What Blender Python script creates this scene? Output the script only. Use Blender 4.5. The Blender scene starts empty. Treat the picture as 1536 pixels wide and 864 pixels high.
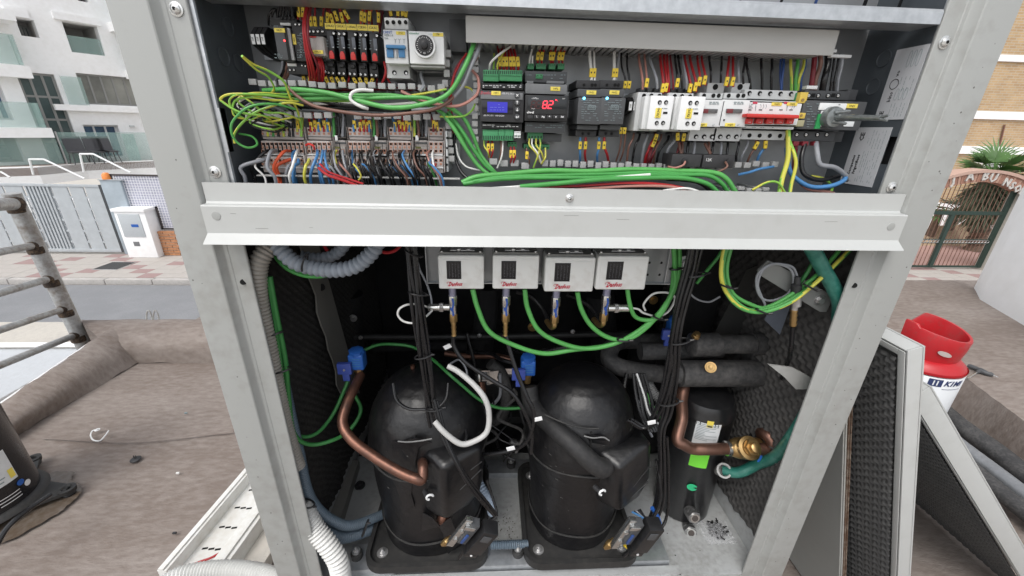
import bpy, bmesh, math, random
from mathutils import Vector, Matrix
random.seed(7)
S = bpy.context.scene
COL = S.collection
# ------------------------------------------------------------ camera
FPX, CX, CY = 595.0, 768.0, 432.0
dn = Vector((-37, -1484, -FPX)).normalized()
rt = Vector((11242, -42, -FPX)); rt = (rt - dn * rt.dot(dn)).normalized()
upv = -dn; fy = upv.cross(rt)
R3 = Matrix((rt, fy, upv))
CAM = Vector((0, -.54, 1.30))
cd = bpy.data.cameras.new('camera'); cam = bpy.data.objects.new('camera', cd); COL.objects.link(cam)
cd.sensor_width = 36; cd.lens = FPX / 1536 * 36; cd.clip_start = .02; cd.clip_end = 500
cam.matrix_world = Matrix.Translation(CAM) @ R3.to_4x4()
S.camera = cam
# ------------------------------------------------------------ sky, sun, exposure (bright overcast day)
W_ = bpy.data.worlds.new('World'); S.world = W_; W_.use_nodes = True
nt = W_.node_tree; bg = nt.nodes['Background']
sky = nt.nodes.new('ShaderNodeTexSky'); sky.sky_type = 'NISHITA'; sky.sun_disc = False
SUN_EL, SUN_AZ = math.radians(58), math.radians(212)
sky.sun_elevation = SUN_EL; sky.sun_rotation = SUN_AZ; sky.dust_density = 3; sky.air_density = 1.0; sky.ozone_density = 1.0
hs = nt.nodes.new('ShaderNodeHueSaturation'); hs.inputs['Saturation'].default_value = .22
nt.links.new(sky.outputs[0], hs.inputs['Color']); nt.links.new(hs.outputs[0], bg.inputs['Color'])
bg.inputs['Strength'].default_value = .15
sl = bpy.data.lights.new('sun', 'SUN'); sun = bpy.data.objects.new('sun', sl); COL.objects.link(sun)
sl.energy = .55; sl.angle = math.radians(25); sl.color = (1, .96, .9)
sd = Vector((math.sin(SUN_AZ) * math.cos(SUN_EL), math.cos(SUN_AZ) * math.cos(SUN_EL), math.sin(SUN_EL)))
sun.rotation_euler = sd.to_track_quat('Z', 'Y').to_euler(); sun.location = (0, -3, 8)
S.view_settings.view_transform = 'Standard'; S.view_settings.look = 'None'
S.view_settings.exposure = 0.8; S.view_settings.gamma = 1
S.render.engine = 'CYCLES'
# ------------------------------------------------------------ measuring: photograph pixel + one known coordinate -> world point
def ray(px, py): return R3 @ Vector(((px - CX) / FPX, -(py - CY) / FPX, -1))
def WY(px, py, Y):
 v = ray(px, py); return CAM + v * ((Y - CAM.y) / v.y)
def WZ(px, py, Z):
 v = ray(px, py); return CAM + v * ((Z - CAM.z) / v.z)
def WX(px, py, X):
 v = ray(px, py); return CAM + v * ((X - CAM.x) / v.x)
def depth(p): return -(R3.transposed() @ (Vector(p) - CAM)).z
def msz(px, p): return px * depth(p) / FPX
# ------------------------------------------------------------ materials
MATS = {}
def mat(name, rgb, rough=.5, metal=0, var=.12, scale=30, bump=0, bscale=200, coat=0, trans=0, alpha=1, emit=None, estr=0, rgb2=None, stretch=None, rvar=.1, ior=1.45):
 if name in MATS: return MATS[name]
 m = bpy.data.materials.new(name); m.use_nodes = True; n = m.node_tree.nodes; L = m.node_tree.links
 b = n['Principled BSDF']; b.inputs['Base Color'].default_value = (*rgb, 1)
 b.inputs['Roughness'].default_value = rough; b.inputs['Metallic'].default_value = metal
 b.inputs['IOR'].default_value = ior
 if coat: b.inputs['Coat Weight'].default_value = coat
 if trans: b.inputs['Transmission Weight'].default_value = trans
 if alpha < 1: b.inputs['Alpha'].default_value = alpha
 if emit: b.inputs['Emission Color'].default_value = (*emit, 1); b.inputs['Emission Strength'].default_value = estr
 if var or rgb2:
  tc = n.new('ShaderNodeTexCoord'); src = tc.outputs['Object']
  if stretch:
   mp = n.new('ShaderNodeMapping'); mp.inputs['Scale'].default_value = stretch; L.new(src, mp.inputs[0]); src = mp.outputs[0]
  nz = n.new('ShaderNodeTexNoise'); nz.inputs['Scale'].default_value = scale; nz.inputs['Detail'].default_value = 6; nz.inputs['Roughness'].default_value = .65
  L.new(src, nz.inputs['Vector'])
  rp = n.new('ShaderNodeValToRGB'); rp.color_ramp.elements[0].position = .3; rp.color_ramp.elements[1].position = .7
  c2 = rgb2 or tuple(c * (1 + var) for c in rgb); c1 = rgb if rgb2 else tuple(c * (1 - var) for c in rgb)
  rp.color_ramp.elements[0].color = (*c1, 1); rp.color_ramp.elements[1].color = (*c2, 1)
  L.new(nz.outputs['Fac'], rp.inputs[0]); L.new(rp.outputs[0], b.inputs['Base Color'])
  if rvar:
   mr = n.new('ShaderNodeMapRange'); mr.inputs['To Min'].default_value = max(.02, rough - rvar); mr.inputs['To Max'].default_value = min(1, rough + rvar)
   L.new(nz.outputs['Fac'], mr.inputs['Value']); L.new(mr.outputs[0], b.inputs['Roughness'])
  if bump:
   n2 = n.new('ShaderNodeTexNoise'); n2.inputs['Scale'].default_value = bscale; n2.inputs['Detail'].default_value = 5; L.new(src, n2.inputs['Vector'])
   bp = n.new('ShaderNodeBump'); bp.inputs['Strength'].default_value = bump; bp.inputs['Distance'].default_value = .4 / bscale * 2
   L.new(n2.outputs['Fac'], bp.inputs['Height']); L.new(bp.outputs[0], b.inputs['Normal'])
 MATS[name] = m; return m
def wear(name, base, dirt, rough=.5, metal=0, s1=3, s2=60, amt=.5, bump=.1, bscale=80, lo=.45, hi=.7, stretch=None):
 """painted or weathered surface: two scales of noise decide where the dirt colour sits"""
 if name in MATS: return MATS[name]
 m = bpy.data.materials.new(name); m.use_nodes = True; n = m.node_tree.nodes; L = m.node_tree.links; b = n['Principled BSDF']
 b.inputs['Metallic'].default_value = metal
 tc = n.new('ShaderNodeTexCoord'); src = tc.outputs['Object']
 if stretch:
  mp = n.new('ShaderNodeMapping'); mp.inputs['Scale'].default_value = stretch; L.new(src, mp.inputs[0]); src = mp.outputs[0]
 a = n.new('ShaderNodeTexNoise'); a.inputs['Scale'].default_value = s1; a.inputs['Detail'].default_value = 8; a.inputs['Roughness'].default_value = .7
 c = n.new('ShaderNodeTexNoise'); c.inputs['Scale'].default_value = s2; c.inputs['Detail'].default_value = 4
 L.new(src, a.inputs[0]); L.new(src, c.inputs[0])
 mm = n.new('ShaderNodeMath'); mm.operation = 'MULTIPLY_ADD'; mm.inputs[1].default_value = .6; L.new(a.outputs['Fac'], mm.inputs[0])
 m2 = n.new('ShaderNodeMath'); m2.operation = 'MULTIPLY'; m2.inputs[1].default_value = .4; L.new(c.outputs['Fac'], m2.inputs[0]); L.new(m2.outputs[0], mm.inputs[2])
 mr = n.new('ShaderNodeMapRange'); mr.inputs['From Min'].default_value = lo; mr.inputs['From Max'].default_value = hi; mr.inputs['To Max'].default_value = amt
 L.new(mm.outputs[0], mr.inputs['Value'])
 mx = n.new('ShaderNodeMix'); mx.data_type = 'RGBA'; mx.inputs['A'].default_value = (*base, 1); mx.inputs['B'].default_value = (*dirt, 1)
 L.new(mr.outputs[0], mx.inputs['Factor']); L.new(mx.outputs['Result'], b.inputs['Base Color'])
 b.inputs['Roughness'].default_value = rough
 if bump:
  bp = n.new('ShaderNodeBump'); bp.inputs['Strength'].default_value = bump; bp.inputs['Distance'].default_value = 1 / bscale
  n2 = n.new('ShaderNodeTexNoise'); n2.inputs['Scale'].default_value = bscale; n2.inputs['Detail'].default_value = 6; L.new(src, n2.inputs[0])
  L.new(n2.outputs['Fac'], bp.inputs['Height']); L.new(bp.outputs[0], b.inputs['Normal'])
 MATS[name] = m; return m
def brickmat(name, c1, c2, mortar, bw, bh, ms=.008, axis='XZ', bump=.3):
 m = bpy.data.materials.new(name); m.use_nodes = True; n = m.node_tree.nodes; L = m.node_tree.links; b = n['Principled BSDF']
 tc = n.new('ShaderNodeTexCoord'); sx = n.new('ShaderNodeSeparateXYZ'); cx = n.new('ShaderNodeCombineXYZ'); L.new(tc.outputs['Object'], sx.inputs[0])
 L.new(sx.outputs[axis[0]], cx.inputs[0]); L.new(sx.outputs[axis[1]], cx.inputs[1])
 t = n.new('ShaderNodeTexBrick'); L.new(cx.outputs[0], t.inputs['Vector'])
 t.inputs['Color1'].default_value = (*c1, 1); t.inputs['Color2'].default_value = (*c2, 1); t.inputs['Mortar'].default_value = (*mortar, 1)
 t.inputs['Scale'].default_value = 1; t.inputs['Brick Width'].default_value = bw; t.inputs['Row Height'].default_value = bh; t.inputs['Mortar Size'].default_value = ms
 nz = n.new('ShaderNodeTexNoise'); nz.inputs['Scale'].default_value = 1.5; nz.inputs['Detail'].default_value = 8; L.new(tc.outputs['Object'], nz.inputs[0])
 mr = n.new('ShaderNodeMapRange'); mr.inputs['To Min'].default_value = .75; mr.inputs['To Max'].default_value = 1.2; L.new(nz.outputs['Fac'], mr.inputs['Value'])
 mx = n.new('ShaderNodeMix'); mx.data_type = 'RGBA'; mx.blend_type = 'MULTIPLY'; mx.inputs['Factor'].default_value = 1
 L.new(t.outputs['Color'], mx.inputs['A']); L.new(mr.outputs[0], mx.inputs['B']); L.new(mx.outputs['Result'], b.inputs['Base Color'])
 b.inputs['Roughness'].default_value = .85
 bp = n.new('ShaderNodeBump'); bp.inputs['Strength'].default_value = bump; bp.inputs['Distance'].default_value = .01; bp.invert = True
 L.new(t.outputs['Fac'], bp.inputs['Height']); L.new(bp.outputs[0], b.inputs['Normal'])
 return m
PAINT = wear('off_white_paint', (.325, .333, .322), (.17, .16, .135), .38, 0, 3.5, 55, .55, .04, 240, .50, .74)
PAINTB = wear('lighter_off_white_paint', (.44, .45, .44), (.33, .33, .31), .34, 0, 2.5, 40, .45, .03, 300, .5, .8)  # lighter tone of the off-white, for the beam and leaning panels
PAINTG = wear('grey_white_paint', (.50, .51, .49), (.33, .31, .27), .45, 0, 3, 50, .6, .03, 300)
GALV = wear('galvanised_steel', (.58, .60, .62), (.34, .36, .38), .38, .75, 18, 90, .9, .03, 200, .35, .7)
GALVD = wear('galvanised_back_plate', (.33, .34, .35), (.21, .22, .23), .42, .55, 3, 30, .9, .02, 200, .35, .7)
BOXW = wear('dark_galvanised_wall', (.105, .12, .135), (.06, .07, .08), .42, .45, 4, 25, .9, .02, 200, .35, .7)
BLACKIN = wear('black_backing', (.006, .006, .007), (.014, .014, .014), .9, 0, 4, 40, .6, .2, 60)
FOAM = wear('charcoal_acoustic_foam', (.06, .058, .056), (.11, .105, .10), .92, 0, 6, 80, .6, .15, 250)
FOAMD = wear('darker_foam', (.02, .019, .018), (.06, .055, .05), .92, 0, 6, 80, .6, .2, 150)  # darker tone of the foam, for the left wall
JACKET = wear('black_vinyl_jacket', (.005, .005, .006), (.045, .042, .038), .40, 0, 6, 90, .42, .1, 60, .5, .8)
RUBBER = wear('black_rubber', (.018, .018, .018), (.05, .047, .043), .6, 0, 9, 90, .7, .08, 160)
INSUL = wear('black_pipe_insulation', (.035, .035, .036), (.12, .115, .11), .7, 0, 14, 120, .8, .12, 200)
BPL = mat('black_plastic', (.014, .014, .015), .38, 0, .3, 60)
BPL2 = mat('matt_black_plastic', (.03, .03, .032), .55, 0, .25, 60)
DGP = mat('dark_grey_plastic', (.065, .068, .072), .5, 0, .12, 60)
MGP = mat('mid_grey_plastic', (.16, .165, .17), .5, 0, .1, 60)
LGP = mat('light_grey_plastic', (.52, .53, .53), .42, 0, .07, 40)
LGP2 = mat('pale_grey_plastic', (.64, .65, .65), .4, 0, .06, 40)
WHP = mat('white_plastic', (.74, .75, .75), .35, 0, .05, 40)
DUCT = mat('grey_trunking_plastic', (.36, .36, .355), .5, 0, .1, 60)
DUCTC = mat('grey_trunking_cover', (.40, .40, .385), .5, 0, .06, 8, stretch=(1, 1, 4))
BEIGE = mat('pinkish_beige_terminal', (.42, .38, .36), .5, 0, .12, 150)
BEIGE2 = mat('olive_grey_terminal', (.36, .33, .31), .5, 0, .15, 150)
ORNG = mat('orange_push_button', (.62, .25, .13), .5, 0, .1)
HOLE = mat('dark_hole', (.006, .006, .006), .9, 0, 0)
GRN = mat('green_cable', (.055, .27, .06), .38, 0, .12, 30)
GRNB = mat('bright_green_cable', (.085, .33, .08), .38, 0, .12, 30)
GRND = mat('dark_green_cable', (.03, .16, .04), .45, 0, .15, 30)
GRNC = mat('green_connector', (.05, .24, .10), .42, 0, .1)
YLW = mat('yellow_wire', (.52, .50, .07), .4, 0, .08)
LIME = mat('lime_wire', (.22, .46, .07), .4, 0, .1)
RED = mat('red_wire', (.33, .014, .018), .4, 0, .15)
DRED = mat('dark_red_wire', (.16, .012, .02), .45, 0, .2)
ORED = mat('orange_red_wire', (.62, .09, .03), .4, 0, .1)
BLU = mat('blue_wire', (.06, .19, .40), .4, 0, .12)
DBLU = mat('dark_blue_wire', (.03, .07, .22), .4, 0, .12)
BRN = mat('brown_wire', (.16, .08, .06), .45, 0, .2)
PNK = mat('pinkish_brown_wire', (.36, .17, .14), .45, 0, .12)
GRY = mat('grey_wire', (.24, .25, .27), .42, 0, .12)
WHT = mat('white_wire', (.68, .68, .66), .4, 0, .08)
BLK = mat('black_wire', (.010, .010, .011), .28, 0, .3)
TAG = mat('yellow_marker', (.72, .52, .04), .45, 0, .08)
TAGS = mat('yellow_label', (.74, .60, .10), .5, 0, .05)
INK = mat('black_print', (.02, .02, .02), .5, 0, 0)
INKG = mat('grey_print', (.2, .25, .26), .5, 0, 0)
INKW = mat('white_print', (.7, .7, .7), .5, 0, 0)
INKR = mat('red_print', (.55, .03, .06), .5, 0, 0)
REDP = mat('red_plastic', (.50, .03, .025), .38, 0, .12, 60)
BLUEP = mat('blue_plastic', (.02, .10, .38), .38, 0, .15, 60)
BLUEP2 = mat('steel_blue_toggle', (.05, .18, .36), .4, 0, .12)
SCREW = mat('steel_screw', (.60, .60, .59), .28, .9, .15, 200)
STEEL = wear('grey_steel', (.5, .5, .5), (.25, .24, .23), .35, .8, 20, 90, .7, .05, 100)
ZINC = wear('shiny_zinc_fitting', (.66, .66, .64), (.35, .35, .35), .22, .95, 60, 200, .5, .02, 300)
BRASS = wear('brass', (.42, .28, .12), (.24, .15, .075), .36, .9, 50, 200, .5, .0, 300)
COPPER = wear('weathered_copper', (.19, .09, .062), (.07, .045, .038), .42, .75, 22, 70, .9, .04, 200, .4, .65)
COPPER2 = wear('dull_copper', (.21, .11, .08), (.11, .065, .05), .42, .75, 18, 60, .8, .03, 200, .4, .65)
CGREY = mat('grey_conduit', (.24, .27, .31), .42, 0, .12, 30)
CTAUPE = mat('taupe_conduit', (.30, .28, .25), .5, 0, .12, 30)
CWHITE = mat('white_conduit', (.62, .62, .60), .5, 0, .08, 20)
CBLUE = mat('blue_grey_conduit', (.10, .135, .17), .45, 0, .12, 30)
HOSE = wear('green_garden_hose', (.02, .14, .11), (.10, .30, .24), .35, 0, 25, 90, .8, .05, 100)
# ------------------------------------------------------------ mesh building
class MB:
 def __init__(s): s.v = []; s.f = []; s.m = []
 def add(s, vs, fs, mi=0):
  o = len(s.v); s.v += [Vector(v) for v in vs]; s.f += [tuple(o + i for i in f) for f in fs]; s.m += [mi] * len(fs); return s
 def box(s, x0, x1, y0, y1, z0, z1, mi=0):
  return s.para((x0, y0, z0), (x1 - x0, 0, 0), (0, y1 - y0, 0), (0, 0, z1 - z0), mi)
 def para(s, o, u, v, w, mi=0):
  o, u, v, w = Vector(o), Vector(u), Vector(v), Vector(w)
  if u.cross(v).dot(w) < 0: u, v = v, u
  p = [o, o + u, o + u + v, o + v]; p += [q + w for q in p]
  return s.add(p, [(3, 2, 1, 0), (4, 5, 6, 7), (0, 1, 5, 4), (1, 2, 6, 5), (2, 3, 7, 6), (3, 0, 4, 7)], mi)
 def quad(s, a, b, c, d, mi=0): return s.add([a, b, c, d], [(0, 1, 2, 3)], mi)
 def prism(s, pts, a, mi=0):
  """closed outline (list of 3-D points) pushed along the vector a"""
  a = Vector(a); P0 = [Vector(p) for p in pts]; n = len(P0)
  nrm = Vector((0, 0, 0))
  for i in range(n): nrm += P0[i].cross(P0[(i + 1) % n])
  if nrm.dot(a) > 0: P0.reverse()
  return s.add(P0 + [p + a for p in P0], [tuple(range(n))] + [tuple(range(2 * n - 1, n - 1, -1))] + [(i, i + n, (i + 1) % n + n, (i + 1) % n) for i in range(n)], mi)
 def cyl(s, p0, p1, r0, r1=None, n=16, mi=0, cap=True):
  p0, p1 = Vector(p0), Vector(p1); r1 = r0 if r1 is None else r1
  return s.rings([(p0, r0), (p1, r1)], n, mi, cap)
 def rings(s, seq, n=16, mi=0, cap=True, fmi=None):
  """seq of (point, radius); frames carried along the path"""
  pts = [Vector(p) for p, r in seq]; k = len(pts)
  if k < 2: return s
  T = []
  for i in range(k):
   a = pts[max(i - 1, 0)]; b = pts[min(i + 1, k - 1)]; t = b - a
   T.append(t.normalized() if t.length > 1e-9 else (T[-1] if T else Vector((0, 0, 1))))
  u = T[0].orthogonal().normalized(); vs = []
  for i in range(k):
   u = (u - T[i] * u.dot(T[i])); u = u.normalized() if u.length > 1e-9 else T[i].orthogonal().normalized()
   w = T[i].cross(u); r = seq[i][1]
   for j in range(n):
    a = 2 * math.pi * j / n; vs.append(pts[i] + (u * math.cos(a) + w * math.sin(a)) * r)
  o = len(s.v); s.v += vs
  for i in range(k - 1):
   for j in range(n):
    a = o + i * n + j; b = o + i * n + (j + 1) % n
    s.f.append((a, b, b + n, a + n)); s.m.append(fmi(i, j) if fmi else mi)
  if cap:
   s.f.append(tuple(o + j for j in range(n - 1, -1, -1))); s.m.append(mi)
   s.f.append(tuple(o + (k - 1) * n + j for j in range(n))); s.m.append(mi)
  return s
 def lathe(s, prof, o, ax=(0, 0, 1), n=32, mi=0, cap=True):
  """prof: (radius, distance along the axis from o)"""
  ax = Vector(ax).normalized(); o = Vector(o); u = ax.orthogonal().normalized(); w = ax.cross(u); vs = []
  if abs(ax.z) > .99: u = Vector((1, 0, 0)); w = ax.cross(u)
  for r, h in prof:
   for j in range(n):
    a = 2 * math.pi * j / n; vs.append(o + ax * h + (u * math.cos(a) + w * math.sin(a)) * r)
  k = len(prof); fs = []
  for i in range(k - 1):
   for j in range(n):
    a = i * n + j; b = i * n + (j + 1) % n; fs.append((a, b, b + n, a + n))
  if cap: fs += [tuple(range(n - 1, -1, -1)), tuple((k - 1) * n + j for j in range(n))]
  return s.add(vs, fs, mi)
 def grid(s, fn, nu, nv, mi=0):
  vs = [fn(i / nu, j / nv) for j in range(nv + 1) for i in range(nu + 1)]
  fs = [(j * (nu + 1) + i, j * (nu + 1) + i + 1, (j + 1) * (nu + 1) + i + 1, (j + 1) * (nu + 1) + i) for j in range(nv) for i in range(nu)]
  return s.add(vs, fs, mi)
 def build(s, name, m, parent=None, bevel=0, smooth=True, seg=2, kind=None, label=None, angle=40):
  me = bpy.data.meshes.new(name)
  if parent is None:
   xs = [v.x for v in s.v]; ys = [v.y for v in s.v]; zs = [v.z for v in s.v]
   loc = Vector(((min(xs) + max(xs)) / 2, (min(ys) + max(ys)) / 2, min(zs)))
  else: loc = wloc(parent)
  me.from_pydata([v - loc for v in s.v], [], s.f)
  for q in (m if isinstance(m, (list, tuple)) else [m]): me.materials.append(q)
  if max(s.m, default=0): me.polygons.foreach_set('material_index', s.m)
  if bevel:
   b = bmesh.new(); b.from_mesh(me)
   es = [e for e in b.edges if len(e.link_faces) == 2 and e.calc_face_angle(0) > .6]
   bmesh.ops.bevel(b, geom=es, offset=bevel, segments=seg, affect='EDGES', profile=.6, clamp_overlap=True)
   b.to_mesh(me); b.free()
  if smooth:
   me.polygons.foreach_set('use_smooth', [True] * len(me.polygons)); me.set_sharp_from_angle(angle=math.radians(angle))
  me.update(); o = bpy.data.objects.new(name, me); COL.objects.link(o)
  if parent is None: o.location = loc
  else: o.parent = parent
  if kind: o['kind'] = kind
  if label: o['label'] = label
  return o
def wloc(o):
 l = Vector((0, 0, 0))
 while o: l += o.location; o = o.parent
 return l
def tag(o, label, cat, group=None):
 o['label'] = label; o['category'] = cat
 if group: o['group'] = group
 return o
def thing(name, label, cat, loc, group=None):
 o = bpy.data.objects.new(name, None); COL.objects.link(o); o.location = loc; o.empty_display_size = .02
 return tag(o, label, cat, group)
def struct(mb, name, m, **k):
 o = mb.build(name, m, **k); o['kind'] = 'structure'; return o
def copy_tree(o, parent=None, off=None):
 c = o.copy(); COL.objects.link(c); c.parent = parent
 if off is not None: c.location = o.location + Vector(off)
 for ch in list(o.children): copy_tree(ch, c)
 return c
def B(x0, x1, y0, y1, z0, z1): return MB().box(x0, x1, y0, y1, z0, z1)
def catmull(p, sub=6):
 p = [Vector(q) for q in p]
 if len(p) < 3: return [p[0].lerp(p[-1], i / sub) for i in range(sub + 1)]
 e = [p[0] * 2 - p[1]] + p + [p[-1] * 2 - p[-2]]; out = []
 for i in range(1, len(e) - 2):
  for k in range(sub):
   t = k / sub; a, b, c, d = e[i - 1], e[i], e[i + 1], e[i + 2]
   out.append(.5 * ((2 * b) + (c - a) * t + (2 * a - 5 * b + 4 * c - d) * t * t + (3 * b - a - 3 * c + d) * t ** 3))
 return out + [p[-1]]
def tube_mb(pts, r, n=8, sub=6, mb=None, fmi=None, mi=0):
 q = catmull(pts, sub); mb = mb or MB(); return mb.rings([(p, r) for p in q], n, mi, True, fmi)
def pts_px(l): return [WY(a, b, y) for a, b, y in l]
def wire(l, wpx, m, name='wire', label='', cat='wire', group=None, parent=None, n=8, sub=6, stripe=None):
 """cable through photograph points (px, py, Y) wpx pixels thick"""
 p = pts_px(l); r = msz(wpx, p[len(p) // 2]) / 2
 ph_ = sum(l[0]); p = [q + Vector((math.sin(i * 2.3 + ph_), math.sin(i * 1.7 + ph_ * 3), math.sin(i * 2.9 + ph_ * 2))) * r * .3 if 0 < i < len(p) - 1 else q for i, q in enumerate(p)]
 if stripe: mb = tube_mb(p, r, n, sub, fmi=lambda i, j: 1 if (j + i // 3) % n < n // 2 else 0); mm = [m, stripe]
 else: mb = tube_mb(p, r, n, sub); mm = m
 o = mb.build(name, mm, parent)
 if parent is None: tag(o, label, cat, group)
 return o
def corr_mb(pts, r, pitch, amp=.12, n=14, sub=10):
 """corrugated conduit: real rings along the path"""
 q = catmull(pts, sub); L = [0]
 for a, b in zip(q, q[1:]): L.append(L[-1] + (b - a).length)
 tot = L[-1]; k = max(4, int(tot / pitch) * 4); seq = []; j = 0
 for i in range(k + 1):
  d = tot * i / k
  while j < len(L) - 2 and L[j + 1] < d: j += 1
  t = (d - L[j]) / max(1e-9, L[j + 1] - L[j]); seq.append((q[j].lerp(q[j + 1], min(1, max(0, t))), r * (1 + amp * (1, .3, -1, .3)[i % 4])))
 return MB().rings(seq, n)
_fonts = {}
def text(s, size, M, m, parent, name='lettering', ext=.0002, align='CENTER', shear=0, space=1, wide=1, bold=0):
 """lettering as a thin mesh; M places it: text runs along local X, up local Y, facing local Z"""
 c = bpy.data.curves.new('t', 'FONT'); c.body = s; c.size = size; c.extrude = ext; c.align_x = align; c.align_y = 'CENTER'; c.shear = shear; c.space_character = space; c.resolution_u = 1; c.offset = bold
 o = bpy.data.objects.new('t', c); COL.objects.link(o)
 dg = bpy.context.evaluated_depsgraph_get(); me = bpy.data.meshes.new_from_object(o.evaluated_get(dg)); bpy.data.objects.remove(o); bpy.data.curves.remove(c)
 if wide != 1:
  for v in me.vertices: v.co.x *= wide
 me.transform(M); me.transform(Matrix.Translation(-wloc(parent)))
 me.materials.clear(); me.materials.append(m); r = bpy.data.objects.new(name, me); COL.objects.link(r); r.parent = parent; return r
FRONT = Matrix.Rotation(math.pi / 2, 4, 'X')
def tf(p, rot=0): return Matrix.Translation(Vector(p)) @ FRONT @ Matrix.Rotation(rot, 4, 'Z')
def rect_px(x0, y0, x1, y1, Y):
 """upright rectangle at depth Y whose corners sit at two photograph points"""
 a = WY(x0, y0, Y); b = WY(x1, y1, Y); return min(a.x, b.x), max(a.x, b.x), min(a.z, b.z), max(a.z, b.z)
def fbox(x0, y0, x1, y1, Y, Yb):
 a, b, c, d = rect_px(x0, y0, x1, y1, Y); return B(a, b, Y, Yb, c, d)
def bolt(mb, p, ax, r, h=.004):
 p = Vector(p); ax = Vector(ax).normalized()
 mb.cyl(p, p + ax * h * .3, r * 1.5, n=18); mb.cyl(p + ax * h * .3, p + ax * h, r, r * .9, n=6); return mb
def panhead(mb, p, r):
 """pan-head screw with washer facing the camera side"""
 p = Vector(p); mb.lathe([(r * 1.35, 0), (r * 1.35, .0012), (r * 1.0, .0016), (r * .95, .003), (r * .6, .0042), (r * .3, .0044)], p, (0, -1, 0), 20); return mb
# ============================================================ THE PLACE: roof, street, far buildings
ST, PV = -2.10, -1.98
ROOF = wear('roof_membrane', (.172, .138, .118), (.30, .265, .24), .85, 0, 1.5, 28, .8, .22, 70, .42, .66, stretch=(.8, 2.0, 1))
ASPH = wear('worn_asphalt', (.20, .205, .215), (.27, .275, .285), .9, 0, 1.2, 40, .8, .3, 60)
CONC = wear('pale_concrete', (.50, .47, .42), (.36, .34, .31), .85, 0, 2, 30, .6, .2, 60)
WALLW = wear('white_render', (.87, .87, .87), (.66, .65, .62), .8, 0, .6, 8, .4, .05, 30)
WROOF = wear('white_grey_lower_roof', (.47, .49, .51), (.38, .39, .40), .7, 0, 1.5, 30, .5, .1, 30)
GLAZE = mat('green_grey_window_glass', (.07, .10, .10), .06, 0, .3, .8, rvar=.02)
GLAZEB = mat('blue_window_glass', (.05, .10, .17), .08, 0, .4, 1.2, rvar=.02)
BAL = mat('pale_green_balustrade_glass', (.38, .54, .50), .06, 0, 0, alpha=.32)
g = MB().quad((-150, -60, ST - .004), (150, -60, ST - .004), (150, 200, ST - .004), (-150, 200, ST - .004)); struct(g, 'ground', CONC)
g = MB().quad((-60, 2.7, ST), (60, 2.7, ST), (60, 8.02, ST), (-60, 8.02, ST)); struct(g, 'road', ASPH)
rf = MB().box(-2.62, 9, -4, 1.62, -ST * -1, 0)
rf.v = []; rf.f = []; rf.m = []
def roof_h(x, y): return .004 * math.sin(x * 3.1) * math.cos(y * 2.3) + .002 * math.sin(x * 9 + y * 7)
rf.grid(lambda u, v: Vector((-2.1 + 3.4 * u, -3 + 5.5 * v, roof_h(-2.1 + 3.4 * u, -3 + 5.5 * v) - .012)), 68, 80)
rf.quad((1.3, -3, -.010), (9, -3, -.010), (9, 2.5, -.010), (1.3, 2.5, -.010))
roof = struct(rf, 'flat_roof', ROOF)
struct(B(-2.10, 9, -3, 2.5, ST, -.04), 'roof_edge_block', CONC)
sm = MB()
for a in ([(62, 657), (200, 662), (330, 650), (350, 648)],):
 p = [WZ(x, y, .001) for x, y in a]; tube_mb(p, .004, 6, 8, sm)
 for v in sm.v: v.z = v.z * .35
sm.build('membrane_seam', ROOF, roof)
sm = MB()
tube_mb([WZ(x, y, .004) for x, y in ((1372, 458), (1450, 490), (1536, 536))], .005, 6, 8, sm); sm.build('membrane_seam', ROOF, roof)
def ledge(outer, top_out, top_in, base, name):
 """strips between corresponding polylines (outer foot, outer edge, inner edge, inner foot)"""
 n = 60; P_ = []
 for pl in (outer, top_out, top_in, base):
  c = catmull(pl, 30); P_.append([c[int(i * (len(c) - 1) / n)] for i in range(n + 1)])
 cols = [catmull([P_[k][i] for k in range(4)], 6) for i in range(n + 1)]; cols = [[c[int(j * (len(c) - 1) / 16 + .5)] for j in range(17)] for c in cols]
 cols = [[c[0]] + [(c[j - 1] + c[j] * 2 + c[j + 1]) / 4 for j in range(1, 16)] + [c[16]] for c in cols]
 rows = [[cols[i][j] + Vector((0, 0, .006 * math.sin(i * .7 + j) * math.sin(i * .37 + j * .3) + .002 * random.uniform(-1, 1) * (1 if 0 < j < 16 else 0))) for i in range(n + 1)] for j in range(17)]
 mb = MB(); mb.v = [v for r in rows for v in r]; w = n + 1
 mb.f = [(j * w + i, j * w + i + 1, (j + 1) * w + i + 1, (j + 1) * w + i) for j in range(16) for i in range(n)]; mb.m = [0] * len(mb.f)
 return struct(mb, name, ROOF, angle=80)
H_ = .13
c_out = WZ(178, 481, H_); c_in = WZ(200, 509, H_)
ledge([Vector((c_out.x - .35, c_out.y + .03, -.6)), Vector((-.9, c_out.y + .03, -.6)), Vector((2.9, c_out.y + .03, -.6))],
      [Vector((c_out.x - .28, c_out.y, H_ - .02)), Vector((-.9, c_out.y, H_)), Vector((2.9, c_out.y, H_))],
      [Vector((c_in.x - .18, c_in.y, H_)), Vector((-.9, c_in.y, H_)), Vector((2.9, c_in.y, H_))],
      [Vector((c_in.x - .1, c_in.y - .03, -.01)), Vector((-.9, c_in.y - .03, -.01)), Vector((2.9, c_in.y - .03, -.01))], 'parapet')
a0, a1 = WZ(165, 497, H_ - .004), WZ(0, 610, H_ * .5); b0, b1 = WZ(196, 500, H_ - .004), WZ(37, 622, H_ * .55)
a2 = a1 + (a1 - a0) * 1.2; b2 = b1 + (b1 - b0) * 1.2; d0, d1 = WZ(214, 540, -.01), WZ(15, 660, -.01); d2 = d1 + (d1 - d0) * 1.2
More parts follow.
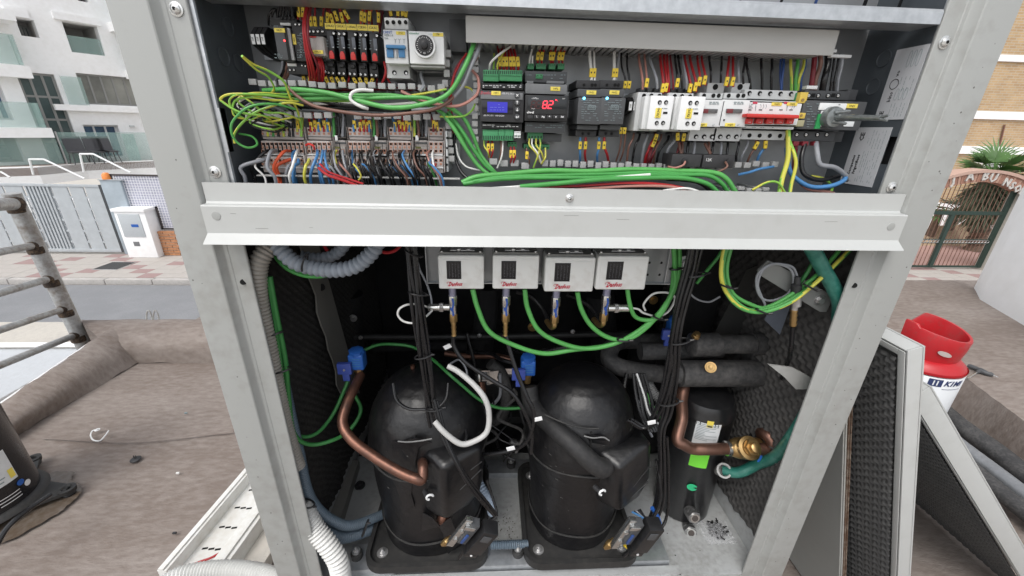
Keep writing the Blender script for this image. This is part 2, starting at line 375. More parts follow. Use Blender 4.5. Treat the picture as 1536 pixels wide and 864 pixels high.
o0, o1, o2 = [q + Vector((-.03, 0, -.5)) for q in (a0, a1, a2)]
ledge([o0, o1, o2], [a0, a1, a2], [b0, b1, b2], [d0, d1, d2], 'parapet')
wl = MB(); tube_mb([q + Vector((-.008, 0, .004)) for q in (a0.lerp(a1, .22), a1, a2)], .008, 6, 12, wl)
tag(wl.build('sealant_bead', WALLW), 'bead of white sealant along the outer edge of the low left parapet', 'sealant')
E1 = [WZ(1300, 472, .16), WZ(1431, 555, .16), WZ(1536, 631, .16)]; E1.append(E1[2] + (E1[2] - E1[1]) * 2.0)
E2 = [WZ(1290, 520, -.008), WZ(1432, 622, -.008), WZ(1536, 705, -.008)]; E2.append(E2[2] + (E2[2] - E2[1]) * 1.5)
FAR = [Vector((2.6, 2.5, .16)), Vector((4.2, 2.52, .16)), Vector((6.8, 2.5, .16)), Vector((9, 1.2, .16))]
FAR[0] = Vector((E1[0].x, 2.5, .16))
rr = MB(); pl = [catmull(E2, 12), catmull(E1, 12), catmull(FAR, 12)]; n = len(pl[0])
rows = [[pl[0][i].lerp(pl[1][i], t) + Vector((0, 0, .02 * math.sin(t * math.pi))) for i in range(n)] for t in (0, .25, .5, .75, 1)] + [[pl[1][i].lerp(pl[2][i], t) for i in range(n)] for t in (.05, .3, .6, 1)]
rr.v = [v + Vector((0, 0, .002 * random.uniform(-1, 1))) for r in rows for v in r]; rr.f = [(j * n + i, j * n + i + 1, (j + 1) * n + i + 1, (j + 1) * n + i) for j in range(len(rows) - 1) for i in range(n - 1)]; rr.m = [0] * len(rr.f)
struct(rr, 'raised_roof_area', ROOF, angle=50)
q = [WZ(0, 519, -.35), WZ(132, 516, -.35), WZ(136, 524, -.35)]
struct(B(-9, -2.4, -3, q[1].y, ST, -.35), 'lower_roof', WROOF)
y1 = WZ(100, 519, -.33).y; y2 = WZ(100, 483, -.33).y
struct(B(-9, -1.6, y1, y2, ST, -.33), 'coping', CONC)
tag(B(-9, -2.3, y1 - .02, y1 + .015, -.33, -.305).build('edge_trim', WALLW, bevel=.004), 'thin white trim along the inner edge of the cream coping below the railing', 'trim')
wb = WZ(1470, 449, .16); wb2 = WZ(1536, 488, .16); dr = (wb2 - wb)
tag(MB().para(wb - Vector((0, 0, .2)), dr * 4, Vector((.25, .25, 0)), (0, 0, 2.0)).build('white_wall', WALLW, bevel=.01), 'plain white rendered wall at the far right, beside the brick archway', 'wall')
# ---------------- pavement across the street with individually laid tiles
pave = struct(B(-40, 40, 8.16, 30, ST, PV - .022), 'pavement', CONC)
kst = MB().box(-.49, .49, 8.03, 8.16, ST, PV); ks0 = kst.build('kerb_stone', mat('kerb_concrete', (.42, .40, .38), .8, 0, .15, 12), pave, bevel=.008)
ks0.location = (-10.5 - wloc(pave).x * 0, 0, 0)
ks0.location = (-11, 0, 0)
for i in range(1, 24):
 if i < 6 or i > 18: c = ks0.copy(); COL.objects.link(c); c.location = (-11 + i, 0, 0)
TCREAM = wear('cream_paving', (.42, .39, .36), (.32, .30, .28), .8, 0, 3, 50, .6, .15, 60)
TRED = wear('dull_red_paving', (.30, .20, .19), (.38, .31, .29), .8, 0, 3, 50, .6, .15, 60)
tl = MB().box(-.192, .192, -.142, .142, 0, .02); tiles = []
for nm in (TCREAM, TRED):
 o = tl.build('paving_tile', nm, pave, bevel=0); tiles.append(o.data); bpy.data.objects.remove(o)
def lay(x0, x1, seed):
 random.seed(seed)
 for j in range(6):
  i = 0; x = x0
  while x < x1:
   red = ((i + j) % 5 == 0) or ((i - 2 * j) % 9 == 0)
   o = bpy.data.objects.new('paving_tile', tiles[1 if red else 0]); COL.objects.link(o); o.parent = pave
   o.location = (x, 8.32 + j * .29, PV - .022 + random.uniform(0, .002) + .0005 - wloc(pave).z + wloc(pave).z)
   x += .39; i += 1
lay(-13.6, -6.2, 3); lay(9.2, 14.4, 5)
wp = wloc(pave)
for o in list(pave.children):
 if o.name.startswith('paving_tile'):
  o.location = Vector(o.location)
md = [m for m in tiles]
mh = [WZ(x, y, PV + .004) for x, y in ((150, 403), (186, 392), (198, 393), (175, 405))]
x0, x1, y0_, y1_ = WZ(142, 403, PV).x, WZ(180, 403, PV).x, WZ(160, 405, PV).y, WZ(160, 393, PV).y
mc = thing('manhole_cover', 'grey ribbed manhole cover set in the tiled pavement below the utility box', 'manhole cover', ((x0 + x1) / 2, (y0_ + y1_) / 2, PV))
B(x0, x1, y0_, y1_, PV - .015, PV + .008).build('frame', STEEL, mc, bevel=.003)
rb = MB()
for i in range(14):
 xx = x0 + .03 + (x1 - x0 - .06) * i / 13; rb.box(xx - .012, xx + .012, y0_ + .04, y1_ - .04, PV + .007, PV + .014)
rb.build('ribs', mat('dark_iron', (.10, .10, .10), .6, .5, .2, 20), mc)
# ---------------- grey sliding gate
GY = 9.95
def GX(px, py): return WY(px, py, GY).x
gz0, gz1 = PV + .05, WY(75, 276, GY).z
gx0, gx1 = GX(0, 320) - 1.6, GX(186, 372)
gate = thing('sliding_gate', 'light grey metal sliding gate with narrow see-through slots across the street', 'gate', ((gx0 + gx1) / 2, GY, PV))
GATEM = mat('grey_gate_paint', (.42, .45, .47), .45, .1, .08, 6)
B(gx0, gx1, GY - .03, GY + .03, gz1 - .06, gz1).build('rail', GATEM, gate, bevel=.004); B(gx0, gx1, GY - .03, GY + .03, gz0, gz0 + .08).build('rail', GATEM, gate, bevel=.004)
B(gx1 - .06, gx1, GY - .035, GY + .035, gz0, gz1).build('stile', mat('dark_gate_edge', (.05, .055, .06), .5), gate)
sx = [GX(a, 277) for a in (-20, 5, 35, 76, 102, 126)] + [gx1]
gx = gx0; edges = sorted([s for s in sx if gx0 < s <= gx1]); cur = gx0
for k, s in enumerate(edges):
 wdt = s - cur - .05
 if k == 3:
  nsl = 7
  for i in range(nsl):
   a = cur + wdt * i / nsl; B(a + .012, a + wdt / nsl - .03, GY - .02, GY + .02, gz0 + .08, gz1 - .06).build('slat', GATEM, gate)
  B(cur, s - .05, GY + .021, GY + .03, gz0 + .08, gz1 - .06).build('backing_sheet', GATEM, gate)
 else: B(cur, s - .05, GY - .015, GY + .015, gz0 + .08, gz1 - .06).build('panel', GATEM, gate)
 for i in range(5):
  z = gz0 + .1 + (gz1 - gz0 - .3) * (i + .5) / 5; B(s - .05, s, GY - .012, GY + .012, z, z + .05).build('spacer', GATEM, gate)
 cur = s
SG = [WY(97, 300, GY - .02), WY(122, 314, GY - .02)]
B(GX(33, 303), GX(45, 303), GY - .05, GY - .018, WY(40, 318, GY).z, WY(40, 302, GY).z).build('notice_plate', WHP, gate)
gp = thing('gate_post', 'grey steel gate post between the sliding gate and the white utility box', 'post', (GX(190, 376), GY, PV))
pa, pb = GX(160, 290), GX(183, 290)
B(gx1 + .02, gx1 + .50, GY - .05, GY + .12, PV, gz1 + .12).build('column', mat('blue_grey_post', (.33, .38, .42), .5, .1, .1, 5), gp, bevel=.006)
B(gx1 + .0, gx1 + .56, GY - .07, GY + .14, gz1 + .12, gz1 + .14).build('cap', GATEM, gp)
p = WY(159, 263, GY)
tag(MB().lathe([(.0, .13), (.05, .12), (.085, .07), (.09, 0), (.09, -.03)][::-1], (p.x, GY, gz1 + .17), n=20).build('warning_lamp', mat('amber_lens', (.75, .25, .06), .3, 0, .1)), 'small orange warning lamp on top of the grey gate post', 'lamp')
bx0, bx1 = WY(191, 378, GY - .32).x, WY(236, 380, GY - .32).x; bz1 = WY(205, 315, GY - .3).z
ub = thing('utility_box', 'white masonry utility box with a grey metal door and a chipped front', 'utility box', ((bx0 + bx1) / 2, GY - .1, PV))
B(bx0, bx1, GY - .32, GY + .1, PV, bz1 - .04).build('body', WALLW, ub, bevel=.01)
B(bx0 - .03, bx1 + .03, GY - .36, GY + .12, bz1 - .04, bz1 + .03).build('lid', WALLW, ub, bevel=.01)
d0, d1 = bx0 + .08, bx1 - .14; dz0 = PV + (bz1 - PV) * .45
B(d0, d1, GY - .338, GY - .31, dz0, bz1 - .1).build('door', mat('grey_box_door', (.45, .48, .50), .5, .1, .05), ub, bevel=.004)
B(d0 + .25, d0 + .42, GY - .343, GY - .339, dz0 + .25, dz0 + .32).build('sticker', BLUEP, ub)
B(bx1 - .5, bx1 - .35, GY - .3225, GY - .31, PV + .30, PV + .42).build('chipped_patch', MGP, ub, bevel=.02)
bw0, bw1 = bx1 + .0, GX(275, 370); bzt = WY(255, 345, GY).z
bp = thing('brick_wall', 'low orange brick wall right of the white utility box, under the mesh screen', 'brick wall', ((bw0 + bw1) / 2, GY, PV))
B(bw0 + .02, bw1, GY - .12, GY + .1, PV, bzt - .02).build('mortar', CONC, bp)
bc = [mat('orange_brick', (.42, .20, .10), .85, 0, .25, 20), mat('pale_brick', (.50, .30, .18), .85, 0, .2, 20)]
brick_me = {}
rows = 9; rh = (bzt - PV) / rows
for j in range(rows):
 x = bw0 + (.0 if j % 2 else -.14)
 while x < bw1:
  a, b = max(x, bw0 + .012), min(x + .27, bw1)
  if b - a > .04: B(a, b, GY - .135 - random.uniform(0, .008), GY - .05, PV + j * rh + .008, PV + (j + 1) * rh - .008).build('brick', bc[(j + int(x * 7)) % 2], bp)
  x += .285
mx0, mx1 = GX(178, 300), GX(275, 335); mz1 = WY(200, 263, GY).z; mzr = WY(215, 311, GY).z
ms = thing('mesh_screen', 'dark framed screen of fine pale mesh behind the utility box', 'screen', ((mx0 + mx1) / 2, GY + .02, bzt))
DFR = mat('dark_frame', (.06, .05, .05), .6, .2, .2)
fr = [(mx0, mz1), (mx1, mz1), (mx1, bzt + .03), (bx1 + .05, bzt + .03), (bx1 + .05, mzr), (mx0, mzr), (mx0, mz1)]
for (a, z), (b, w) in zip(fr, fr[1:]):
 B(min(a, b) - .02, max(a, b) + .02, GY - .0, GY + .04, min(z, w) - .02, max(z, w) + .02).build('frame_bar', DFR, ms)
me = MB(); MESHM = mat('white_mesh_wire', (.72, .72, .75), .5, 0, .05)
i = 0; x = mx0 + .03
while x < mx1: me.box(x, x + .012, GY + .012, GY + .018, (bzt + .03) if x > bx1 + .05 else mzr, mz1); x += .065
z = bzt + .05
while z < mz1: me.box(mx0 if z > mzr else bx1 + .05, mx1, GY + .0181, GY + .024, z, z + .012); z += .065
o = me.build('mesh', MESHM, ms); o['kind'] = 'stuff'
B(mx0 + .02, mx1 - .02, GY + .06, GY + .065, bzt, mz1 - .02).build('backing_net', mat('lilac_net', (.55, .56, .68), .8, 0, .1, 5, alpha=.75), ms)
# ---------------- white apartment building (its front runs away to the right at about 35 degrees)
DF = (ray(1150, 203)); DF.z = 0; DF.normalize(); NF = Vector((DF.y, -DF.x, 0))
O0 = CAM + ray(87, 245) * (23 / ray(87, 245).length * 1.0); O0 = Vector(O0); DECK = O0.z
def WF(px, py, off=0):
 """point on the building front (pushed back by off) seen at a photograph pixel -> (s, z)"""
 v = ray(px, py); o = O0 - NF * off; t = (o - CAM).dot(NF) / v.dot(NF); p = CAM + v * t; return (p - O0).dot(DF), p.z
def F(s, off, z): p = O0 + DF * s - NF * off; return Vector((p.x, p.y, z))
def fb(s0, s1, o0, o1, z0, z1, mb=None):
 return (mb or MB()).para(F(s0, o0, z0), DF * (s1 - s0), NF * (-(o1 - o0)), (0, 0, z1 - z0))
def frect(a, b): (s0, z0), (s1, z1) = WF(*a), WF(*b); return min(s0, s1), max(s0, s1), min(z0, z1), max(z0, z1)
apt = thing('apartment_building', 'white rendered apartment building with recessed windows and glass balconies across the street', 'building', O0)
win = {'small': frect((22, 26), (60, 57)), 'loggia': frect((92, 31), (159, 84)), 'band': frect((113, 109), (215, 160)), 'door': frect((124, 187), (192, 236)),
       'tower': frect((23, 108), (112, 240)), 'up': frect((114, -8), (133, 4)), 'left': frect((-30, 125), (22, 180)), 'ground': frect((-60, 198), (40, 243))}
tw = win['tower']; win['tower'] = (WF(23, 109)[0], WF(80, 109)[0], DECK, WF(50, 109)[1])
st, dt = win['tower'][0], win['tower'][1]
zfloor = WF(60, 160)[1]
s_l, s_r, z_b, z_t = WF(-90, 200)[0], WF(300, 150)[0] + 6, DECK - .1, WF(60, -60)[1] + 4
def wall_holes(s0, s1, z0, z1, holes, th=.35):
 ss = sorted({s0, s1} | {h for r in holes for h in r[:2] if s0 < h < s1}); zz = sorted({z0, z1} | {h for r in holes for h in r[2:] if z0 < h < z1}); mb = MB()
 for a, b in zip(zz, zz[1:]):
  run = None
  for c, d in list(zip(ss, ss[1:])) + [(None, None)]:
   solid = c is not None and not any(r[0] - 1e-6 <= c and d <= r[1] + 1e-6 and r[2] - 1e-6 <= a and b <= r[3] + 1e-6 for r in holes)
   if solid: run = (run[0] if run else c, d)
   elif run: fb(run[0], run[1], 0, th, a, b, mb); run = None
 return mb
holes = [win[k] for k in ('small', 'loggia', 'band', 'door', 'tower', 'left', 'up', 'ground')]
wall_holes(s_l, s_r, z_b, z_t, holes).build('wall', WALLW, apt, smooth=False)
FRM = mat('white_window_frame', (.7, .7, .7), .4, 0, .03); FRMD = mat('grey_window_frame', (.25, .25, .24), .4, .2, .03)
def window(r, off, nx, nz, glass, frame=FRMD, w=.06, name='window', label=None):
 s0, s1, z0, z1 = r; mb = MB()
 for a, b, c, d in ((s0, s1, z0, z0 + w), (s0, s1, z1 - w, z1), (s0, s0 + w, z0 + w, z1 - w), (s1 - w, s1, z0 + w, z1 - w)): fb(a, b, off, off + .08, c, d, mb)
 for i in range(1, nx): x = s0 + (s1 - s0) * i / nx; fb(x - w / 2, x + w / 2, off + .005, off + .075, z0 + w, z1 - w, mb)
 for j in range(1, nz): z = z0 + (z1 - z0) * j / nz; fb(s0 + w, s1 - w, off + .01, off + .07, z - w / 2, z + w / 2, mb)
 f = mb.build(name, frame, apt, label=label, smooth=False)
 for i in range(nx):
  for j in range(nz):
   a = s0 + (s1 - s0) * i / nx; b = s0 + (s1 - s0) * (i + 1) / nx; c = z0 + (z1 - z0) * j / nz; d = z0 + (z1 - z0) * (j + 1) / nz
   fb(a + .01, b - .01, off + .03, off + .045, c + .01, d - .01).build('pane', glass, f, smooth=False)
 return f
def shrink(r, a, b, c, d): return (r[0] + a * (r[1] - r[0]), r[0] + b * (r[1] - r[0]), r[2] + c * (r[3] - r[2]), r[2] + d * (r[3] - r[2]))
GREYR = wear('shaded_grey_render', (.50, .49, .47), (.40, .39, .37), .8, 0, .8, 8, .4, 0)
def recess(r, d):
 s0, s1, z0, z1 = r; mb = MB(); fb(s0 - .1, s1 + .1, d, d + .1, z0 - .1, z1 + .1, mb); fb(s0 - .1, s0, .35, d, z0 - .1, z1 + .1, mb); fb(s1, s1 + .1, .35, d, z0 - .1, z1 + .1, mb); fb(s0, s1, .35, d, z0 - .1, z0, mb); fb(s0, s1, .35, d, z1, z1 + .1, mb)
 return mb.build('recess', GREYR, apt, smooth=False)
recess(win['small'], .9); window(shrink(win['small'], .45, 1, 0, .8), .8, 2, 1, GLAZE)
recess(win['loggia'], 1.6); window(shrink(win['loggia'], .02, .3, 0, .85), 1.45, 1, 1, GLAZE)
r = win['loggia']; fb(r[0], r[1], .1, .13, r[2], r[2] + .55).build('balustrade', BAL, apt)
fb(r[0] - .2, r[1] + .1, -.12, 0, r[3] + .02, r[3] + .25).build('lintel', WALLW, apt)
r = win['small']; fb(r[0] - .2, r[1] - .1, -.12, 0, r[3] + .02, r[3] + .3).build('lintel', WALLW, apt)
window(win['band'], .12, 5, 1, mat('reflecting_glass', (.20, .20, .18), .05, 0, .5, .5, rvar=.02)); r = win['band']
fb(r[0] - .9, r[1], -.2, 0, r[2] - .25, r[2] - .05).build('balcony_slab', WALLW, apt); fb(r[0] - .5, r[0] + .05, -.17, -.15, r[2] - .05, r[2] + .9).build('balustrade', BAL, apt)
window(win['door'], .25, 3, 1, GLAZEB, FRM, name='sliding_door')
for k in range(3):
 r = win['door']; a = r[0] + (r[1] - r[0]) * (k + .15) / 3
 o = MB().grid(lambda u, v: F(a + u * .9, .42 + .04 * math.sin(u * 30), r[2] + v * (r[3] - r[2])), 24, 1); o.build('curtain', mat('blue_curtain', (.12, .22, .32), .8, 0, .1, 4), apt)
r = win['tower']; window(r, .1, 3, 4, GLAZE, FRMD, .07, 'stair_window')
window(win['left'], .3, 2, 1, GLAZEB, FRM, name='balcony_door'); window(win['up'], .3, 1, 1, GLAZE)
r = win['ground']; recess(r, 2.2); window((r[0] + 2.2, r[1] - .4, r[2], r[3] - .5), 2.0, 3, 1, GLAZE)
def balcony(a, b, gl, slab_h, proj):
 (s0, z0), (s1, z1) = WF(*a), WF(*b)
 fb(s0, s1, -proj, .0, z0 - slab_h, z0).build('balcony_slab', WALLW, apt, bevel=.0)
 if gl: fb(s0, s1 - .1, -proj + .06, -proj + .09, z0, z0 + gl).build('balustrade', BAL, apt); fb(s1 - .13, s1 - .1, -proj + .1, 0, z0, z0 + gl).build('balustrade', BAL, apt)
balcony((-60, 91), (34, 90), .9, .38, .5); balcony((-60, 190), (66, 186), .8, .32, .7); balcony((-60, 10), (4, 12), 0, .3, 1.0)
balcony((160, 34), (235, 34), 1.1, .3, .8); balcony((186, 106), (235, 106), 1.1, .3, .5)
fb(WF(194, 190)[0] - 0, WF(201, 190)[0], -.08, 0, WF(196, 191)[1], WF(196, 188)[1]).build('wall_light', LGP, apt)
dk = MB(); e = [WZ(x, y, DECK - .25) for x, y in ((-60, 268), (60, 263), (130, 256), (240, 251), (420, 250))]
bk = [F(-16, 1, DECK - .25), F(22, 1, DECK - .25)]
dk.prism([Vector((q.x, q.y, DECK - .25)) for q in e] + [Vector((q.x, q.y, DECK - .25)) for q in bk[::-1]], (0, 0, .25))
TERR = wear('pinkish_terrace', (.38, .30, .27), (.46, .38, .34), .8, 0, .5, 6, .5, 0)
struct(dk, 'pool_terrace', TERR, smooth=False)
dk = MB()
for a, b in zip(e, e[1:]): dk.para(Vector((a.x, a.y, DECK - .55)), b - a, Vector((0, .3, 0)), (0, 0, .58))
tag(dk.build('terrace_edge', WALLW, smooth=False), 'white edge of the raised pool terrace behind the sliding gate', 'terrace edge')
dk = MB()
struct(B(-40, 0, GY + .8, GY + 1.2, ST, DECK - .45), 'retaining_wall', WALLW)
def handrail(pts, lab):
 p = [WY(x, y, 12.8) for x, y in pts]; mb = MB()
 for a, b in zip(p, p[1:]): mb.rings([(a, .028), (b, .028)], 8)
 tag(mb.build('handrail', WHP), lab, 'handrail', None)
handrail([(50, 262), (44, 239), (66, 239), (127, 268)], 'left one of two white bent pool handrails on the terrace behind the gate')
handrail([(126, 258), (120, 231), (140, 231), (196, 259)], 'right one of two white bent pool handrails, nearest the glazed door')
handrail([(-15, 262), (2, 258), (15, 266)], 'short white handrail end at the left picture edge above the gate')
def bal(a, b, h, lab):
 s0, z = WF(*a); s1, _ = WF(*b); t = thing('glass_balustrade', lab, 'balustrade', F((s0 + s1) / 2, -.5, DECK)); n = max(1, int((s1 - s0) / 1.6))
 for i in range(n): fb(s0 + (s1 - s0) * i / n + .02, s0 + (s1 - s0) * (i + 1) / n - .02, -.52, -.5, DECK + .02, DECK + h).build('pane', BAL, t); fb(s0 + (s1 - s0) * i / n - .02, s0 + (s1 - s0) * i / n + .02, -.56, -.48, DECK, DECK + h + .02).build('post', STEEL, t)
bal((-60, 240), (90, 240), 1.1, 'long frameless glass balustrade on the pool terrace left of the stair window'); bal((92, 240), (225, 240), 1.1, 'frameless glass balustrade on the pool terrace in front of the sliding door')
def chair(px, py, lab):
 s, z = WF(px, py, -.9); o = F(s, -.9, DECK); t = thing('terrace_chair', lab, 'chair', o, 'dark chairs on the pool terrace'); m = mat('dark_chair_mesh', (.06, .06, .065), .6, 0, .2)
 def q(a, b, c, d, e_, f_): return MB().para(F(s + a, -.9 - c, DECK + e_), DF * (b - a), NF * (d - c), (0, 0, f_ - e_))
 q(-.25, .25, -.25, .25, .40, .45).build('seat', m, t); MB().para(F(s - .25, -.65, DECK + .45), DF * .5, NF * -.04, Vector((0, 0, .5)) - NF * .15).build('backrest', m, t)
 for a in (-.22, .2):
  for c in (-.2, .2): MB().rings([(F(s + a, -.9 - c, DECK + .42), .015), (F(s + a * 1.25, -.9 - c * 1.3, DECK), .015)], 6).build('leg', m, t)
chair(123, 240, 'dark mesh terrace chair by the corner of the stair window'); chair(165, 238, 'dark mesh terrace chair in front of the sliding door'); chair(152, 240, 'dark mesh terrace chair left of its neighbour before the sliding door')
a = WF(182, 201, -.5); b = WF(212, 239, -.5)
tag(fb(a[0], b[0], -.5, -.47, DECK, a[1]).build('glass_screen', mat('frosted_pale_glass', (.66, .80, .77), .2, 0, .15, 2, alpha=.8)), 'pale frosted glass screen standing on the terrace right of the sliding door', 'screen')
# ---------------- yellow brick building on the right
BRY = 15.0
ybr = thing('brick_building', 'tall yellow brick building with thin white floor bands at the right edge', 'building', (18, BRY, PV))
YB = brickmat('yellow_brickwork', (.50, .35, .19), (.41, .27, .14), (.46, .39, .30), .26, .085, .012)
def RY(px, py, Y=BRY): return WY(px, py, Y)
z1a, z1b = RY(1520, 168).z, RY(1520, 180).z; z2a, z2b = RY(1520, 83).z, RY(1520, 93).z
zz = [PV, RY(1460, 226).z - .12, RY(1460, 219).z]
B(10.5, 40, BRY, BRY + 6, PV, 14).build('wall', YB, ybr, smooth=False)
for a, b in ((z1b, z1a), (z2b, z2a), (zz[1], zz[2])): B(10.4, 40.1, BRY - .08, BRY + .1, a, b).build('floor_band', WALLW, ybr, smooth=False)
ac = thing('air_conditioner', 'white air conditioning unit on the brick wall behind the palm leaves', 'air conditioner', RY(1492, 246, BRY - .3))
a = RY(1476, 236, BRY - .35); b = RY(1508, 250, BRY - .35)
B(a.x, b.x, BRY - .4, BRY - .05, b.z - .1, a.z).build('casing', WHP, ac, bevel=.02)
c = ((a.x + (b.x - a.x) * .35), (a.z + b.z - .1) / 2); gr = MB()
for i in range(1, 6): gr.rings([(Vector((c[0] + .045 * i * math.cos(t * .4), BRY - .41, c[1] + .045 * i * math.sin(t * .4))), .006) for t in range(17)], 4)
gr.build('fan_grille', DGP, ac)
p = [RY(1494, 233, BRY - .05), RY(1500, 215, BRY - .05), RY(1507, 187, BRY - .05)]; tube_mb(p, .03, 6, 4).build('refrigerant_line', BRN, ac)
AY = 9.1
def AX(px, py, Y=AY): return WY(px, py, Y)
zA = AX(1453, 258).z; xR = AX(1500, 330).x; xL = AX(1342, 403).x
arch = thing('brick_archway', 'red brick entrance arch carrying white letters, palm behind it', 'archway', ((xL + xR) / 2, AY, PV))
ABR = [mat('red_arch_brick', (.30, .155, .11), .85, 0, .25, 25), mat('pink_arch_brick', (.40, .24, .18), .85, 0, .2, 25)]
pa, pb_, pc = AX(1427, 276), AX(1470, 272), AX(1530, 292)
def circ(a, b, c):
 ax, az, bx, bz, cx, cz = a.x, a.z, b.x, b.z, c.x, c.z; d = 2 * (ax * (bz - cz) + bx * (cz - az) + cx * (az - bz))
 ux = ((ax * ax + az * az) * (bz - cz) + (bx * bx + bz * bz) * (cz - az) + (cx * cx + cz * cz) * (az - bz)) / d
 uz = ((ax * ax + az * az) * (cx - bx) + (bx * bx + bz * bz) * (ax - cx) + (cx * cx + cz * cz) * (bx - ax)) / d
 return ux, uz, math.hypot(ax - ux, az - uz)
ccx, ccz, cr = circ(pa, pb_, pc); th = (AX(1470, 258) - AX(1470, 272)).z
a0_ = math.atan2(pa.z - ccz, pa.x - ccx) + .28; a1_ = math.atan2(pc.z - ccz, pc.x - ccx) - .06
nb = 46; fb_ = MB()
for i in range(nb):
 t0 = a0_ + (a1_ - a0_) * (i + .08) / nb; t1 = a0_ + (a1_ - a0_) * (i + .92) / nb; j = random.uniform(0, .012)
 pr = [Vector((ccx + r * math.cos(t), AY - .15 - j, ccz + r * math.sin(t))) for r, t in ((cr, t0), (cr, t1), (cr + th, t1), (cr + th, t0))]
 MB().prism(pr, (0, .34, 0)).build('brick', ABR[i % 3 == 0], arch, smooth=False)
cp = MB(); k = 24
for i in range(k):
 t0 = a0_ + (a1_ - a0_) * i / k; t1 = a0_ + (a1_ - a0_) * (i + 1) / k
 cp.prism([Vector((ccx + r * math.cos(t), AY - .19, ccz + r * math.sin(t))) for r, t in ((cr + th, t0), (cr + th, t1), (cr + th + .07, t1), (cr + th + .07, t0))], (0, .42, 0))
cp.build('coping', mat('pink_coping', (.46, .31, .25), .8, 0, .1), arch)
for ch, px, py in (('J', 1431, 271), ('A', 1456, 265), ('B', 1479, 264.5), ('U', 1490.5, 267.5), ('N', 1511, 274), ('S', 1519, 279), ('O', 1527, 283.5), ('L', 1534, 287)):
 p = AX(px, py, AY - .18); ang = math.atan2(p.z - ccz, p.x - ccx) - math.pi / 2
 text(ch, .29 if px < 1500 else .25, tf((p.x, AY - .17, p.z), ang), mat('worn_white_letter', (.5, .48, .45), .6, 0, .2), arch, 'letter', ext=.012, bold=.008)
def pillar(x0, x1, z1, y=AY):
 B(x0 + .02, x1 - .02, y - .13, y + .2, PV, z1).build('mortar_core', CONC, arch, smooth=False)
 rows = int((z1 - PV) / .075)
 for j in range(rows):
  x = x0 - (.13 if j % 2 else 0)
  while x < x1:
   a, b = max(x, x0), min(x + .25, x1)
   if b - a > .03: B(a, b, y - .15 - random.uniform(0, .01), y - .05, PV + j * .075 + .008, PV + (j + 1) * .075 - .006).build('brick', ABR[random.random() < .35], arch, smooth=False)
   x += .262
xp0 = AX(1473, 402).x; pillar(xp0, xp0 + .95, ccz + cr * .93); 
IY = AY + .05; ig = thing('iron_gate', 'dark green iron bar gate with a scrolled middle rail under the brick arch', 'gate', (AX(1420, 402).x, IY, PV + .02))
IG = mat('dark_green_iron', (.035, .06, .05), .5, .3, .2); IB = mat('rusty_brown_bar', (.19, .11, .08), .6, .3, .2)
gxl, gxr = xL, xp0 - .02; zr = AX(1440, 319, IY).z; zm = AX(1440, 362, IY).z; zb = PV + .05
B(gxl, gxr, IY - .03, IY + .03, zr - .05, zr + .04).build('top_rail', IG, ig); B(gxl, gxr, IY - .02, IY + .02, zb, zb + .05).build('bottom_rail', IG, ig)
for px in (1427, 1395 - 60): x = AX(px, 325, IY).x; B(x - .05, x + .05, IY - .035, IY + .035, zb, zr - .05).build('stile', IG, ig)
B(gxr - .1, gxr, IY - .035, IY + .035, zb, ccz + cr * .94).build('stile', IG, ig)
x = gxl; n = 0
while x < gxr - .12:
 zt = ccz + math.sqrt(max(0, (cr - .05) ** 2 - (x - ccx) ** 2)); MB().rings([(Vector((x, IY, zb)), .009), (Vector((x, IY, zt)), .009)], 6).build('bar', IB, ig); x += .115
for z in (zm - .05, zm + .05): B(gxl, gxr, IY - .012, IY + .012, z - .01, z + .01).build('middle_rail', IG, ig)
sc = MB(); x = gxl
while x < gxr - .1:
 sc.rings([(Vector((x + .045 * math.cos(t * .5), IY - .015, zm + .04 * math.sin(t * .5))), .006) for t in range(14)], 4); x += .09
sc.build('scrollwork', STEEL, ig)
tag(B(xL - 2, 22, 13.4, 13.6, PV, PV + 1.1).build('courtyard_wall', WALLW), 'low white wall in the courtyard behind the iron gate', 'wall')
sb = MB()
rockm = wear('stone_bank', (.45, .33, .22), (.30, .20, .13), .9, 0, 3, 30, .8, .5, 20)
sb.grid(lambda u, v: Vector((xL - 1 + 7 * u, 12.4 - .9 * v + .05 * math.sin(u * 60), PV + .62 * math.sin(min(1, (1 - v) * 1.4) * 1.57) * (.7 + .25 * math.sin(u * 13 + 2) + .12 * math.sin(u * 41)))), 70, 8)
tag(sb.build('stone_bank', rockm), 'low bank of tan stones in the courtyard behind the iron gate', 'rocks')
struct(B(xL - 3, 24, AY + .3, 15, PV - .02, PV + .006), 'courtyard_floor', wear('pink_floor', (.45, .28, .25), (.36, .24, .21), .8, 0, 2, 20, .5, 0))
px_ = AX(1478, 300, 11.0); pm = thing('palm_tree', 'fan palm with a shaggy skirt of dry leaves behind the brick arch', 'palm tree', (px_.x, 11.0, PV))
tr = MB(); base = WY(1447, 398, 11.0); top = WY(1490, 262, 11.0)
ax0 = Vector((base.x + .1, 11, PV)); ax1 = Vector((top.x, 11, top.z)); seq = []
for i in range(40): t = i / 39; seq.append((ax0.lerp(ax1, t), .2 + .05 * (i % 2) + .05 * math.sin(i * 1.3)))
tr.rings(seq, 12).build('trunk', wear('palm_bark', (.16, .11, .08), (.07, .05, .04), .95, 0, 5, 30, .8, .6, 30), pm)
LEAF = mat('palm_leaf_green', (.07, .15, .04), .5, 0, .35, 3); DRY = mat('dry_palm_leaf', (.075, .085, .05), .7, 0, .4, 3)
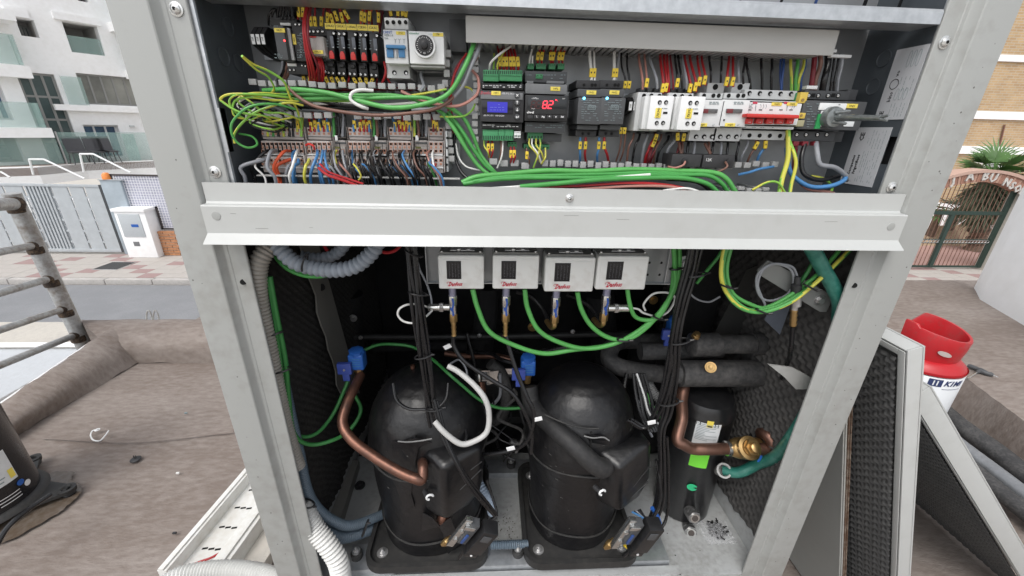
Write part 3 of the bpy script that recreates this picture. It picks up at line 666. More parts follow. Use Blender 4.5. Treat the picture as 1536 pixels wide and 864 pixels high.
def fan(mb, c, az, el, L, k=17, droop=.5):
 d = Vector((math.cos(az) * math.cos(el), math.sin(az) * math.cos(el), math.sin(el))); hub = c + d * L * .45
 mb.rings([(c, .02), (hub, .012)], 4); s = d.cross(Vector((0, 0, 1))).normalized(); u = s.cross(d)
 for i in range(k):
  a = (i / (k - 1) - .5) * 2.7; e = d * math.cos(a) + s * math.sin(a) + u * .1; l = L * (.62 + .1 * math.cos(a)) * random.uniform(.85, 1.05)
  q = [hub, hub + e * l * .5 + Vector((0, 0, -.02)), hub + e * l + Vector((0, 0, -droop * l * random.uniform(.15, .5)))]; w = (s * math.cos(a) - d * math.sin(a)).normalized() * .022 + u * .008
  mb.add([q[0] - w * .3, q[0] + w * .3, q[1] + w, q[1] - w, q[2]], [(0, 1, 2, 3), (3, 2, 4)])
for i in range(34):
 mb = MB(); fan(mb, ax1, i * 2.4, random.uniform(-.1, 1.1), random.uniform(.8, 1.2)); mb.build('leaf', LEAF, pm, smooth=False)
dr_ = MB()
for i in range(230):
 t = random.uniform(.66, 1); c = ax0.lerp(ax1, t); fan(dr_, c, random.uniform(0, 6.28), random.uniform(-1.5, -.7), random.uniform(.6, .95), 7, .9)
o = dr_.build('dry_leaf_skirt', DRY, pm, smooth=False); o['kind'] = 'stuff'
for i, (px, py) in enumerate(((1412, 312), (1440, 306))):
 c = WY(px, py, 12.0); mb = MB()
 for k in range(14): fan(mb, Vector((c.x, 12, c.z - .2)), random.uniform(0, 6.28), random.uniform(-.2, .9), .7, 9, .6)
 sh = thing('low_palm', ('dark young palm seen through the left bars of the iron gate', 'dark young palm right behind the middle of the iron gate')[i], 'palm', (c.x, 12, PV))
 mb.build('crown', DRY if i else LEAF, sh, smooth=False); MB().rings([(Vector((c.x, 12, PV)), .12), (Vector((c.x, 12, c.z - .15)), .1)], 8).build('trunk', MATS['palm_bark'], sh)
# ============================================================ NEAR THE CABINET
# ---- welded tube railing on the left
RAILM = wear('dull_welded_steel', (.40, .41, .41), (.14, .10, .07), .45, .35, 7, 60, .8, .1, 80, .42, .66)
BURN = wear('burnt_weld_steel', (.035, .025, .02), (.22, .15, .09), .7, .4, 40, 120, .8, .3, 200)
RYR = 1.62
rail = thing('railing', 'unfinished steel tube railing with burnt welds at the left edge', 'railing', WY(128, 524, 1.75))
tp, bt = WY(17, 290, RYR), WZ(130, 527, .12); bt = WY(130, 527, RYR + .06)
r_ = msz(19, tp.lerp(bt, .5)) / 2
post = MB().rings([(tp, r_), (bt, r_)], 20).build('post', RAILM, rail)
pd = (bt - tp)
for k, (py, lx, ly) in enumerate(((303, -60, 309), (358, -60, 390), (406, -60, 457), (453, -60, 515), (496, -60, 572), (535, -60, 640))):
 t = (py - 290) / (527 - 290); a = tp + pd * min(t, 1.0)
 if k == 5: a = WY(118, 536, RYR + .05)
 e = WY(lx, ly, RYR - .42 - .04 * k); rr_ = msz((20, 11, 11, 10, 10, 10)[k], a) / 2 * .9
 MB().rings([(a - (a - e).normalized() * -.0, rr_), (a.lerp(e, .999), rr_)], 14).build('tube', RAILM, rail)
 if k < 5:
  w = MB(); dd = (a - e).normalized(); w.rings([(a - dd * r_ * 1.35, rr_ * 1.05), (a - dd * r_ * 1.0, rr_ * 1.3), (a - dd * r_ * .6, rr_ * 1.35)], 14)
  w.build('weld', BURN, rail)
  for q in (.28,):
   c = a + pd.normalized() * q * .08 + Vector((0, -r_ * .25, 0)); MB().rings([(c - pd.normalized() * .018, r_ * 1.0), (c - pd.normalized() * .008, r_ * 1.025), (c + pd.normalized() * .008, r_ * 1.025), (c + pd.normalized() * .02, r_ * 1.0)], 20).build('burn_ring', BURN, rail)
MB().lathe([(r_ * 1.7, -.012), (r_ * 1.75, 0), (r_ * 1.2, .012), (r_ * 1.02, .02)], bt + Vector((0, 0, -.01)), n=20).build('weld_collar', RAILM, rail)
lh = MB()
for dx in (0, .055):
 p = WY(224, 480, 2.6) + Vector((dx, 0, 0)); lh.rings([(p + Vector((.022 * math.cos(t) + .02 * math.sin(t), 0, .0 + .09 * math.sin(t))), .006) for t in [math.pi * k / 10 for k in range(11)]], 8)
tag(lh.build('ladder_hoops', RAILM), 'two grey tube hoops rising behind the low parapet', 'ladder')
# ---- loose compressor standing in a puddle
c0 = Vector((-1.775, .56, 0)); r0 = .135
CB = wear('glossy_black_shell', (.012, .012, .014), (.03, .03, .03), .25, .0, 5, 60, .6, .03, 100)
lc = thing('loose_compressor', 'black compressor standing in a wet patch on the roof at the left edge', 'compressor', c0)
MB().lathe([(.09, .03), (r0, .05), (r0, .52), (r0 + .004, .525), (r0 + .004, .55), (r0, .555), (r0 - .01, .62), (.08, .67), (.02, .685)], c0, n=48).build('shell', CB, lc)
ft = MB(); ft.lathe([(r0 + .002, .05), (r0 + .012, .045), (r0 + .02, .03), (r0 + .01, .022), (.07, .02)], c0, n=40)
for az in (.28, 1.85, 3.4, 5.0):
 d = Vector((math.cos(az), math.sin(az), 0)); s = Vector((-d.y, d.x, 0)); p = c0 + d * (r0 - .02) + Vector((0, 0, .02)); t = c0 + d * (r0 + .085) + Vector((0, 0, .015))
 ft.prism([p - s * .07, p + s * .07, t + s * .022, t - s * .022], (0, 0, .012)); ft.lathe([(.024, 0), (.026, .016), (.016, .018), (.011, .012), (.011, -.004)], t, n=18)
ft.build('foot_plate', RUBBER, lc)
for az in (.28, 5.0, 1.85, 3.4):
 d = Vector((math.cos(az), math.sin(az), 0)); t = c0 + d * (r0 + .085); MB().lathe([(.018, -.001), (.02, .008), (.015, .014)], t, n=14).build('rubber_foot', BPL, lc)
def on_cyl(c, r, a0, a1, z0, z1, n=10):
 mb = MB(); mb.grid(lambda u, v: Vector((c.x + r * math.cos(a0 + (a1 - a0) * u), c.y + r * math.sin(a0 + (a1 - a0) * u), z0 + (z1 - z0) * v)), n, 1); return mb
PAPER = mat('printed_paper', (.62, .64, .65), .5, 0, .06, 60)
A_ = .10
on_cyl(c0, r0 + .0012, A_ - .55, A_ + .02, .14, .26).build('label', PAPER, lc)
on_cyl(c0, r0 + .0018, A_ - .12, A_ + .0, .15, .185, 4).build('warning_patch', TAGS, lc)
for k, (z, l) in enumerate(((.245, .4), (.235, .3), (.222, .35), (.21, .2), (.165, .3), (.152, .25))): on_cyl(c0, r0 + .0018, A_ - .5, A_ - .5 + l, z, z + .004, 6).build('print_line', INKG, lc)
for k in range(2):
 a = A_ + .0 + .13 * k; p = c0 + Vector((math.cos(a), math.sin(a), 0)) * (r0 + .001) + Vector((0, 0, .115 - .02 * k)); n_ = Vector((math.cos(a), math.sin(a), 0))
 MB().cyl(p, p + n_ * .001, .011, n=20).build('round_pictogram', (BLUEP, INKW)[k], lc)
for k in range(3): on_cyl(c0, r0 + .0014, A_ - .5, A_ - .08, .095 - .012 * k, .098 - .012 * k, 8).build('print_line', INKW, lc)
p = WZ(20, 790, .05); wire([(-6, 820, .33), (10, 792, .36), (35, 770, .40), (75, 742, .48)], 7, BLK, 'cable', 'black cable along the foot of the loose compressor', 'cable')
pd_ = [WZ(x, y, .0035) for x, y in ((-40, 815), (10, 812), (50, 790), (85, 770), (108, 752), (122, 735), (118, 722), (106, 716), (110, 708), (85, 706), (60, 716), (-40, 760))]
pc_ = catmull(pd_ + [pd_[0]], 6)[:-1]; mb = MB(); cen = sum((Vector(p) for p in pc_), Vector()) / len(pc_)
pc_ = [p + (cen - p).normalized() * random.uniform(-.004, .006) for p in pc_]
mb.v = [cen] + pc_; mb.f = [(0, i + 1, (i + 1) % len(pc_) + 1) for i in range(len(pc_))]; mb.m = [0] * len(mb.f)
for v in mb.v: v.z = .0045 + roof_h(v.x, v.y) - .006
for v in mb.v: v.z = max(v.z, .001)
WET = wear('wet_roof', (.10, .075, .055), (.17, .15, .13), .18, 0, 8, 60, .8, .12, 60)
o = mb.build('puddle', WET); tag(o, 'wet brown puddle under the loose black compressor', 'puddle')
hk = [WZ(x, y, .006) for x, y in ((146, 645), (139, 646), (136, 653), (140, 660), (150, 661), (158, 653), (163, 646))]
mb = tube_mb(hk, .0028, 6, 6); mb.rings([(hk[0] + Vector((.008 * math.cos(t), .008 * math.sin(t), .001)), .0025) for t in [k * .7 for k in range(10)]], 6)
tag(mb.build('cable_tie', WHP), 'white looped cable tie lying on the roof', 'cable tie')
p = WZ(203, 688, 0); mb = MB().lathe([(.018, -.006), (.019, -.002), (.014, .002), (.005, .003)], p, n=20)
for k in (-1, 1): mb.rings([(p + Vector((k * .003, 0, .002)), .002), (p + Vector((k * .004, .001, .016)), .0015)], 6)
mb.rings([(p + Vector((-.003, 0, .006)), .0015), (p + Vector((.003, 0, .006)), .0015)], 5)
tag(mb.build('plastic_plug', BPL2), 'small round black plastic plug on the roof left of the cabinet', 'plug')
for k, (x, y) in enumerate(((279, 620), (267, 710), (262, 800))):
 p = WZ(x, y, 0); mb = MB(); mb.box(p.x - .006, p.x + .006, p.y - .003, p.y + .003, -.002, .005)
 tag(mb.build('debris', (INKG, WHT, BPL2)[k], bevel=.001), ('tiny grey chip on the roof close to the left cabinet post', 'tiny white chip on the roof below the black plug', 'tiny dark chip on the roof beside the cable tray')[k], 'chip')
# ---- perforated cable tray running away on the left
a, b = WZ(366, 704, .10), WZ(226, 866, .10); ax_ = (b - a); L_ = ax_.length * 1.6; ax_.normalize(); sd_ = Vector((ax_.y, -ax_.x, 0)); sd_ = -sd_ if sd_.x > 0 else sd_
a = a - ax_ * .25; in_ = -sd_
c2 = WZ(352, 828, .10); wid = (c2 - a).dot(in_)
tray = thing('cable_tray', 'white perforated metal cable tray on the roof left of the cabinet', 'cable tray', a + ax_ * L_ / 2 - Vector((0, 0, .1)))
TRAYM = wear('white_tray_paint', (.66, .66, .64), (.42, .38, .30), .45, 0, 4, 60, .5, .03, 200)
def tp_(s, w, z): return a + ax_ * s + in_ * w + Vector((0, 0, z))
mb = MB()
for w0, w1, z0, z1 in ((0, .028, -.06, 0), (.004, .02, 0, .006), (wid - .05, wid, -.06, -.004), (wid - .04, wid - .012, -.004, .004)):
 mb.para(tp_(0, w0, z0), ax_ * L_, in_ * (w1 - w0), (0, 0, z1 - z0))
mb.build('side_rail', TRAYM, tray, bevel=.002)
MB().para(tp_(0, .028, -.045), ax_ * L_, in_ * (wid - .078), (0, 0, .003)).build('base', TRAYM, tray)
sl_ = MB()
n = int(L_ / .035)
for i in range(n):
 for j in range(4):
  w = .028 + (wid - .078) * (.16 + .2 * j + (.03 if i % 2 else 0)); s = .01 + i * L_ / n
  if i % 2 == 0: sl_.para(tp_(s, w, -.0418), ax_ * .006 + in_ * .002, in_ * .016 - ax_ * .004, (0, 0, .0006))
sl_.build('slots', HOLE, tray)['kind'] = 'stuff'
MB().para(tp_(0, -.02, -.1), ax_ * L_, in_ * .02, (0, 0, .02)).build('foot', TRAYM, tray)
wire_p = [WZ(x, y, .075) for x, y in ((262, 868), (290, 847), (318, 836), (342, 822))]
tag(tube_mb(wire_p, .0035, 8).build('wire', RED), 'single pinkish red wire lying in the perforated cable tray', 'wire')
tag(corr_mb([WZ(215, 905, .13), WZ(258, 868, .15), WZ(300, 857, .15), WZ(350, 854, .15), WZ(400, 862, .15), WZ(450, 885, .15)], .021, .0085, .13, 18).build('corrugated_conduit', CWHITE), 'white corrugated conduit crossing the cable tray at the bottom edge', 'conduit')
struct(MB().para(tp_(0, wid - .03, -.105), ax_ * L_, in_ * .10, (0, 0, .045)), 'plinth', CONC, bevel=.004)
# ---- gas cylinder
gc = Vector((1.84, 1.0, -.01))
def cylrows(px, py):
 return WY(px, py, gc.y)
REDC = wear('red_cylinder_paint', (.42, .012, .018), (.22, .05, .045), .35, 0, 14, 90, .7, .04, 120, .52, .7); WHC = mat('white_cylinder_paint', (.66, .68, .70), .35, 0, .04, 10)
cyl_x = WY(1374, 545, gc.y).x; R_ = msz(53, Vector((cyl_x, gc.y, .5)))
zt_ = WY(1398, 488, gc.y).z; zs = WY(1398, 526, gc.y).z; zb_ = WY(1390, 571, gc.y - R_).z
gc.x = cyl_x
t = thing('gas_cylinder', 'white refrigerant gas cylinder with a red shoulder and red guard collar behind the leaning panels', 'gas cylinder', gc)
MB().lathe([(R_ * .8, .0), (R_ * .97, .03), (R_, .06), (R_, zb_ + .01), (R_ * .99, zb_ + .012)], gc * 1, n=48).build('body', WHC, t)
zt0 = gc.z
MB().lathe([(R_ * 1.002, zb_ + .01 - zt0), (R_ * 1.01, zb_ + .02 - zt0), (R_ * 1.0, zs - .045 - zt0), (R_ * .95, zs - .022 - zt0), (R_ * .84, zs - .006 - zt0), (R_ * .76, zs + .004 - zt0), (R_ * .3, zs + .006 - zt0)], gc, n=48).build('shoulder', REDC, t)
cm = MB(); cr0, cr1 = R_ * .75, R_ * .80; n = 60; aa, ab = math.radians(-185), math.radians(75)
def top_(u): return zt_ - .004 + .02 * math.cos(u * math.pi * 2.0) + (.012 if u < .1 else 0)
rows = []
for i in range(n + 1):
 u = i / n; an = aa + (ab - aa) * u; z1 = top_(u); 
 if u > .93: z1 -= (u - .93) * .8
 d = Vector((math.cos(an), math.sin(an), 0)); o = Vector((gc.x, gc.y, 0)); zl = zs - .002
 rows.append([o + d * cr1 * .93 + Vector((0, 0, zl)), o + d * cr1 + Vector((0, 0, (zl + z1) / 2)), o + d * cr1 * 1.03 + Vector((0, 0, z1 - .006)), o + d * cr1 * 1.01 + Vector((0, 0, z1)), o + d * cr0 * 1.0 + Vector((0, 0, z1)), o + d * cr0 * .98 + Vector((0, 0, z1 - .01)), o + d * cr0 * .95 + Vector((0, 0, (zl + z1) / 2)), o + d * cr0 * .9 + Vector((0, 0, zl))])
cm.v = [p for r in rows for p in r]; k = 8
cm.f = [(i * k + j, i * k + (j + 1) % k, (i + 1) * k + (j + 1) % k, (i + 1) * k + j) for i in range(n) for j in range(k)] + [tuple(range(k - 1, -1, -1)), tuple(n * k + j for j in range(k))]; cm.m = [0] * len(cm.f)
cm.build('guard_collar', REDC, t, angle=60)
an = math.radians(-112); hc = Vector((gc.x + cr1 * 1.0 * math.cos(an), gc.y + cr1 * 1.0 * math.sin(an), (zs + zt_) / 2 - .012)); hn = Vector((math.cos(an), math.sin(an), 0)); hs_ = Vector((-hn.y, hn.x, 0))
ov = MB(); ov.v = [hc + hn * .002 + hs_ * .026 * math.cos(a) + Vector((0, 0, .011 * math.sin(a) - .006 * math.cos(a))) for a in [i * math.pi / 12 for i in range(24)]]; ov.f = [tuple(range(24))]; ov.m = [0]
ov.prism([v.copy() for v in ov.v], hn * .002); ov.build('grip_opening', mat('roof_seen_through', (.42, .36, .34), .7, 0, .1), t)
MB().lathe([(.03, zs - zt0), (.03, zs + .02 - zt0), (.018, zs + .022 - zt0), (.018, zs + .05 - zt0), (.026, zs + .052 - zt0), (.026, zs + .065 - zt0)], gc, n=16).build('valve', BRASS, t)
NAVY = mat('navy_print', (.03, .045, .12), .5, 0, 0)
def curved_text(s, c, r, a0, z, size, m, parent, shear=0, bold=0):
 """letters set one by one round a cylinder"""
 a = a0; wd = {'K': .74, 'I': .34, 'M': .92}
 for i, ch in enumerate(s):
  if i: a += size * (wd[s[i - 1]] + wd[ch]) / 2 / r
  M = Matrix.Translation((c.x, c.y, z)) @ Matrix.Rotation(a + math.pi / 2, 4, 'Z') @ Matrix.Translation((0, -r - .0006, 0)) @ FRONT
  if ch != ' ': text(ch, size, M, m, parent, 'letter', ext=.0004, shear=shear, bold=bold)
lc0 = math.radians(-99); zk = WY(1395, 577, gc.y - R_).z
curved_text('KIMI', gc, R_, lc0 + .02, zk, .036, NAVY, t, .25, .0012)
mb = on_cyl(gc, R_ + .0008, lc0 - .40, lc0 - .09, zk - .018, zk + .018); mb.build('logo_bar', NAVY, t); 
for q in (0, 1): on_cyl(gc, R_ + .0014, lc0 - .30 + .08 * q, lc0 - .27 + .08 * q, zk - .012, zk + .012, 3).build('logo_stripe', WHC, t)
on_cyl(gc, R_ + .0008, lc0 - .05, lc0 + .5, zk - .030, zk - .0275).build('print_line', NAVY, t)
# ---- T-handle hex key
hz = .175; p1, p2, p3, p4, p5 = WZ(1452, 548, hz), WZ(1490, 563, hz), WZ(1497, 566, hz), WZ(1470, 556, hz), WZ(1451, 568, .165)
t = thing('hex_key', 'black T-handle hex key lying on the roof right of the red cylinder', 'hex key', p4 - Vector((0, 0, .01)))
d = (p2 - p1).normalized(); L_h = (p2 - p1).length
MB().rings([(p1, .008), (p1 + d * .01, .012), (p1 + d * L_h * .4, .011), (p4, .016), (p4 + d * .03, .011), (p2 - d * .01, .012), (p2, .008)], 14).build('handle', DGP, t)
MB().rings([(p2, .0035), (p3, .0035)], 6).build('tip', SCREW, t); MB().rings([(p4, .0035), (p5, .0035)], 6).build('blade', SCREW, t)
MB().rings([(p4, .011), (p4.lerp(p5, .25), .006)], 10).build('neck', DGP, t)
# ---- thick lagged pipes on the right
for k, (l, r, m, lab) in enumerate(((((1395, 600), (1441, 640), (1490, 675), (1536, 712), (1640, 800)), 14, INSUL, 'uppermost black lagged pipe on the roof at the right edge'),
                              (((1395, 630), (1440, 668), (1490, 706), (1536, 742), (1640, 830)), 11, mat('grey_pipe_jacket', (.22, .23, .24), .4, .3, .15), 'grey pipe between two black pipes at the right edge'),
                              (((1395, 655), (1440, 690), (1490, 730), (1536, 766), (1640, 850)), 12, INSUL, 'lowest black lagged pipe at the right edge'))):
 p = [WZ(x, y, .05) for x, y in l]; tag(tube_mb(p, msz(r, p[2]) * 1.0, 16).build('lagged_pipe', m), lab, 'pipe')
# ---- acoustic foam as real egg-crate relief
def foam_mb(o, u, v, nrm, W, H, pitch=.019, amp=.008, res=5, ragged=.0, mb=None):
 u, v, nrm, o = Vector(u).normalized(), Vector(v).normalized(), Vector(nrm).normalized(), Vector(o)
 nu, nv = int(W / pitch * res), int(H / pitch * res); mb = mb or MB()
 def f(a, b):
  x, y = a * W, b * H; h = amp * (.55 + .5 * math.sin(x * math.pi * 2 / pitch) * math.sin(y * math.pi * 2 / pitch) + .25 * math.sin(y * math.pi * 4 / pitch + math.sin(x * math.pi * 2 / pitch)))
  if b < .5: y += ragged * (1 - b * 2) * (math.sin(x * 60) * .6 + math.sin(x * 23 + 1) + .4 * math.sin(x * 130))
  return o + u * x + v * y + nrm * h
 return mb.grid(f, nu, nv)
# ---- panels leaning against the cabinet
def panel(name, lab, top, bot, L, thk, lip, foam, edge_m, up_m, n_out, gasket=False, y_back=None):
 """top/bot: front-edge points of the inner face; runs back along +Y for L"""
 dv = (top - bot); bot = bot - dv.normalized() * (bot.z / dv.normalized().z) ; dv = top - bot; H = dv.length; v = dv.normalized(); Yv = Vector((0, 1, 0))
 nrm = Vector((-v.z, 0, v.x)); nrm = nrm if nrm.dot(n_out) > 0 else -nrm
 t = thing(name, lab, 'panel', bot + Yv * L / 2)
 MB().para(bot + nrm * (thk - .003), Yv * L, v * H, nrm * .003).build('sheet', up_m, t)
 MB().para(bot, v * H, Yv * .003, nrm * (thk - .0035)).build('front_flange', edge_m, t, bevel=.001)
 MB().para(bot + Yv * .0035, v * (H - .004), Yv * lip, nrm * -.002).build('front_lip', edge_m, t, bevel=.0006)
 MB().para(bot + v * (H - .003) + Yv * .0035, Yv * (L - .004), v * .003, nrm * (thk - .0035)).build('top_flange', edge_m, t, bevel=.001)
 MB().para(bot + v * (H - .004) + Yv * (lip + .004), Yv * (L - lip - .01), v * -lip, nrm * -.002).build('top_lip', edge_m, t, bevel=.0006)
 MB().para(bot + Yv * (L - .0035), v * (H - .004), Yv * .003, nrm * (thk - .0035)).build('back_flange', edge_m, t)
 if foam:
  foam_mb(bot + Yv * (lip + .004) + nrm * (-.001), Yv, v, -nrm, L - lip * 2, H - lip - .008, .021, .007, 6).build('acoustic_foam', wear('lit_panel_foam', (.085, .085, .085), (.15, .15, .145), .92, 0, 6, 80, .6, .15, 250), t, angle=180)  # lighter grey than the bay foam, with the light on it put into the colour
 return t, bot, v, nrm, H
A_top, A_bot = WY(1362, 527, 0.0), WY(1347, 864, 0.0)
panel('foam_lined_panel', 'white framed panel with egg-crate foam leaning nearest the right cabinet post', A_top, A_bot, .82, .028, .012, True, PAINTB, PAINTB, Vector((1, 0, 0)))
B_top, B_bot = WY(1382, 622, .12), WY(1527, 858, .12)
B_top = B_top + (B_top - B_bot).normalized() * .06
panel('foam_lined_panel', 'white framed foam panel leaning furthest out, below the red cylinder', B_top, B_bot, .70, .045, .008, True, PAINTB, PAINTB, Vector((1, 0, 0)))
C_top, C_bot = WY(1272, 560, .10), WY(1262, 864, .10)
t, bot, v, nrm, H = panel('grey_panel', 'plain grey panel with a brown stained edge between cabinet post and foam panel', C_top, C_bot, .80, .012, .004, False, PAINTG, PAINTG, Vector((1, 0, 0)))
MB().para(bot - nrm * .0025 + Vector((0, .0045, 0)), Vector((0, .79, 0)), v * H, nrm * .002).build('inner_face', mat('grey_panel_face', (.30, .31, .30), .5, 0, .08, 4), t)
GSK = wear('brown_gasket', (.14, .08, .05), (.40, .36, .30), .8, 0, 30, 90, .8, .2, 200)
for k in (0, 1): MB().para(bot + nrm * (.002 + .005 * k) + Vector((0, -.004, 0)), v * H, Vector((0, .0035, 0)), nrm * .0022).build('edge_gasket', GSK, t)
# ============================================================ THE CABINET
XL, XR, ZTOP, ZB = -.422, .636, 1.80, .33
cab = thing('equipment_cabinet', 'off-white open steel cabinet housing electrics above and compressors below', 'cabinet', ((XL + XR) / 2, .4, 0))
def post(s, x0):
 """corner post with its stepped front; s=+1 left post, -1 right post"""
 pr = [(0, 0), (.043, 0), (.0445, .001), (.0485, .010), (.050, .0115), (.0545, .0115), (.0555, .0125), (.0565, .0125), (.0765, .0125), (.0775, .0135), (.0775, .0160), (.0755, .0160), (.0755, .0158), (.048, .014), (.042, .003), (.002, .003), (.002, .06), (0, .06)]
 if s < 0: pr = [(a * 1.02, b) for a, b in pr]
 mb = MB(); mb.prism([Vector((x0 + s * a, b, ZB)) for a, b in pr], (0, 0, ZTOP - ZB)); return mb
for s_, x_ in ((1, XL), (-1, XR)): post(s_, x_).build('post', PAINT, cab, angle=25, bevel=.0005)
ch_ = MB(); random.seed(8)
for i in range(46):
 s_, x_, f_ = random.choice(((1, XL, 0), (-1, XR, 0), (-1, XR, 0))); p = Vector((x_ + s_ * random.uniform(.004, .040), 0, random.uniform(.45, 1.42))); r_ = random.uniform(.0005, .0015); ch_.cyl(p, p + Vector((0, -.00025, 0)), r_, r_ * .7, n=7)
 if i % 9 == 0: p = Vector((random.uniform(-.35, .55), -.0095, random.uniform(1.166, 1.197))); ch_.para(p, (random.uniform(.0005, .02), 0, random.uniform(-.0004, .0004)), (0, -.0002, 0), (0, 0, .0003))
ch_.build('paint_chips', mat('chipped_grey', (.14, .14, .13), .7, 0, .2), cab, smooth=False)['kind'] = 'stuff'
zA = 1.227; x0, x1 = -.337, .5445
bm = MB(); pr = [(0.004, zA), (.004, 1.203), (.002, 1.2005), (-.008, 1.2), (-.0095, 1.1985), (-.0095, 1.1635), (-.0105, 1.162), (-.0215, 1.153), (-.0225, 1.1515), (-.0205, 1.151), (-.008, 1.1595), (-.0075, 1.198), (.006, 1.1985), (.006, zA)]
bm.prism([Vector((-.3735, a, b)) for a, b in pr], (.588 + .3735, 0, 0)).build('middle_beam', PAINTB, cab, angle=25)
B(x0, x1, .0065, .009, 1.146, zA - .001).build('beam_back_lip', PAINTG, cab)
for x in (-.371, .585): pass
dm = MB()
for x, z in ((WY(324, 324, -.01).x, WY(324, 324, -.01).z), (WY(1337, 340, -.01).x, WY(1337, 340, -.01).z)): dm.lathe([(.006, -.0005), (.0055, .0006), (.0045, .0008)], (x, -.0095, z), (0, -1, 0), 20)
dm.build('spot_weld', PAINT, cab)
for px, py, Y in ((265, 14, .0125), (323, 258, .0125), (1416, 64, .0125), (1337, 281, .0125), (854, 297, .004)):
 m_ = MB(); panhead(m_, WY(px, py, Y), .0056 if py != 297 else .0042); m_.cyl(WY(px, py, Y - .0045), WY(px, py, Y - .0046), .0018, n=6); s_ = m_.build('screw', SCREW, cab)
 MB().cyl(WY(px, py, Y) + Vector((0, -.0043, 0)), WY(px, py, Y) + Vector((0, -.0046, 0)), .0021, n=6).build('hex_socket', HOLE, s_)
for px, py in ((365, 423), (1281, 428)): MB().cyl(WY(px, py, .0115), WY(px, py, .0122), .0042, n=16).build('screw_hole', HOLE, cab)
pr1 = WY(1411, 36.7, .012); zr0 = pr1.z; zr1 = WY(1411, 13, .012).z
gr_ = MB(); pr = [(.012, zr0), (.012, zr1 - .003), (.014, zr1), (.034, zr1 + .001), (.034, zr1 - .001), (.0145, zr1 - .002), (.014, zr0 + .002), (.05, zr0 + .002), (.05, zr0)]
B(-.344, .553, .052, .1205, zr1 + .001, zr1 + .003).build('shade_divider', BOXW, cab)  # unseen divider added over the rail to shade the back plate
gr_.prism([Vector((-.344, a, b)) for a, b in pr], (.888 + .01, 0, 0)).build('upper_rail', GALV, cab, angle=25)
WXL, WXR, YB = -.338, .558, .121
def side(x, s, name):
 xa, xb = (x - .0015, x) if s > 0 else (x, x + .0015)
 hz0, hz1 = (1.262, 1.312) if s > 0 else (WX(1320, 250, x).z, WX(1340, 200, x).z)
 if s > 0: h = [WX(318, 161, x), WX(345, 228, x)]
 else: h = [WX(1345, 205, x), WX(1310, 245, x)]
 hz0, hz1 = min(q.z for q in h), max(q.z for q in h); ye = .0300
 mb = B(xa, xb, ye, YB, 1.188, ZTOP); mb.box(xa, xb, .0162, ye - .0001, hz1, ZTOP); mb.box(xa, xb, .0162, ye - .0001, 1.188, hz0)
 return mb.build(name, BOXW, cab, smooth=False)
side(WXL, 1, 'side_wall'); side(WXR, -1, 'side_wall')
for x in (WXL - .012, WXR + .010): B(x, x + .002, .0165, YB, 1.19, ZTOP).build('black_backing', BLACKIN, cab, smooth=False)  # black sheets added behind the side walls so their cut-outs look dark
for a_, b_ in ((-.3460, WXL + .0002), (WXR - .0002, .5600)): B(a_, b_, .0165, .0180, 1.19, ZTOP).build('galvanised_edge', GALV, cab, smooth=False)
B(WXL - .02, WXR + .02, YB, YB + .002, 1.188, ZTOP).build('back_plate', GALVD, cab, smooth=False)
B(WXL - .004, WXR + .004, .0095, YB, 1.184, 1.188).build('compartment_floor', BOXW, cab, smooth=False)
B(XL + .003, XR - .003, .012, .60, ZTOP, ZTOP + .003).build('top_cover', PAINT, cab)
for x, s, pl in ((WXL, 1, ((306, 77), (342, 40), (357, 94))), (WXR, -1, ((1326, 88), (1310, 130)))):
 for px, py in pl:
  p = WX(px, py, x); p.y = max(.05, min(.105, p.y)); MB().lathe([(.011, 0), (.0115, .0008), (.0105, .0012), (.0095, .0004), (.009, .0002)], p, (s, 0, 0), 24).build('knockout', BOXW, cab)
SIDE = PAINTG
for x, a in ((XL + .002, 1), (XR - .004, -1)): B(x, x + .002, .061, .78, ZB + .02, ZTOP).build('side_panel', SIDE, cab)
YR = .74
hole = [(WY(722, 598, YR), WY(748, 556, YR)), (WY(748, 566, YR), WY(775, 553, YR)), (WY(690, 600, YR), WY(720, 625, YR))]
xs = sorted({XL + .004, XR - .004} | {q.x for h in hole for q in h}); zs_ = sorted({.40, 1.188} | {q.z for h in hole for q in h}); mb = MB()
for a_, b_ in zip(xs, xs[1:]):
 for c_, d_ in zip(zs_, zs_[1:]):
  mx, mz = (a_ + b_) / 2, (c_ + d_) / 2
  if not any(min(h[0].x, h[1].x) < mx < max(h[0].x, h[1].x) and min(h[0].z, h[1].z) < mz < max(h[0].z, h[1].z) for h in hole): mb.box(a_, b_, YR, YR + .02, c_, d_)
mb.build('rear_lining', BLACKIN, cab, smooth=False)
B(XL + .004, XR - .004, .13, YR, 1.176, 1.184).build('ceiling_lining', BLACKIN, cab)
ZF = .40
TRAYP = wear('scuffed_white_floor', (.36, .37, .37), (.17, .165, .15), .4, 0, 5, 90, .7, .05, 100, .48, .72)
fl = B(XL + .004, XR - .004, .014, YR, ZF - .004, ZF); fl.build('floor_pan', TRAYP, cab, smooth=False)
xr_ = .600; xl_ = -.385
for x, w in ((xr_, .03), (xl_ - .03, .03)): B(x, x + w, .04, YR - .001, ZF + .0002, ZF + .06).build('pan_upstand', TRAYP, cab, bevel=.002)
B(XL + .02, XR - .02, .013, .0165, ZB, ZF - .005).build('base_skirt', PAINT, cab)
for x in (XL + .02, XR - .08):
 for y in (.03, .66): B(x, x + .06, y, y + .06, -.005, ZB - .001).build('foot', PAINTG, cab, bevel=.003)
B(XL + .005, XR - .005, .02, .07, ZB - .04, ZB - .0015).build('base_rail', PAINTG, cab); B(XL + .005, XR - .005, .70, .75, ZB - .04, ZB - .0015).build('base_rail', PAINTG, cab)
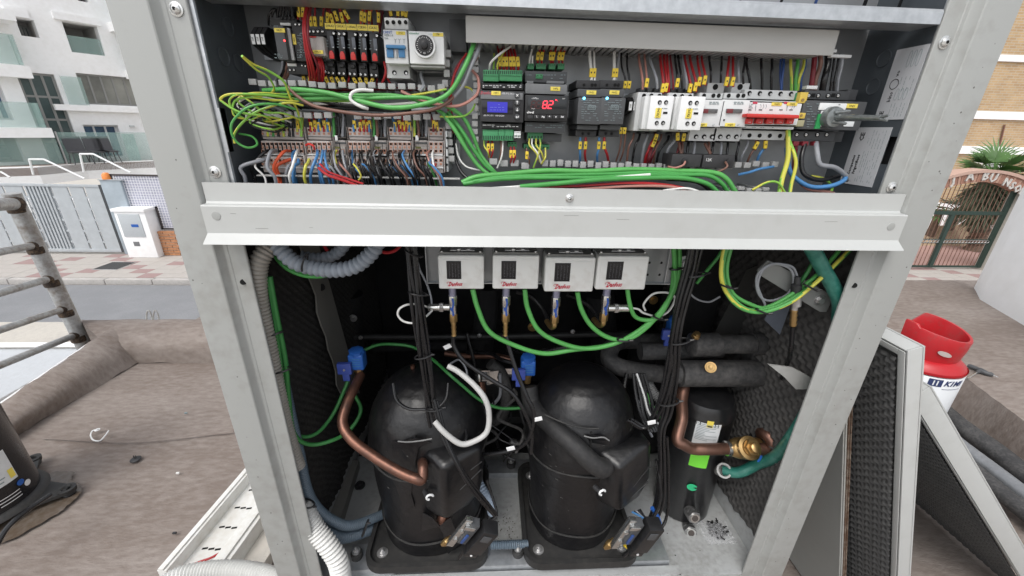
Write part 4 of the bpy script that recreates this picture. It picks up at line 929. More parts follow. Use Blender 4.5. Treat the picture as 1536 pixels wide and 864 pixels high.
foam_mb((xr_ - .001, .05, ZF + .052), (0, 1, 0), (0, 0, 1), (-1, 0, 0), .66, .72, .024, .007, 6, .006).build('acoustic_foam', FOAM, cab, angle=180)
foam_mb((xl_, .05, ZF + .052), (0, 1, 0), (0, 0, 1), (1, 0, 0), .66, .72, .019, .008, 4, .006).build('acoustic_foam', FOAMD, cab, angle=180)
B(xr_ + .0015, xr_ + .03, .047, YR - .002, ZF + .0605, 1.176).build('foam_backing', BLACKIN, cab); B(xl_ - .03, xl_ - .0015, .05, YR - .002, ZF + .0605, 1.176).build('foam_backing', BLACKIN, cab)
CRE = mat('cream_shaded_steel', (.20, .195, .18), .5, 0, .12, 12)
YQ = .42
a, b, c, d = WY(427, 352, YQ), WY(466, 352, YQ), WY(544, 600, YQ), WY(504, 600, YQ)
a, b, c, d = [WX(x, y, -.368) for x, y in ((446, 352), (474, 352), (540, 590), (512, 590))]
e1 = [a.lerp(d, i / 12) + Vector((0, .006 * math.sin(i * 2.1) + .004 * math.sin(i * 5), 0)) for i in range(13)]
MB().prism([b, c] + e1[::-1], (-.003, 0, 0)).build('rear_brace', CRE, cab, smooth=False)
for px, py in ((482, 431), (463, 425)):
 if px == 482: MB().cyl(WX(px, py, -.3679), WX(px, py, -.3672), .008, n=18).build('brace_hole', HOLE, cab)
a, b, c, d = WZ(524, 690, ZF + .03), WZ(538, 690, ZF + .03), WZ(504, 800, ZF + .03), WZ(484, 800, ZF + .03)
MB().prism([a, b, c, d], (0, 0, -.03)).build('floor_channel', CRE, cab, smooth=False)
a = WY(1060, 400, .5); b = WY(1180, 400, .5)
br = MB(); br.prism([WY(x, y, .27) for x, y in ((1120, 405), (1150, 392), (1098, 530), (1064, 530), (1072, 500))], (0, .003, 0)); br.build('rear_brace', mat('dark_bracket', (.05, .05, .048), .6, .2, .1, 20), cab, smooth=False)
rl = []
for y0, y1, z1 in ((.035, .095, ZF + .018), (.285, .335, ZF + .018)):
 B(-.31, .40, y0, y1, ZF + .0003, z1).build('floor_rail', GALV, cab, bevel=.002)
B(-.22, .36, .50, .56, ZF + .0033, ZF + .03).build('floor_rail', mat('dark_rail', (.05, .05, .05), .5, .3, .2, 20), cab, bevel=.002)
for x, y in ((-.292, .065), (.062, .06), (.058, .31), (-.30, .30)):
 mb = MB(); p = Vector((x, y, ZF + .018)); mb.lathe([(.012, 0), (.0125, .014), (.009, .016)], p, n=20); mb.build('rubber_mount', RUBBER, cab)
 mb = MB(); mb.lathe([(.0085, .0155), (.0085, .0175)], p, n=20); bolt(mb, p + Vector((0, 0, .0175)), (0, 0, 1), .0058, .009); mb.cyl(p + Vector((0, 0, .026)), p + Vector((0, 0, .031)), .0025, n=10); mb.build('bolt', STEEL, cab)
hl = MB()
for px, py, r in ((993, 849, .0028), (1001, 800, .0012), (1013, 833, .0015), (1020, 861, .002), (1050, 826, .001), (980, 838, .0012)): p = WZ(px, py, ZF + .0003); hl.cyl(p, p + Vector((0, 0, .0003)), r, n=12)
hl.build('drain_hole', HOLE, cab)
B(XL + .006, XR - .006, .375, YR - .002, ZF + .0002, ZF + .003).build('rear_dark_sheet', BLACKIN, cab, smooth=False)  # black sheet added over the pale floor to darken the deep rear
dr_ = MB(); random.seed(11)
for i in range(60): p = WZ(762 + random.gauss(0, 9), 790 + random.gauss(0, 16), ZF + .0003); dr_.cyl(p, p + Vector((0, 0, .0003)), random.uniform(.0005, .0016), n=7)
o = dr_.build('spatter', mat('dark_spatter', (.04, .03, .02), .5), cab); o['kind'] = 'stuff'
mb = MB(); p = WX(485, 745, -.33)
bo = WZ(540, 729, ZF); mb = MB(); bolt(mb, bo, (0, 0, 1), .009, .012); mb.build('bolt', BPL2, cab)
tag(MB().prism([WY(x, y, .05) for x, y in ((1153, 547), (1190, 552), (1216, 566), (1216, 584), (1194, 584), (1177, 566))], (0, .004, 0)).build('bent_plate', mat('grey_white_sheet', (.30, .30, .29), .6, 0, .12, 30), smooth=False), 'small bent white sheet offcut behind the lagged pipe end', 'metal sheet')
YS = .052; bk_ = thing('sensor_bracket', 'grey metal bracket with rounded end and one bolt, upper right of the compressor bay', 'bracket', WY(1200, 430, YS))
BRK = mat('bracket_grey', (.2, .205, .2), .45, .2, .08, 15)
MB().prism([WY(x, y, YS) for x, y in ((1136, 406), (1152, 391), (1162, 394), (1236, 436), (1248, 444), (1246, 456), (1240, 468), (1230, 468), (1140, 413))], (0, .003, 0)).build('plate', BRK, bk_, smooth=False, bevel=.0008)
mb = MB(); bolt(mb, WY(1229, 450, YS), (0, -1, 0), .006, .006); mb.build('bolt', STEEL, bk_)
tag(MB().prism([WY(x, y, .12) for x, y in ((1163, 448), (1187, 455), (1170, 502), (1147, 480))], (0, .002, 0)).build('nameplate', mat('blue_grey_plate', (.16, .18, .22), .4, .3, .1, 60), smooth=False), 'small blue-grey nameplate in the dark corner below the right sensor bracket', 'nameplate')
# ============================================================ COMPRESSOR BAY
def jacket_compressor(name, lab, X, Y, R1, R2, base, zt, seed):
 """scroll compressor inside a black vinyl jacket, on a rubber rimmed base plate"""
 random.seed(seed); c = Vector((X, Y, ZF)); t = thing(name, lab, 'compressor', c)
 bx0, bx1, by0, by1 = base; zb = ZF + .018
 def rr(x0, x1, y0, y1, r, z):
  o = []
  for cx, cy, a in ((x1 - r, y1 - r, 0), (x0 + r, y1 - r, 90), (x0 + r, y0 + r, 180), (x1 - r, y0 + r, 270)):
   for k in range(7): an = math.radians(a + 15 * k); o.append(Vector((cx + r * math.cos(an), cy + r * math.sin(an), z)))
  return o
 MB().prism(rr(bx0, bx1, by0, by1, .035, zb), (0, 0, .010)).build('base_plate', RUBBER, t, bevel=.002)
 o_, i_ = rr(bx0 - .004, bx1 + .004, by0 - .004, by1 + .004, .038, zb + .001), rr(bx0 + .005, bx1 - .005, by0 + .005, by1 - .005, .031, zb + .001); n = len(o_)
 mb = MB(); mb.v = o_ + i_ + [v + Vector((0, 0, .020)) for v in o_] + [v + Vector((0, 0, .020)) for v in i_]
 for k in range(n): q = (k + 1) % n; mb.f += [(k, q, q + 2 * n, k + 2 * n), (q + n, k + n, k + 3 * n, q + 3 * n), (k + 2 * n, q + 2 * n, q + 3 * n, k + 3 * n)]
 mb.m = [0] * len(mb.f); mb.build('base_rim', RUBBER, t)
 for x, y in ((bx0 + .03, by0 + .035), (bx1 - .03, by0 + .035), (bx0 + .03, by1 - .035), (bx1 - .03, by1 - .035)):
  mb = MB(); p = Vector((x, y, zb + .010)); mb.lathe([(.012, 0), (.012, .002), (.009, .0025)], p, n=20); bolt(mb, p + Vector((0, 0, .0025)), (0, 0, 1), .0055, .007); mb.cyl(p, p + Vector((0, 0, .014)), .0028, n=10); mb.build('bolt', STEEL, t)
 prof = [(R1 * .985, .03), (R1, .045), (R1 * 1.02, .13), (R1 * 1.05, .20), ((R1 + R2 * 2) / 3, .235), (R2, .26), (R2 * 1.015, .285)]
 H = zt - ZF
 for k in range(1, 10): a = k / 9 * math.pi / 2; prof.append((R2 * math.cos(a) ** .8 * 1.0 + .0, .285 + (H - .285) * math.sin(a)))
 ph = [random.uniform(0, 6) for _ in range(6)]
 def pt(u, v):
  s = v * (len(prof) - 1); k = min(int(s), len(prof) - 2); f = s - k; r = prof[k][0] * (1 - f) + prof[k + 1][0] * f; h = prof[k][1] * (1 - f) + prof[k + 1][1] * f; a = u * 2 * math.pi
  r *= 1 + .010 * math.sin(a * 2 + ph[0]) + .007 * math.sin(a * 5 + h * 22 + ph[1]) + .006 * math.sin(a * 3 - h * 40 + ph[2]) + .004 * math.sin(a * 11 + h * 60 + ph[3])
  return c + Vector((r * math.cos(a), r * math.sin(a), h))
 MB().grid(pt, 96, 70).build('jacket', JACKET, t, angle=60)
 for h in (.075, .268):
  MB().rings([(pt(k / 60, 0) * 0 + c + Vector(((R1 if h < .2 else R2) * 1.022 * math.cos(k * math.pi / 30), (R1 if h < .2 else R2) * 1.022 * math.sin(k * math.pi / 30), h + .003 * math.sin(k * .5 + ph[4]))), .0022) for k in range(61)], 6).build('jacket_strap', RUBBER, t)
 ang = -math.pi / 2 - .05
 for k in (0,):
  sl_ = MB(); sl_.rings([(c + Vector((math.cos(ang) * (R2 * max(0, math.cos(a)) ** .8 + .002), math.sin(ang) * (R2 * max(0, math.cos(a)) ** .8 + .002), .285 + (H - .285) * math.sin(a))), .0016) for a in [.1 + j * .06 for j in range(9)]], 6); sl_.build('jacket_slit', HOLE, t)
 return t, c, pt
T1, C1, pt1 = jacket_compressor('compressor', 'left black jacketed compressor with a bent copper pipe entering its cover', -.135, .163, .114, .125, (-.266, -.008, .030, .300), .832, 1)
T2, C2, pt2 = jacket_compressor('compressor', 'middle black jacketed compressor with an insulated pipe bending into its cover', .197, .156, .102, .119, (.078, .326, .026, .300), .836, 2)
COVER = wear('terminal_cover_vinyl', (.008, .008, .009), (.035, .033, .03), .33, 0, 9, 80, .4, .08, 90, .5, .8)
def cover(t, name, pts):
 """terminal-box cover: hull of measured corners, edges well rounded"""
 b = bmesh.new()
 for p in pts: b.verts.new(WY(*p))
 bmesh.ops.convex_hull(b, input=b.verts); bmesh.ops.dissolve_limit(b, angle_limit=.06, verts=b.verts, edges=b.edges)
 me = bpy.data.meshes.new('x'); b.to_mesh(me); b.free(); mb = MB(); mb.v = [v.co.copy() for v in me.vertices]; mb.f = [tuple(p.vertices) for p in me.polygons]; mb.m = [0] * len(mb.f); bpy.data.meshes.remove(me)
 return mb.build(name, COVER, t, bevel=.013, seg=5, angle=50)
cover(T1, 'terminal_cover', [(634, 672, .050), (664, 704, .008), (724, 668, .050), (640, 655, .12), (706, 642, .13), (624, 736, .060), (668, 783, .014), (722, 736, .056), (636, 762, .05), (704, 758, .05), (640, 745, .13), (718, 700, .14)])
cover(T2, 'terminal_cover', [(890, 672, .050), (930, 705, .008), (976, 662, .050), (900, 655, .12), (958, 640, .13), (887, 732, .058), (928, 770, .014), (974, 716, .052), (897, 752, .05), (956, 748, .05), (900, 735, .13), (972, 690, .14)])
for t, l in ((T1, [((706, 705, .03), (723, 692, .035)), ((690, 735, .02), (722, 704, .035))]), (T2, [((948, 745, .02), (972, 722, .03)), ((950, 730, .02), (974, 700, .03))])):
 for a, b in l: tube_mb([WY(*a), WY(*b)], .0012, 6).build('embossed_rib', COVER, t)
for t, px, py in ((T1, 645, 744), (T2, 903, 737)):
 mb = MB(); p = WY(px, py, .020); mb.rings([(p + Vector((.006 * math.cos(a), -.004 * math.sin(a * .5), .006 * math.sin(a))), .0022) for a in [k * .5 for k in range(10)]], 8); mb.build('white_loop', WHP, t); MB().cyl(p + Vector((-.012, .012, 0)), p + Vector((-.004, -.002, 0)), .005, n=14).build('cable_entry', BPL2, t)
def flap(t, pts, thick=.003, name='jacket_flap'):
 MB().prism([WY(*p) for p in pts], (0, thick, 0)).build(name, JACKET, t, bevel=.001)
flap(T1, [(588, 662, .052), (600, 664, .050), (622, 657, .040), (648, 664, .036), (628, 672, .036), (622, 700, .036), (617, 742, .040), (622, 760, .04), (606, 766, .045), (590, 720, .05)])
flap(T1, [(634, 770, .035), (650, 778, .028), (660, 790, .03), (632, 797, .035)])
flap(T1, [(658, 790, .035), (676, 776, .03), (690, 815, .045), (672, 832, .05), (664, 800, .04)])
flap(T2, [(878, 652, .050), (906, 655, .040), (918, 662, .036), (912, 668, .036), (884, 664, .046)])
flap(T2, [(876, 668, .046), (888, 672, .042), (889, 700, .042), (885, 742, .042), (878, 758, .048), (872, 756, .055)])
flap(T2, [(880, 655, .046), (912, 658, .036), (914, 662, .036), (884, 659, .046)], .001, 'jacket_lip')
for t, c, l in ((T1, 619, [(597, 662, .043), (612, 663, .038), (632, 661, .036), (648, 658, .036)]), (T2, 900, [(876, 654, .045), (890, 657, .04), (905, 656, .036), (914, 661, .035)])):
 tube_mb([WY(*p) for p in l], .0014, 6).build('cut_edge', mat('worn_grey_edge', (.16, .16, .16), .6, 0, .2), t)
dust = wear('dust_smudge', (.05, .05, .05), (.28, .27, .25), .8, 0, 30, 120, 1, 0)
tube_mb([WY(*p) for p in ((817, 622, .075), (850, 636, .056), (875, 642, .052), (898, 643, .05))], .0014, 6).build('strap', RUBBER, T2)
tube_mb([WY(619, 575, .178), WY(619, 548, .178)], .0045, 12).build('copper_stub', COPPER, T1)
def cu(l, w, m, name, lab, cat='pipe', n=16, parent=None): return wire(l, w, m, name, lab, cat, n=n, sub=8, parent=parent)
cu([(541, 562, .17), (530, 585, .13), (517, 610, .10), (516, 635, .075), (530, 660, .055), (565, 690, .03), (600, 708, .012), (622, 718, .004), (633, 716, .006), (636, 702, .02), (633, 692, .05)], 15.5, COPPER, 'copper_pipe', 'heat-stained copper pipe sweeping from the left blue valve into the left compressor cover')
RC = Vector((.497, .195, ZF)); rcv = thing('liquid_receiver', 'tall black receiver cylinder with white and green labels at the right of the bay', 'receiver', RC)
RSH = wear('black_receiver_paint', (.010, .010, .011), (.03, .03, .03), .28, 0, 5, 60, .5, .03, 120)
MB().lathe([(.052, .0), (.063, .004), (.066, .010), (.066, .302), (.0672, .304), (.0672, .314), (.066, .316), (.065, .330), (.058, .345), (.04, .352), (.015, .354)], RC, n=56).build('shell', RSH, rcv)
def rl_(a0, a1, z0, z1, m, name, off=.0012): on_cyl(Vector((RC.x, RC.y, 0)), .066 + off, a0, a1, z0, z1, 10).build(name, m, rcv)
def ang_z(px, py):
 """angle and height on the receiver under a photograph point"""
 v = ray(px, py); o = CAM - RC; a = v.x ** 2 + v.y ** 2; b = 2 * (v.x * o.x + v.y * o.y); c = o.x ** 2 + o.y ** 2 - .0673 ** 2; d = b * b - 4 * a * c
 t = (-b - math.sqrt(max(0, d))) / (2 * a); p = CAM + v * t; return math.atan2(p.y - RC.y, p.x - RC.x), p.z
a0, z0 = ang_z(1036, 668); a1, z1 = ang_z(1081, 644)
rl_(a0, a1, z0, z1 + .012, PAPER, 'paper_label')
for k in range(11): z = z1 + .008 - k * .0042; rl_(a0 + .05, a0 + (a1 - a0) * random.choice((.55, .8, .9, .4)), z, z + .0012, INKG, 'print_line', .0018)
b0, y0 = ang_z(1032, 698); b1, y1 = ang_z(1066, 678); LIMG = mat('lime_green_label', (.20, .75, .06), .5, 0, .04)
rl_(b0, b1, y0 + .002, y1 + .006, LIMG, 'green_label'); 
for k in range(2): rl_(b0 + .06, b0 + .35, y1 - .006 - .005 * k, y1 - .0048 - .005 * k, INKG, 'print_line', .0018)
c0_, w0 = ang_z(1059, 641); c1_, w1 = ang_z(1071, 635); rl_(c0_, c1_, w0, w1 + .004, TAGS, 'yellow_label'); rl_(c0_ + .03, c1_ - .03, w0 + .002, w0 + .005, INK, 'print_line', .0018)
aa_, zc = ang_z(1038, 731); pc2 = RC * 1; nrm = Vector((math.cos(aa_), math.sin(aa_), 0)); tn = Vector((-nrm.y, nrm.x, 0)); pc2 = Vector((RC.x, RC.y, zc)) + nrm * .0672
mb = MB(); cc = [pc2 + nrm * -.0002] + [pc2 + tn * .0115 * math.cos(t) * -1 + Vector((0, 0, .0095 * math.sin(t))) + nrm * (.066 * (math.cos(.0115 * math.cos(t) / .066) - 1)) for t in [math.radians(-158 + 316 * k / 24) for k in range(25)]]
mb.v = cc; mb.f = [(0, i, i + 1) for i in range(1, 25)]; mb.m = [0] * 24; mb.prism([v.copy() for v in cc], nrm * .0012); mb.build('green_leaf_sticker', mat('emerald_sticker', (.03, .45, .20), .45, 0, .05), rcv)
PORT = wear('dirty_zinc', (.30, .30, .30), (.10, .10, .10), .4, .8, 60, 120, .8, .05, 200)
for k, (a, b) in enumerate((((1028, 757, .150), (1042, 777, .105)), ((1026, 782, .150), (1037, 800, .105)))):
 p, q = WY(*a), WY(*b); d = (q - p).normalized(); mb = MB(); mb.rings([(p, .0125), (p + d * .02, .0125), (p + d * .021, .0145), (p + d * .034, .0145)], 24)
 u = d.orthogonal().normalized(); w = d.cross(u); hexo = p + d * .034; mb.rings([(hexo, .0155), (hexo + d * .012, .0155)], 6); mb.build('port', PORT, rcv, angle=30)
 MB().rings([(hexo + d * .012, .011), (hexo + d * .0145, .011)], 24).build('port_ring', ZINC, rcv); MB().rings([(hexo + d * .0146, .0075), (hexo + d * .015, .0075)], 20).build('port_bore', mat('bore_brown', (.06, .05, .045), .6), rcv)
def lag(l, w, lab, m=INSUL, n=22):
 p = pts_px(l); r = msz(w, p[len(p) // 2]) / 2; o = tube_mb(p, r, n, 10).build('lagged_pipe', m); return tag(o, lab, 'pipe')
lag([(1000, 562, .23), (960, 557, .23), (928, 550, .23), (914, 538, .25), (918, 520, .29), (935, 512, .33), (980, 512, .33), (1020, 514, .32)], 25, 'grey-black lagged pipe bending in a U left of the receiver')
lag([(960, 527, .25), (1030, 526, .25), (1080, 524, .25)], 26, 'upper straight lagged pipe above the receiver')
p = pts_px([(1018, 560, .185), (1138, 560, .185)]); r = msz(40, p[0]) / 2; d = (p[1] - p[0]).normalized()
lp = thing('lagged_header', 'thick lagged header pipe with a brass plug above the receiver', 'pipe', p[0])
MB().rings([(p[0], r * .8), (p[0] + d * .001, r), (p[1] - d * .003, r), (p[1], r * .9)], 28).build('lagging', INSUL, lp)
e = p[1]; MB().rings([(e, r * .74), (e + d * .03, r * .74), (e + d * .045 + Vector((0, .01, 0)), r * .72), (e + d * .053 + Vector((0, .03, -.002)), r * .68), (e + d * .05 + Vector((0, .06, -.004)), r * .65)], 24).build('elbow', INSUL, lp)
MB().rings([(WY(1004, 558, .19), r * .72), (WY(1020, 560, .186), r * .80)], 24).build('reducer', INSUL, lp)
pp = WY(1066, 551, .185 - .026); mb = MB(); ax_n = (CAM - pp).normalized(); mb.lathe([(.0105, -.008), (.0105, .001), (.0115, .0015), (.0115, .004), (.0085, .0042), (.008, .003), (.0045, .003), (.0045, .007), (.003, .0075)], pp, ax_n, 24); mb.build('brass_plug', BRASS, lp)
p2 = pts_px([(1036, 517, .198), (1128, 516, .198)]); r2 = msz(34, p2[0]) / 2; lp2 = thing('lagged_header', 'upper rear lagged header with an elbow and a brass cap nut', 'pipe', p2[0]); d2 = (p2[1] - p2[0]).normalized()
MB().rings([(p2[0], r2 * .9), (p2[0] + d2 * .002, r2 * 1.05), (p2[0] + d2 * .06, r2 * 1.05), (p2[0] + d2 * .062, r2 * .82), (p2[1], r2 * .85)], 26).build('lagging', INSUL, lp2)
MB().rings([(p2[1], r2 * 1.0), (p2[1] + d2 * .025, r2 * 1.02), (p2[1] + d2 * .042 + Vector((0, .012, -.003)), r2 * .98), (p2[1] + d2 * .05 + Vector((0, .03, -.01)), r2 * .92)], 24).build('elbow', INSUL, lp2)
mb = MB(); q = WY(1043, 505, .175); mb.lathe([(.009, 0), (.009, .006), (.007, .007), (.0068, .012), (.004, .013)], q, (0, -.45, .9), 6); mb.build('cap_nut', BRASS, lp2)
cu([(1026, 580, .19), (1024, 600, .165), (1021, 630, .135), (1018, 655, .112), (1024, 668, .102), (1040, 674, .098), (1062, 674, .100), (1094, 673, .106)], 17.5, COPPER2, 'copper_pipe', 'dull copper pipe coming down beside the receiver and turning to the brass valve')
vb = WY(1113, 672, .108); vlv = thing('brass_valve', 'brass shut-off valve with hexagonal cap on the copper pipe at the right', 'valve', vb)
k_ = msz(1, vb)
MB().rings([(vb + Vector((-24 * k_, 0, 0)), 9.5 * k_), (vb + Vector((-18 * k_, 0, 0)), 10 * k_), (vb + Vector((-16 * k_, 0, 0)), 12 * k_), (vb + Vector((-8 * k_, 0, 0)), 15 * k_), (vb + Vector((4 * k_, 0, 0)), 16 * k_), (vb + Vector((16 * k_, 0, 0)), 12 * k_), (vb + Vector((30 * k_, .01, 0)), 10.5 * k_)], 24).build('body', BRASS, vlv)
MB().rings([(vb + Vector((-25 * k_, 0, 0)), 11 * k_), (vb + Vector((-20 * k_, 0, 0)), 11 * k_)], 24).build('solder_ring', ZINC, vlv)
up_ = Vector((0, -.72, .70)).normalized(); s0_ = vb + up_ * 5 * k_
MB().lathe([(13 * k_, 0), (13.5 * k_, 8 * k_), (16.5 * k_, 9 * k_), (17 * k_, 12 * k_), (16.5 * k_, 15 * k_), (12 * k_, 16 * k_), (11.5 * k_, 19 * k_)], s0_, up_, 32).build('bonnet', BRASS, vlv)
MB().rings([(s0_ + up_ * 19 * k_, 11.5 * k_), (s0_ + up_ * 24 * k_, 11 * k_)], 6).build('bonnet_hexagon', BRASS, vlv, angle=20)
MB().rings([(s0_ + up_ * 24 * k_, 7.5 * k_), (s0_ + up_ * 30 * k_, 7 * k_), (s0_ + up_ * 31 * k_, 5.5 * k_)], 16).build('spindle_cap', BRASS, vlv)
MB().prism([s0_ + up_ * 12.3 * k_ + Vector((x * k_, -17.3 * k_, z * k_)) for x, z in ((5, 3), (8, 2), (8, -3), (6, -9), (3, -8), (5, -3))], (0, -.0012, 0)).build('paint_mark', BLUEP, vlv)
cu([(1134, 674, .10), (1149, 672, .10), (1157, 663, .10), (1153, 652, .11), (1142, 650, .13)], 18, COPPER2, 'copper_elbow', 'short copper return bend on the right side of the brass valve')
p, q = WY(1070, 704, .16), WY(1087, 706, .115); d = (q - p).normalized(); mb = MB(); mb.lathe([(.0105, 0), (.0145, .03), (.0165, .034), (.0165, .04), (.0125, .04), (.0115, .01), (.002, .008)], q - d * .042, d, 28)
tag(mb.build('drain_cup', mat('pale_grey_rubber', (.38, .38, .37), .5, 0, .06)), 'pale grey pipe socket receiving the green hose at the right', 'socket')
o = wire([(1086, 706, .128), (1110, 707, .11), (1138, 699, .095), (1162, 683, .07), (1188, 655, .045), (1215, 610, .035), (1240, 560, .03)], 17, HOSE, 'hose', 'translucent green hose entering the grey socket at the lower right', 'hose', n=16)
wire([(1214, 365, .03), (1236, 400, .032), (1250, 430, .034), (1256, 455, .036), (1262, 485, .045), (1270, 520, .055)], 20, HOSE, 'hose', 'translucent green hose hanging in the upper right corner of the bay', 'hose', n=16)
bg_c = WZ(1074, 799, ZF); bag = thing('plastic_bag', 'clear plastic bag full of dark screws lying on the bay floor', 'bag', bg_c)
random.seed(5); sc_ = MB()
for i in range(60):
 a, r = random.uniform(0, 6.28), .019 * math.sqrt(random.random()); p = bg_c + Vector((r * math.cos(a), r * .9 * math.sin(a), .003 + random.random() * .012)); d = Vector((random.uniform(-1, 1), random.uniform(-1, 1), random.uniform(-.3, .5))).normalized(); sc_.rings([(p, .0018), (p + d * .012, .0015)], 6); sc_.rings([(p - d * .002, .0035), (p, .0035)], 8)
o = sc_.build('screws', mat('black_screw', (.02, .02, .02), .25, .5, .3), bag); o['kind'] = 'stuff'
FILM = mat('clear_film', (.75, .76, .78), .08, 0, 0, alpha=.22)
MB().grid(lambda u, v: bg_c + Vector(((u - .5) * .075, (v - .5) * .060, .002 + .020 * max(0, math.cos((u - .5) * 3.4) * math.cos((v - .5) * 3.4)) + .003 * math.sin(u * 31 + v * 17) * math.sin(v * 23) + .002 * math.sin(u * 60))), 40, 34).build('film', FILM, bag, angle=30)
# ---------------- mounting plate and four pressure switches
MP = .128; a, b = WY(637, 355, MP), WY(1006, 424, MP)
mp = thing('mounting_plate', 'galvanised mounting plate behind the four pressure switches', 'mounting plate', ((a.x + b.x) / 2, MP, b.z))
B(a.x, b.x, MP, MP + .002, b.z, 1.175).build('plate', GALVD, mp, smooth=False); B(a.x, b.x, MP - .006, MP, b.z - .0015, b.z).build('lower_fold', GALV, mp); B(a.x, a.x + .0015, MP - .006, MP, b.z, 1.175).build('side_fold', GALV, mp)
B(b.x - .0015, b.x + .0, MP - .008, MP, b.z, 1.175).build('side_fold', GALV, mp); B(b.x - .014, b.x - .0125, MP - .004, MP, b.z, 1.175).build('bend_line', GALV, mp)
for px, py in ((974, 394), (992, 394), (971, 412), (989, 412)): MB().cyl(WY(px, py, MP - .0002), WY(px, py, MP - .0006), .0024, n=14).build('hole', HOLE, mp)
SWB = wear('pressure_switch_housing', (.72, .73, .71), (.42, .38, .33), .4, 0, 12, 60, .7, .02, 100, .52, .78)
SWG = mat('switch_grey_top', (.20, .20, .19), .5, .2, .2, 60)
def script_logo(parent, p, w, m):
 """cursive red word, lettering slanted"""
 text('Danfoss', w * .36, tf(p, .05), m, parent, 'script_logo', ext=.0002, shear=.45, wide=.72, bold=.0002)
 mb = MB(); mb.rings([(Vector(p) + Vector((w * a, -.0003, w * b)), .00035) for a, b in ((-.44, .02), (-.50, .10), (-.42, .16), (-.25, .15), (-.16, .08), (-.26, -.04), (-.44, -.10))], 5); mb.build('logo_flourish', m, parent)
FY = .070
SW = (((656, 383), (726, 434), 0), ((739, 383), (807, 434), 1), ((819, 386), (889, 438), 2), ((898, 384), (967, 435), 3))
SWL = ('first pressure switch from the left, steel tee fitting with a sensor on its left side', 'second pressure switch from the left, blue-marked fitting with straight brass tail',
       'third pressure switch from the left, hanging lowest with elbow brass tail', 'rightmost pressure switch, sensor fitting on the right side and elbow tail')
for (p0, p1, k), lab in zip(SW, SWL):
 a, b = WY(*p0, FY), WY(*p1, FY); x0, x1, z1_, z0_ = a.x, b.x, a.z, b.z; t = thing('pressure_switch', lab, 'pressure switch', ((x0 + x1) / 2, .1, z0_), 'pressure switches in a row under the beam')
 xs_ = .004 * (k - 1) - .002
 mb = MB(); mb.box(x0, x1, FY, .112, z0_, z1_); mb.build('housing', SWB, t, bevel=.0035, seg=3)
 B(x0 + .005, x1 - .005, FY - .0006, FY + .001, z0_ + .004, z1_ - .006).build('front_cover', SWB, t, bevel=.0006)
 B(x0 + .002, x1 - .002, FY + .006, .127, z1_ - .0005, z1_ + .0035).build('top_plate', SWG, t, bevel=.001)
 mb = MB(); zc = z1_ + .0036
 mb.cyl(((x0 + x1) / 2 - .004, .085, zc), ((x0 + x1) / 2 - .004, .085, zc + .004), .0045, n=12); mb.cyl(((x0 + x1) / 2 + .012, .09, zc), ((x0 + x1) / 2 + .012, .09, zc + .003), .0055, n=12); mb.box((x0 + x1) / 2 - .018, (x0 + x1) / 2 + .022, .083, .096, zc, zc + .0015); mb.build('adjusters', STEEL, t, bevel=.0004)
 for x in (x0 + .006, x1 - .006):
  mb = MB(); mb.lathe([(.0022, 0), (.002, .0015)], (x, FY + .008, zc), (0, 0, 1), 12); mb.build('screw', SCREW, t)
 w = x1 - x0; h = z1_ - z0_; wx0, wx1, wz0, wz1 = x0 + w * .20, x0 + w * .49, z0_ + h * .33, z0_ + h * .83
 B(wx0 - .001, wx1 + .001, FY - .0010, FY - .0002, wz0 - .001, wz1 + .001).build('window_frame', BPL2, t); B(wx0, wx1, FY - .0016, FY - .0011, wz0, wz1).build('scale_window', mat('scale_black', (.008, .008, .01), .12, 0, 0), t)
 mb = MB()
 for c_ in range(4):
  x = wx0 + (wx1 - wx0) * (.15 + .22 * c_); mb.box(x, x + .0004, FY - .0019, FY - .0017, wz0 + .002, wz1 - .002)
  for r_2 in range(9):
   if (r_2 * 7 + c_ * 3 + k) % 4: z = wz0 + (wz1 - wz0) * (.12 + .09 * r_2); mb.box(x + .0006, x + random.uniform(.0012, .0026), FY - .0019, FY - .0017, z, z + .0006)
 mb.build('scale_marks', mat('dim_scale_print', (.10, .10, .11), .5, 0, 0), t, smooth=False)
 script_logo(t, (x0 + w * .36, FY - .0016, z0_ + h * .16), w * .36, INKR)
 fx = WY({0: 679, 1: 759, 2: 834, 3: 909}[k], 450, .085).x; z = z0_
 fyy = .086; kk = msz(1, Vector((fx, fyy, z)))
 zf = lambda py: WY(679, py + (0, 0, 2, -1)[k], fyy).z
 MB().rings([(Vector((fx, fyy, z + .001)), 5.5 * kk), (Vector((fx, fyy, zf(443))), 5.5 * kk)], 16).build('stem', mat('violet_grey_steel', (.28, .28, .38), .4, .6, .2, 90), t)
 MB().rings([(Vector((fx, fyy, zf(443))), 7 * kk), (Vector((fx, fyy, zf(457))), 7 * kk)], 6).build('hex_nut', ZINC, t, angle=20, bevel=.0006)
 MB().rings([(Vector((fx, fyy, zf(457))), 5.6 * kk), (Vector((fx, fyy, zf(471))), 5.6 * kk)], 12).build('tee_body', ZINC, t, angle=25)
 MB().rings([(Vector((fx, fyy, zf(470))), 6.5 * kk), (Vector((fx, fyy, zf(482))), 6.5 * kk)], 6).build('brass_nut', BRASS, t, angle=20, bevel=.0005)
 mk = MB(); mk.prism([Vector((fx + x * kk, fyy - 7.3 * kk, zf(y))) for x, y in ((-1.5, 445), (2, 445), (3, 452), (1.2, 462), (2.6, 470), (-.5, 472), (-1, 461), (.2, 452))], (0, .0006, 0)); mk.prism([Vector((fx + x * kk, fyy - 7.2 * kk, zf(y))) for x, y in ((-4, 458), (0, 460), (1, 466), (-3, 463))], (0, .0005, 0)); mk.build('blue_sealing_mark', mat('blue_sealing_paint', (.02, .07, .30), .5, 0, .15), t, smooth=False)
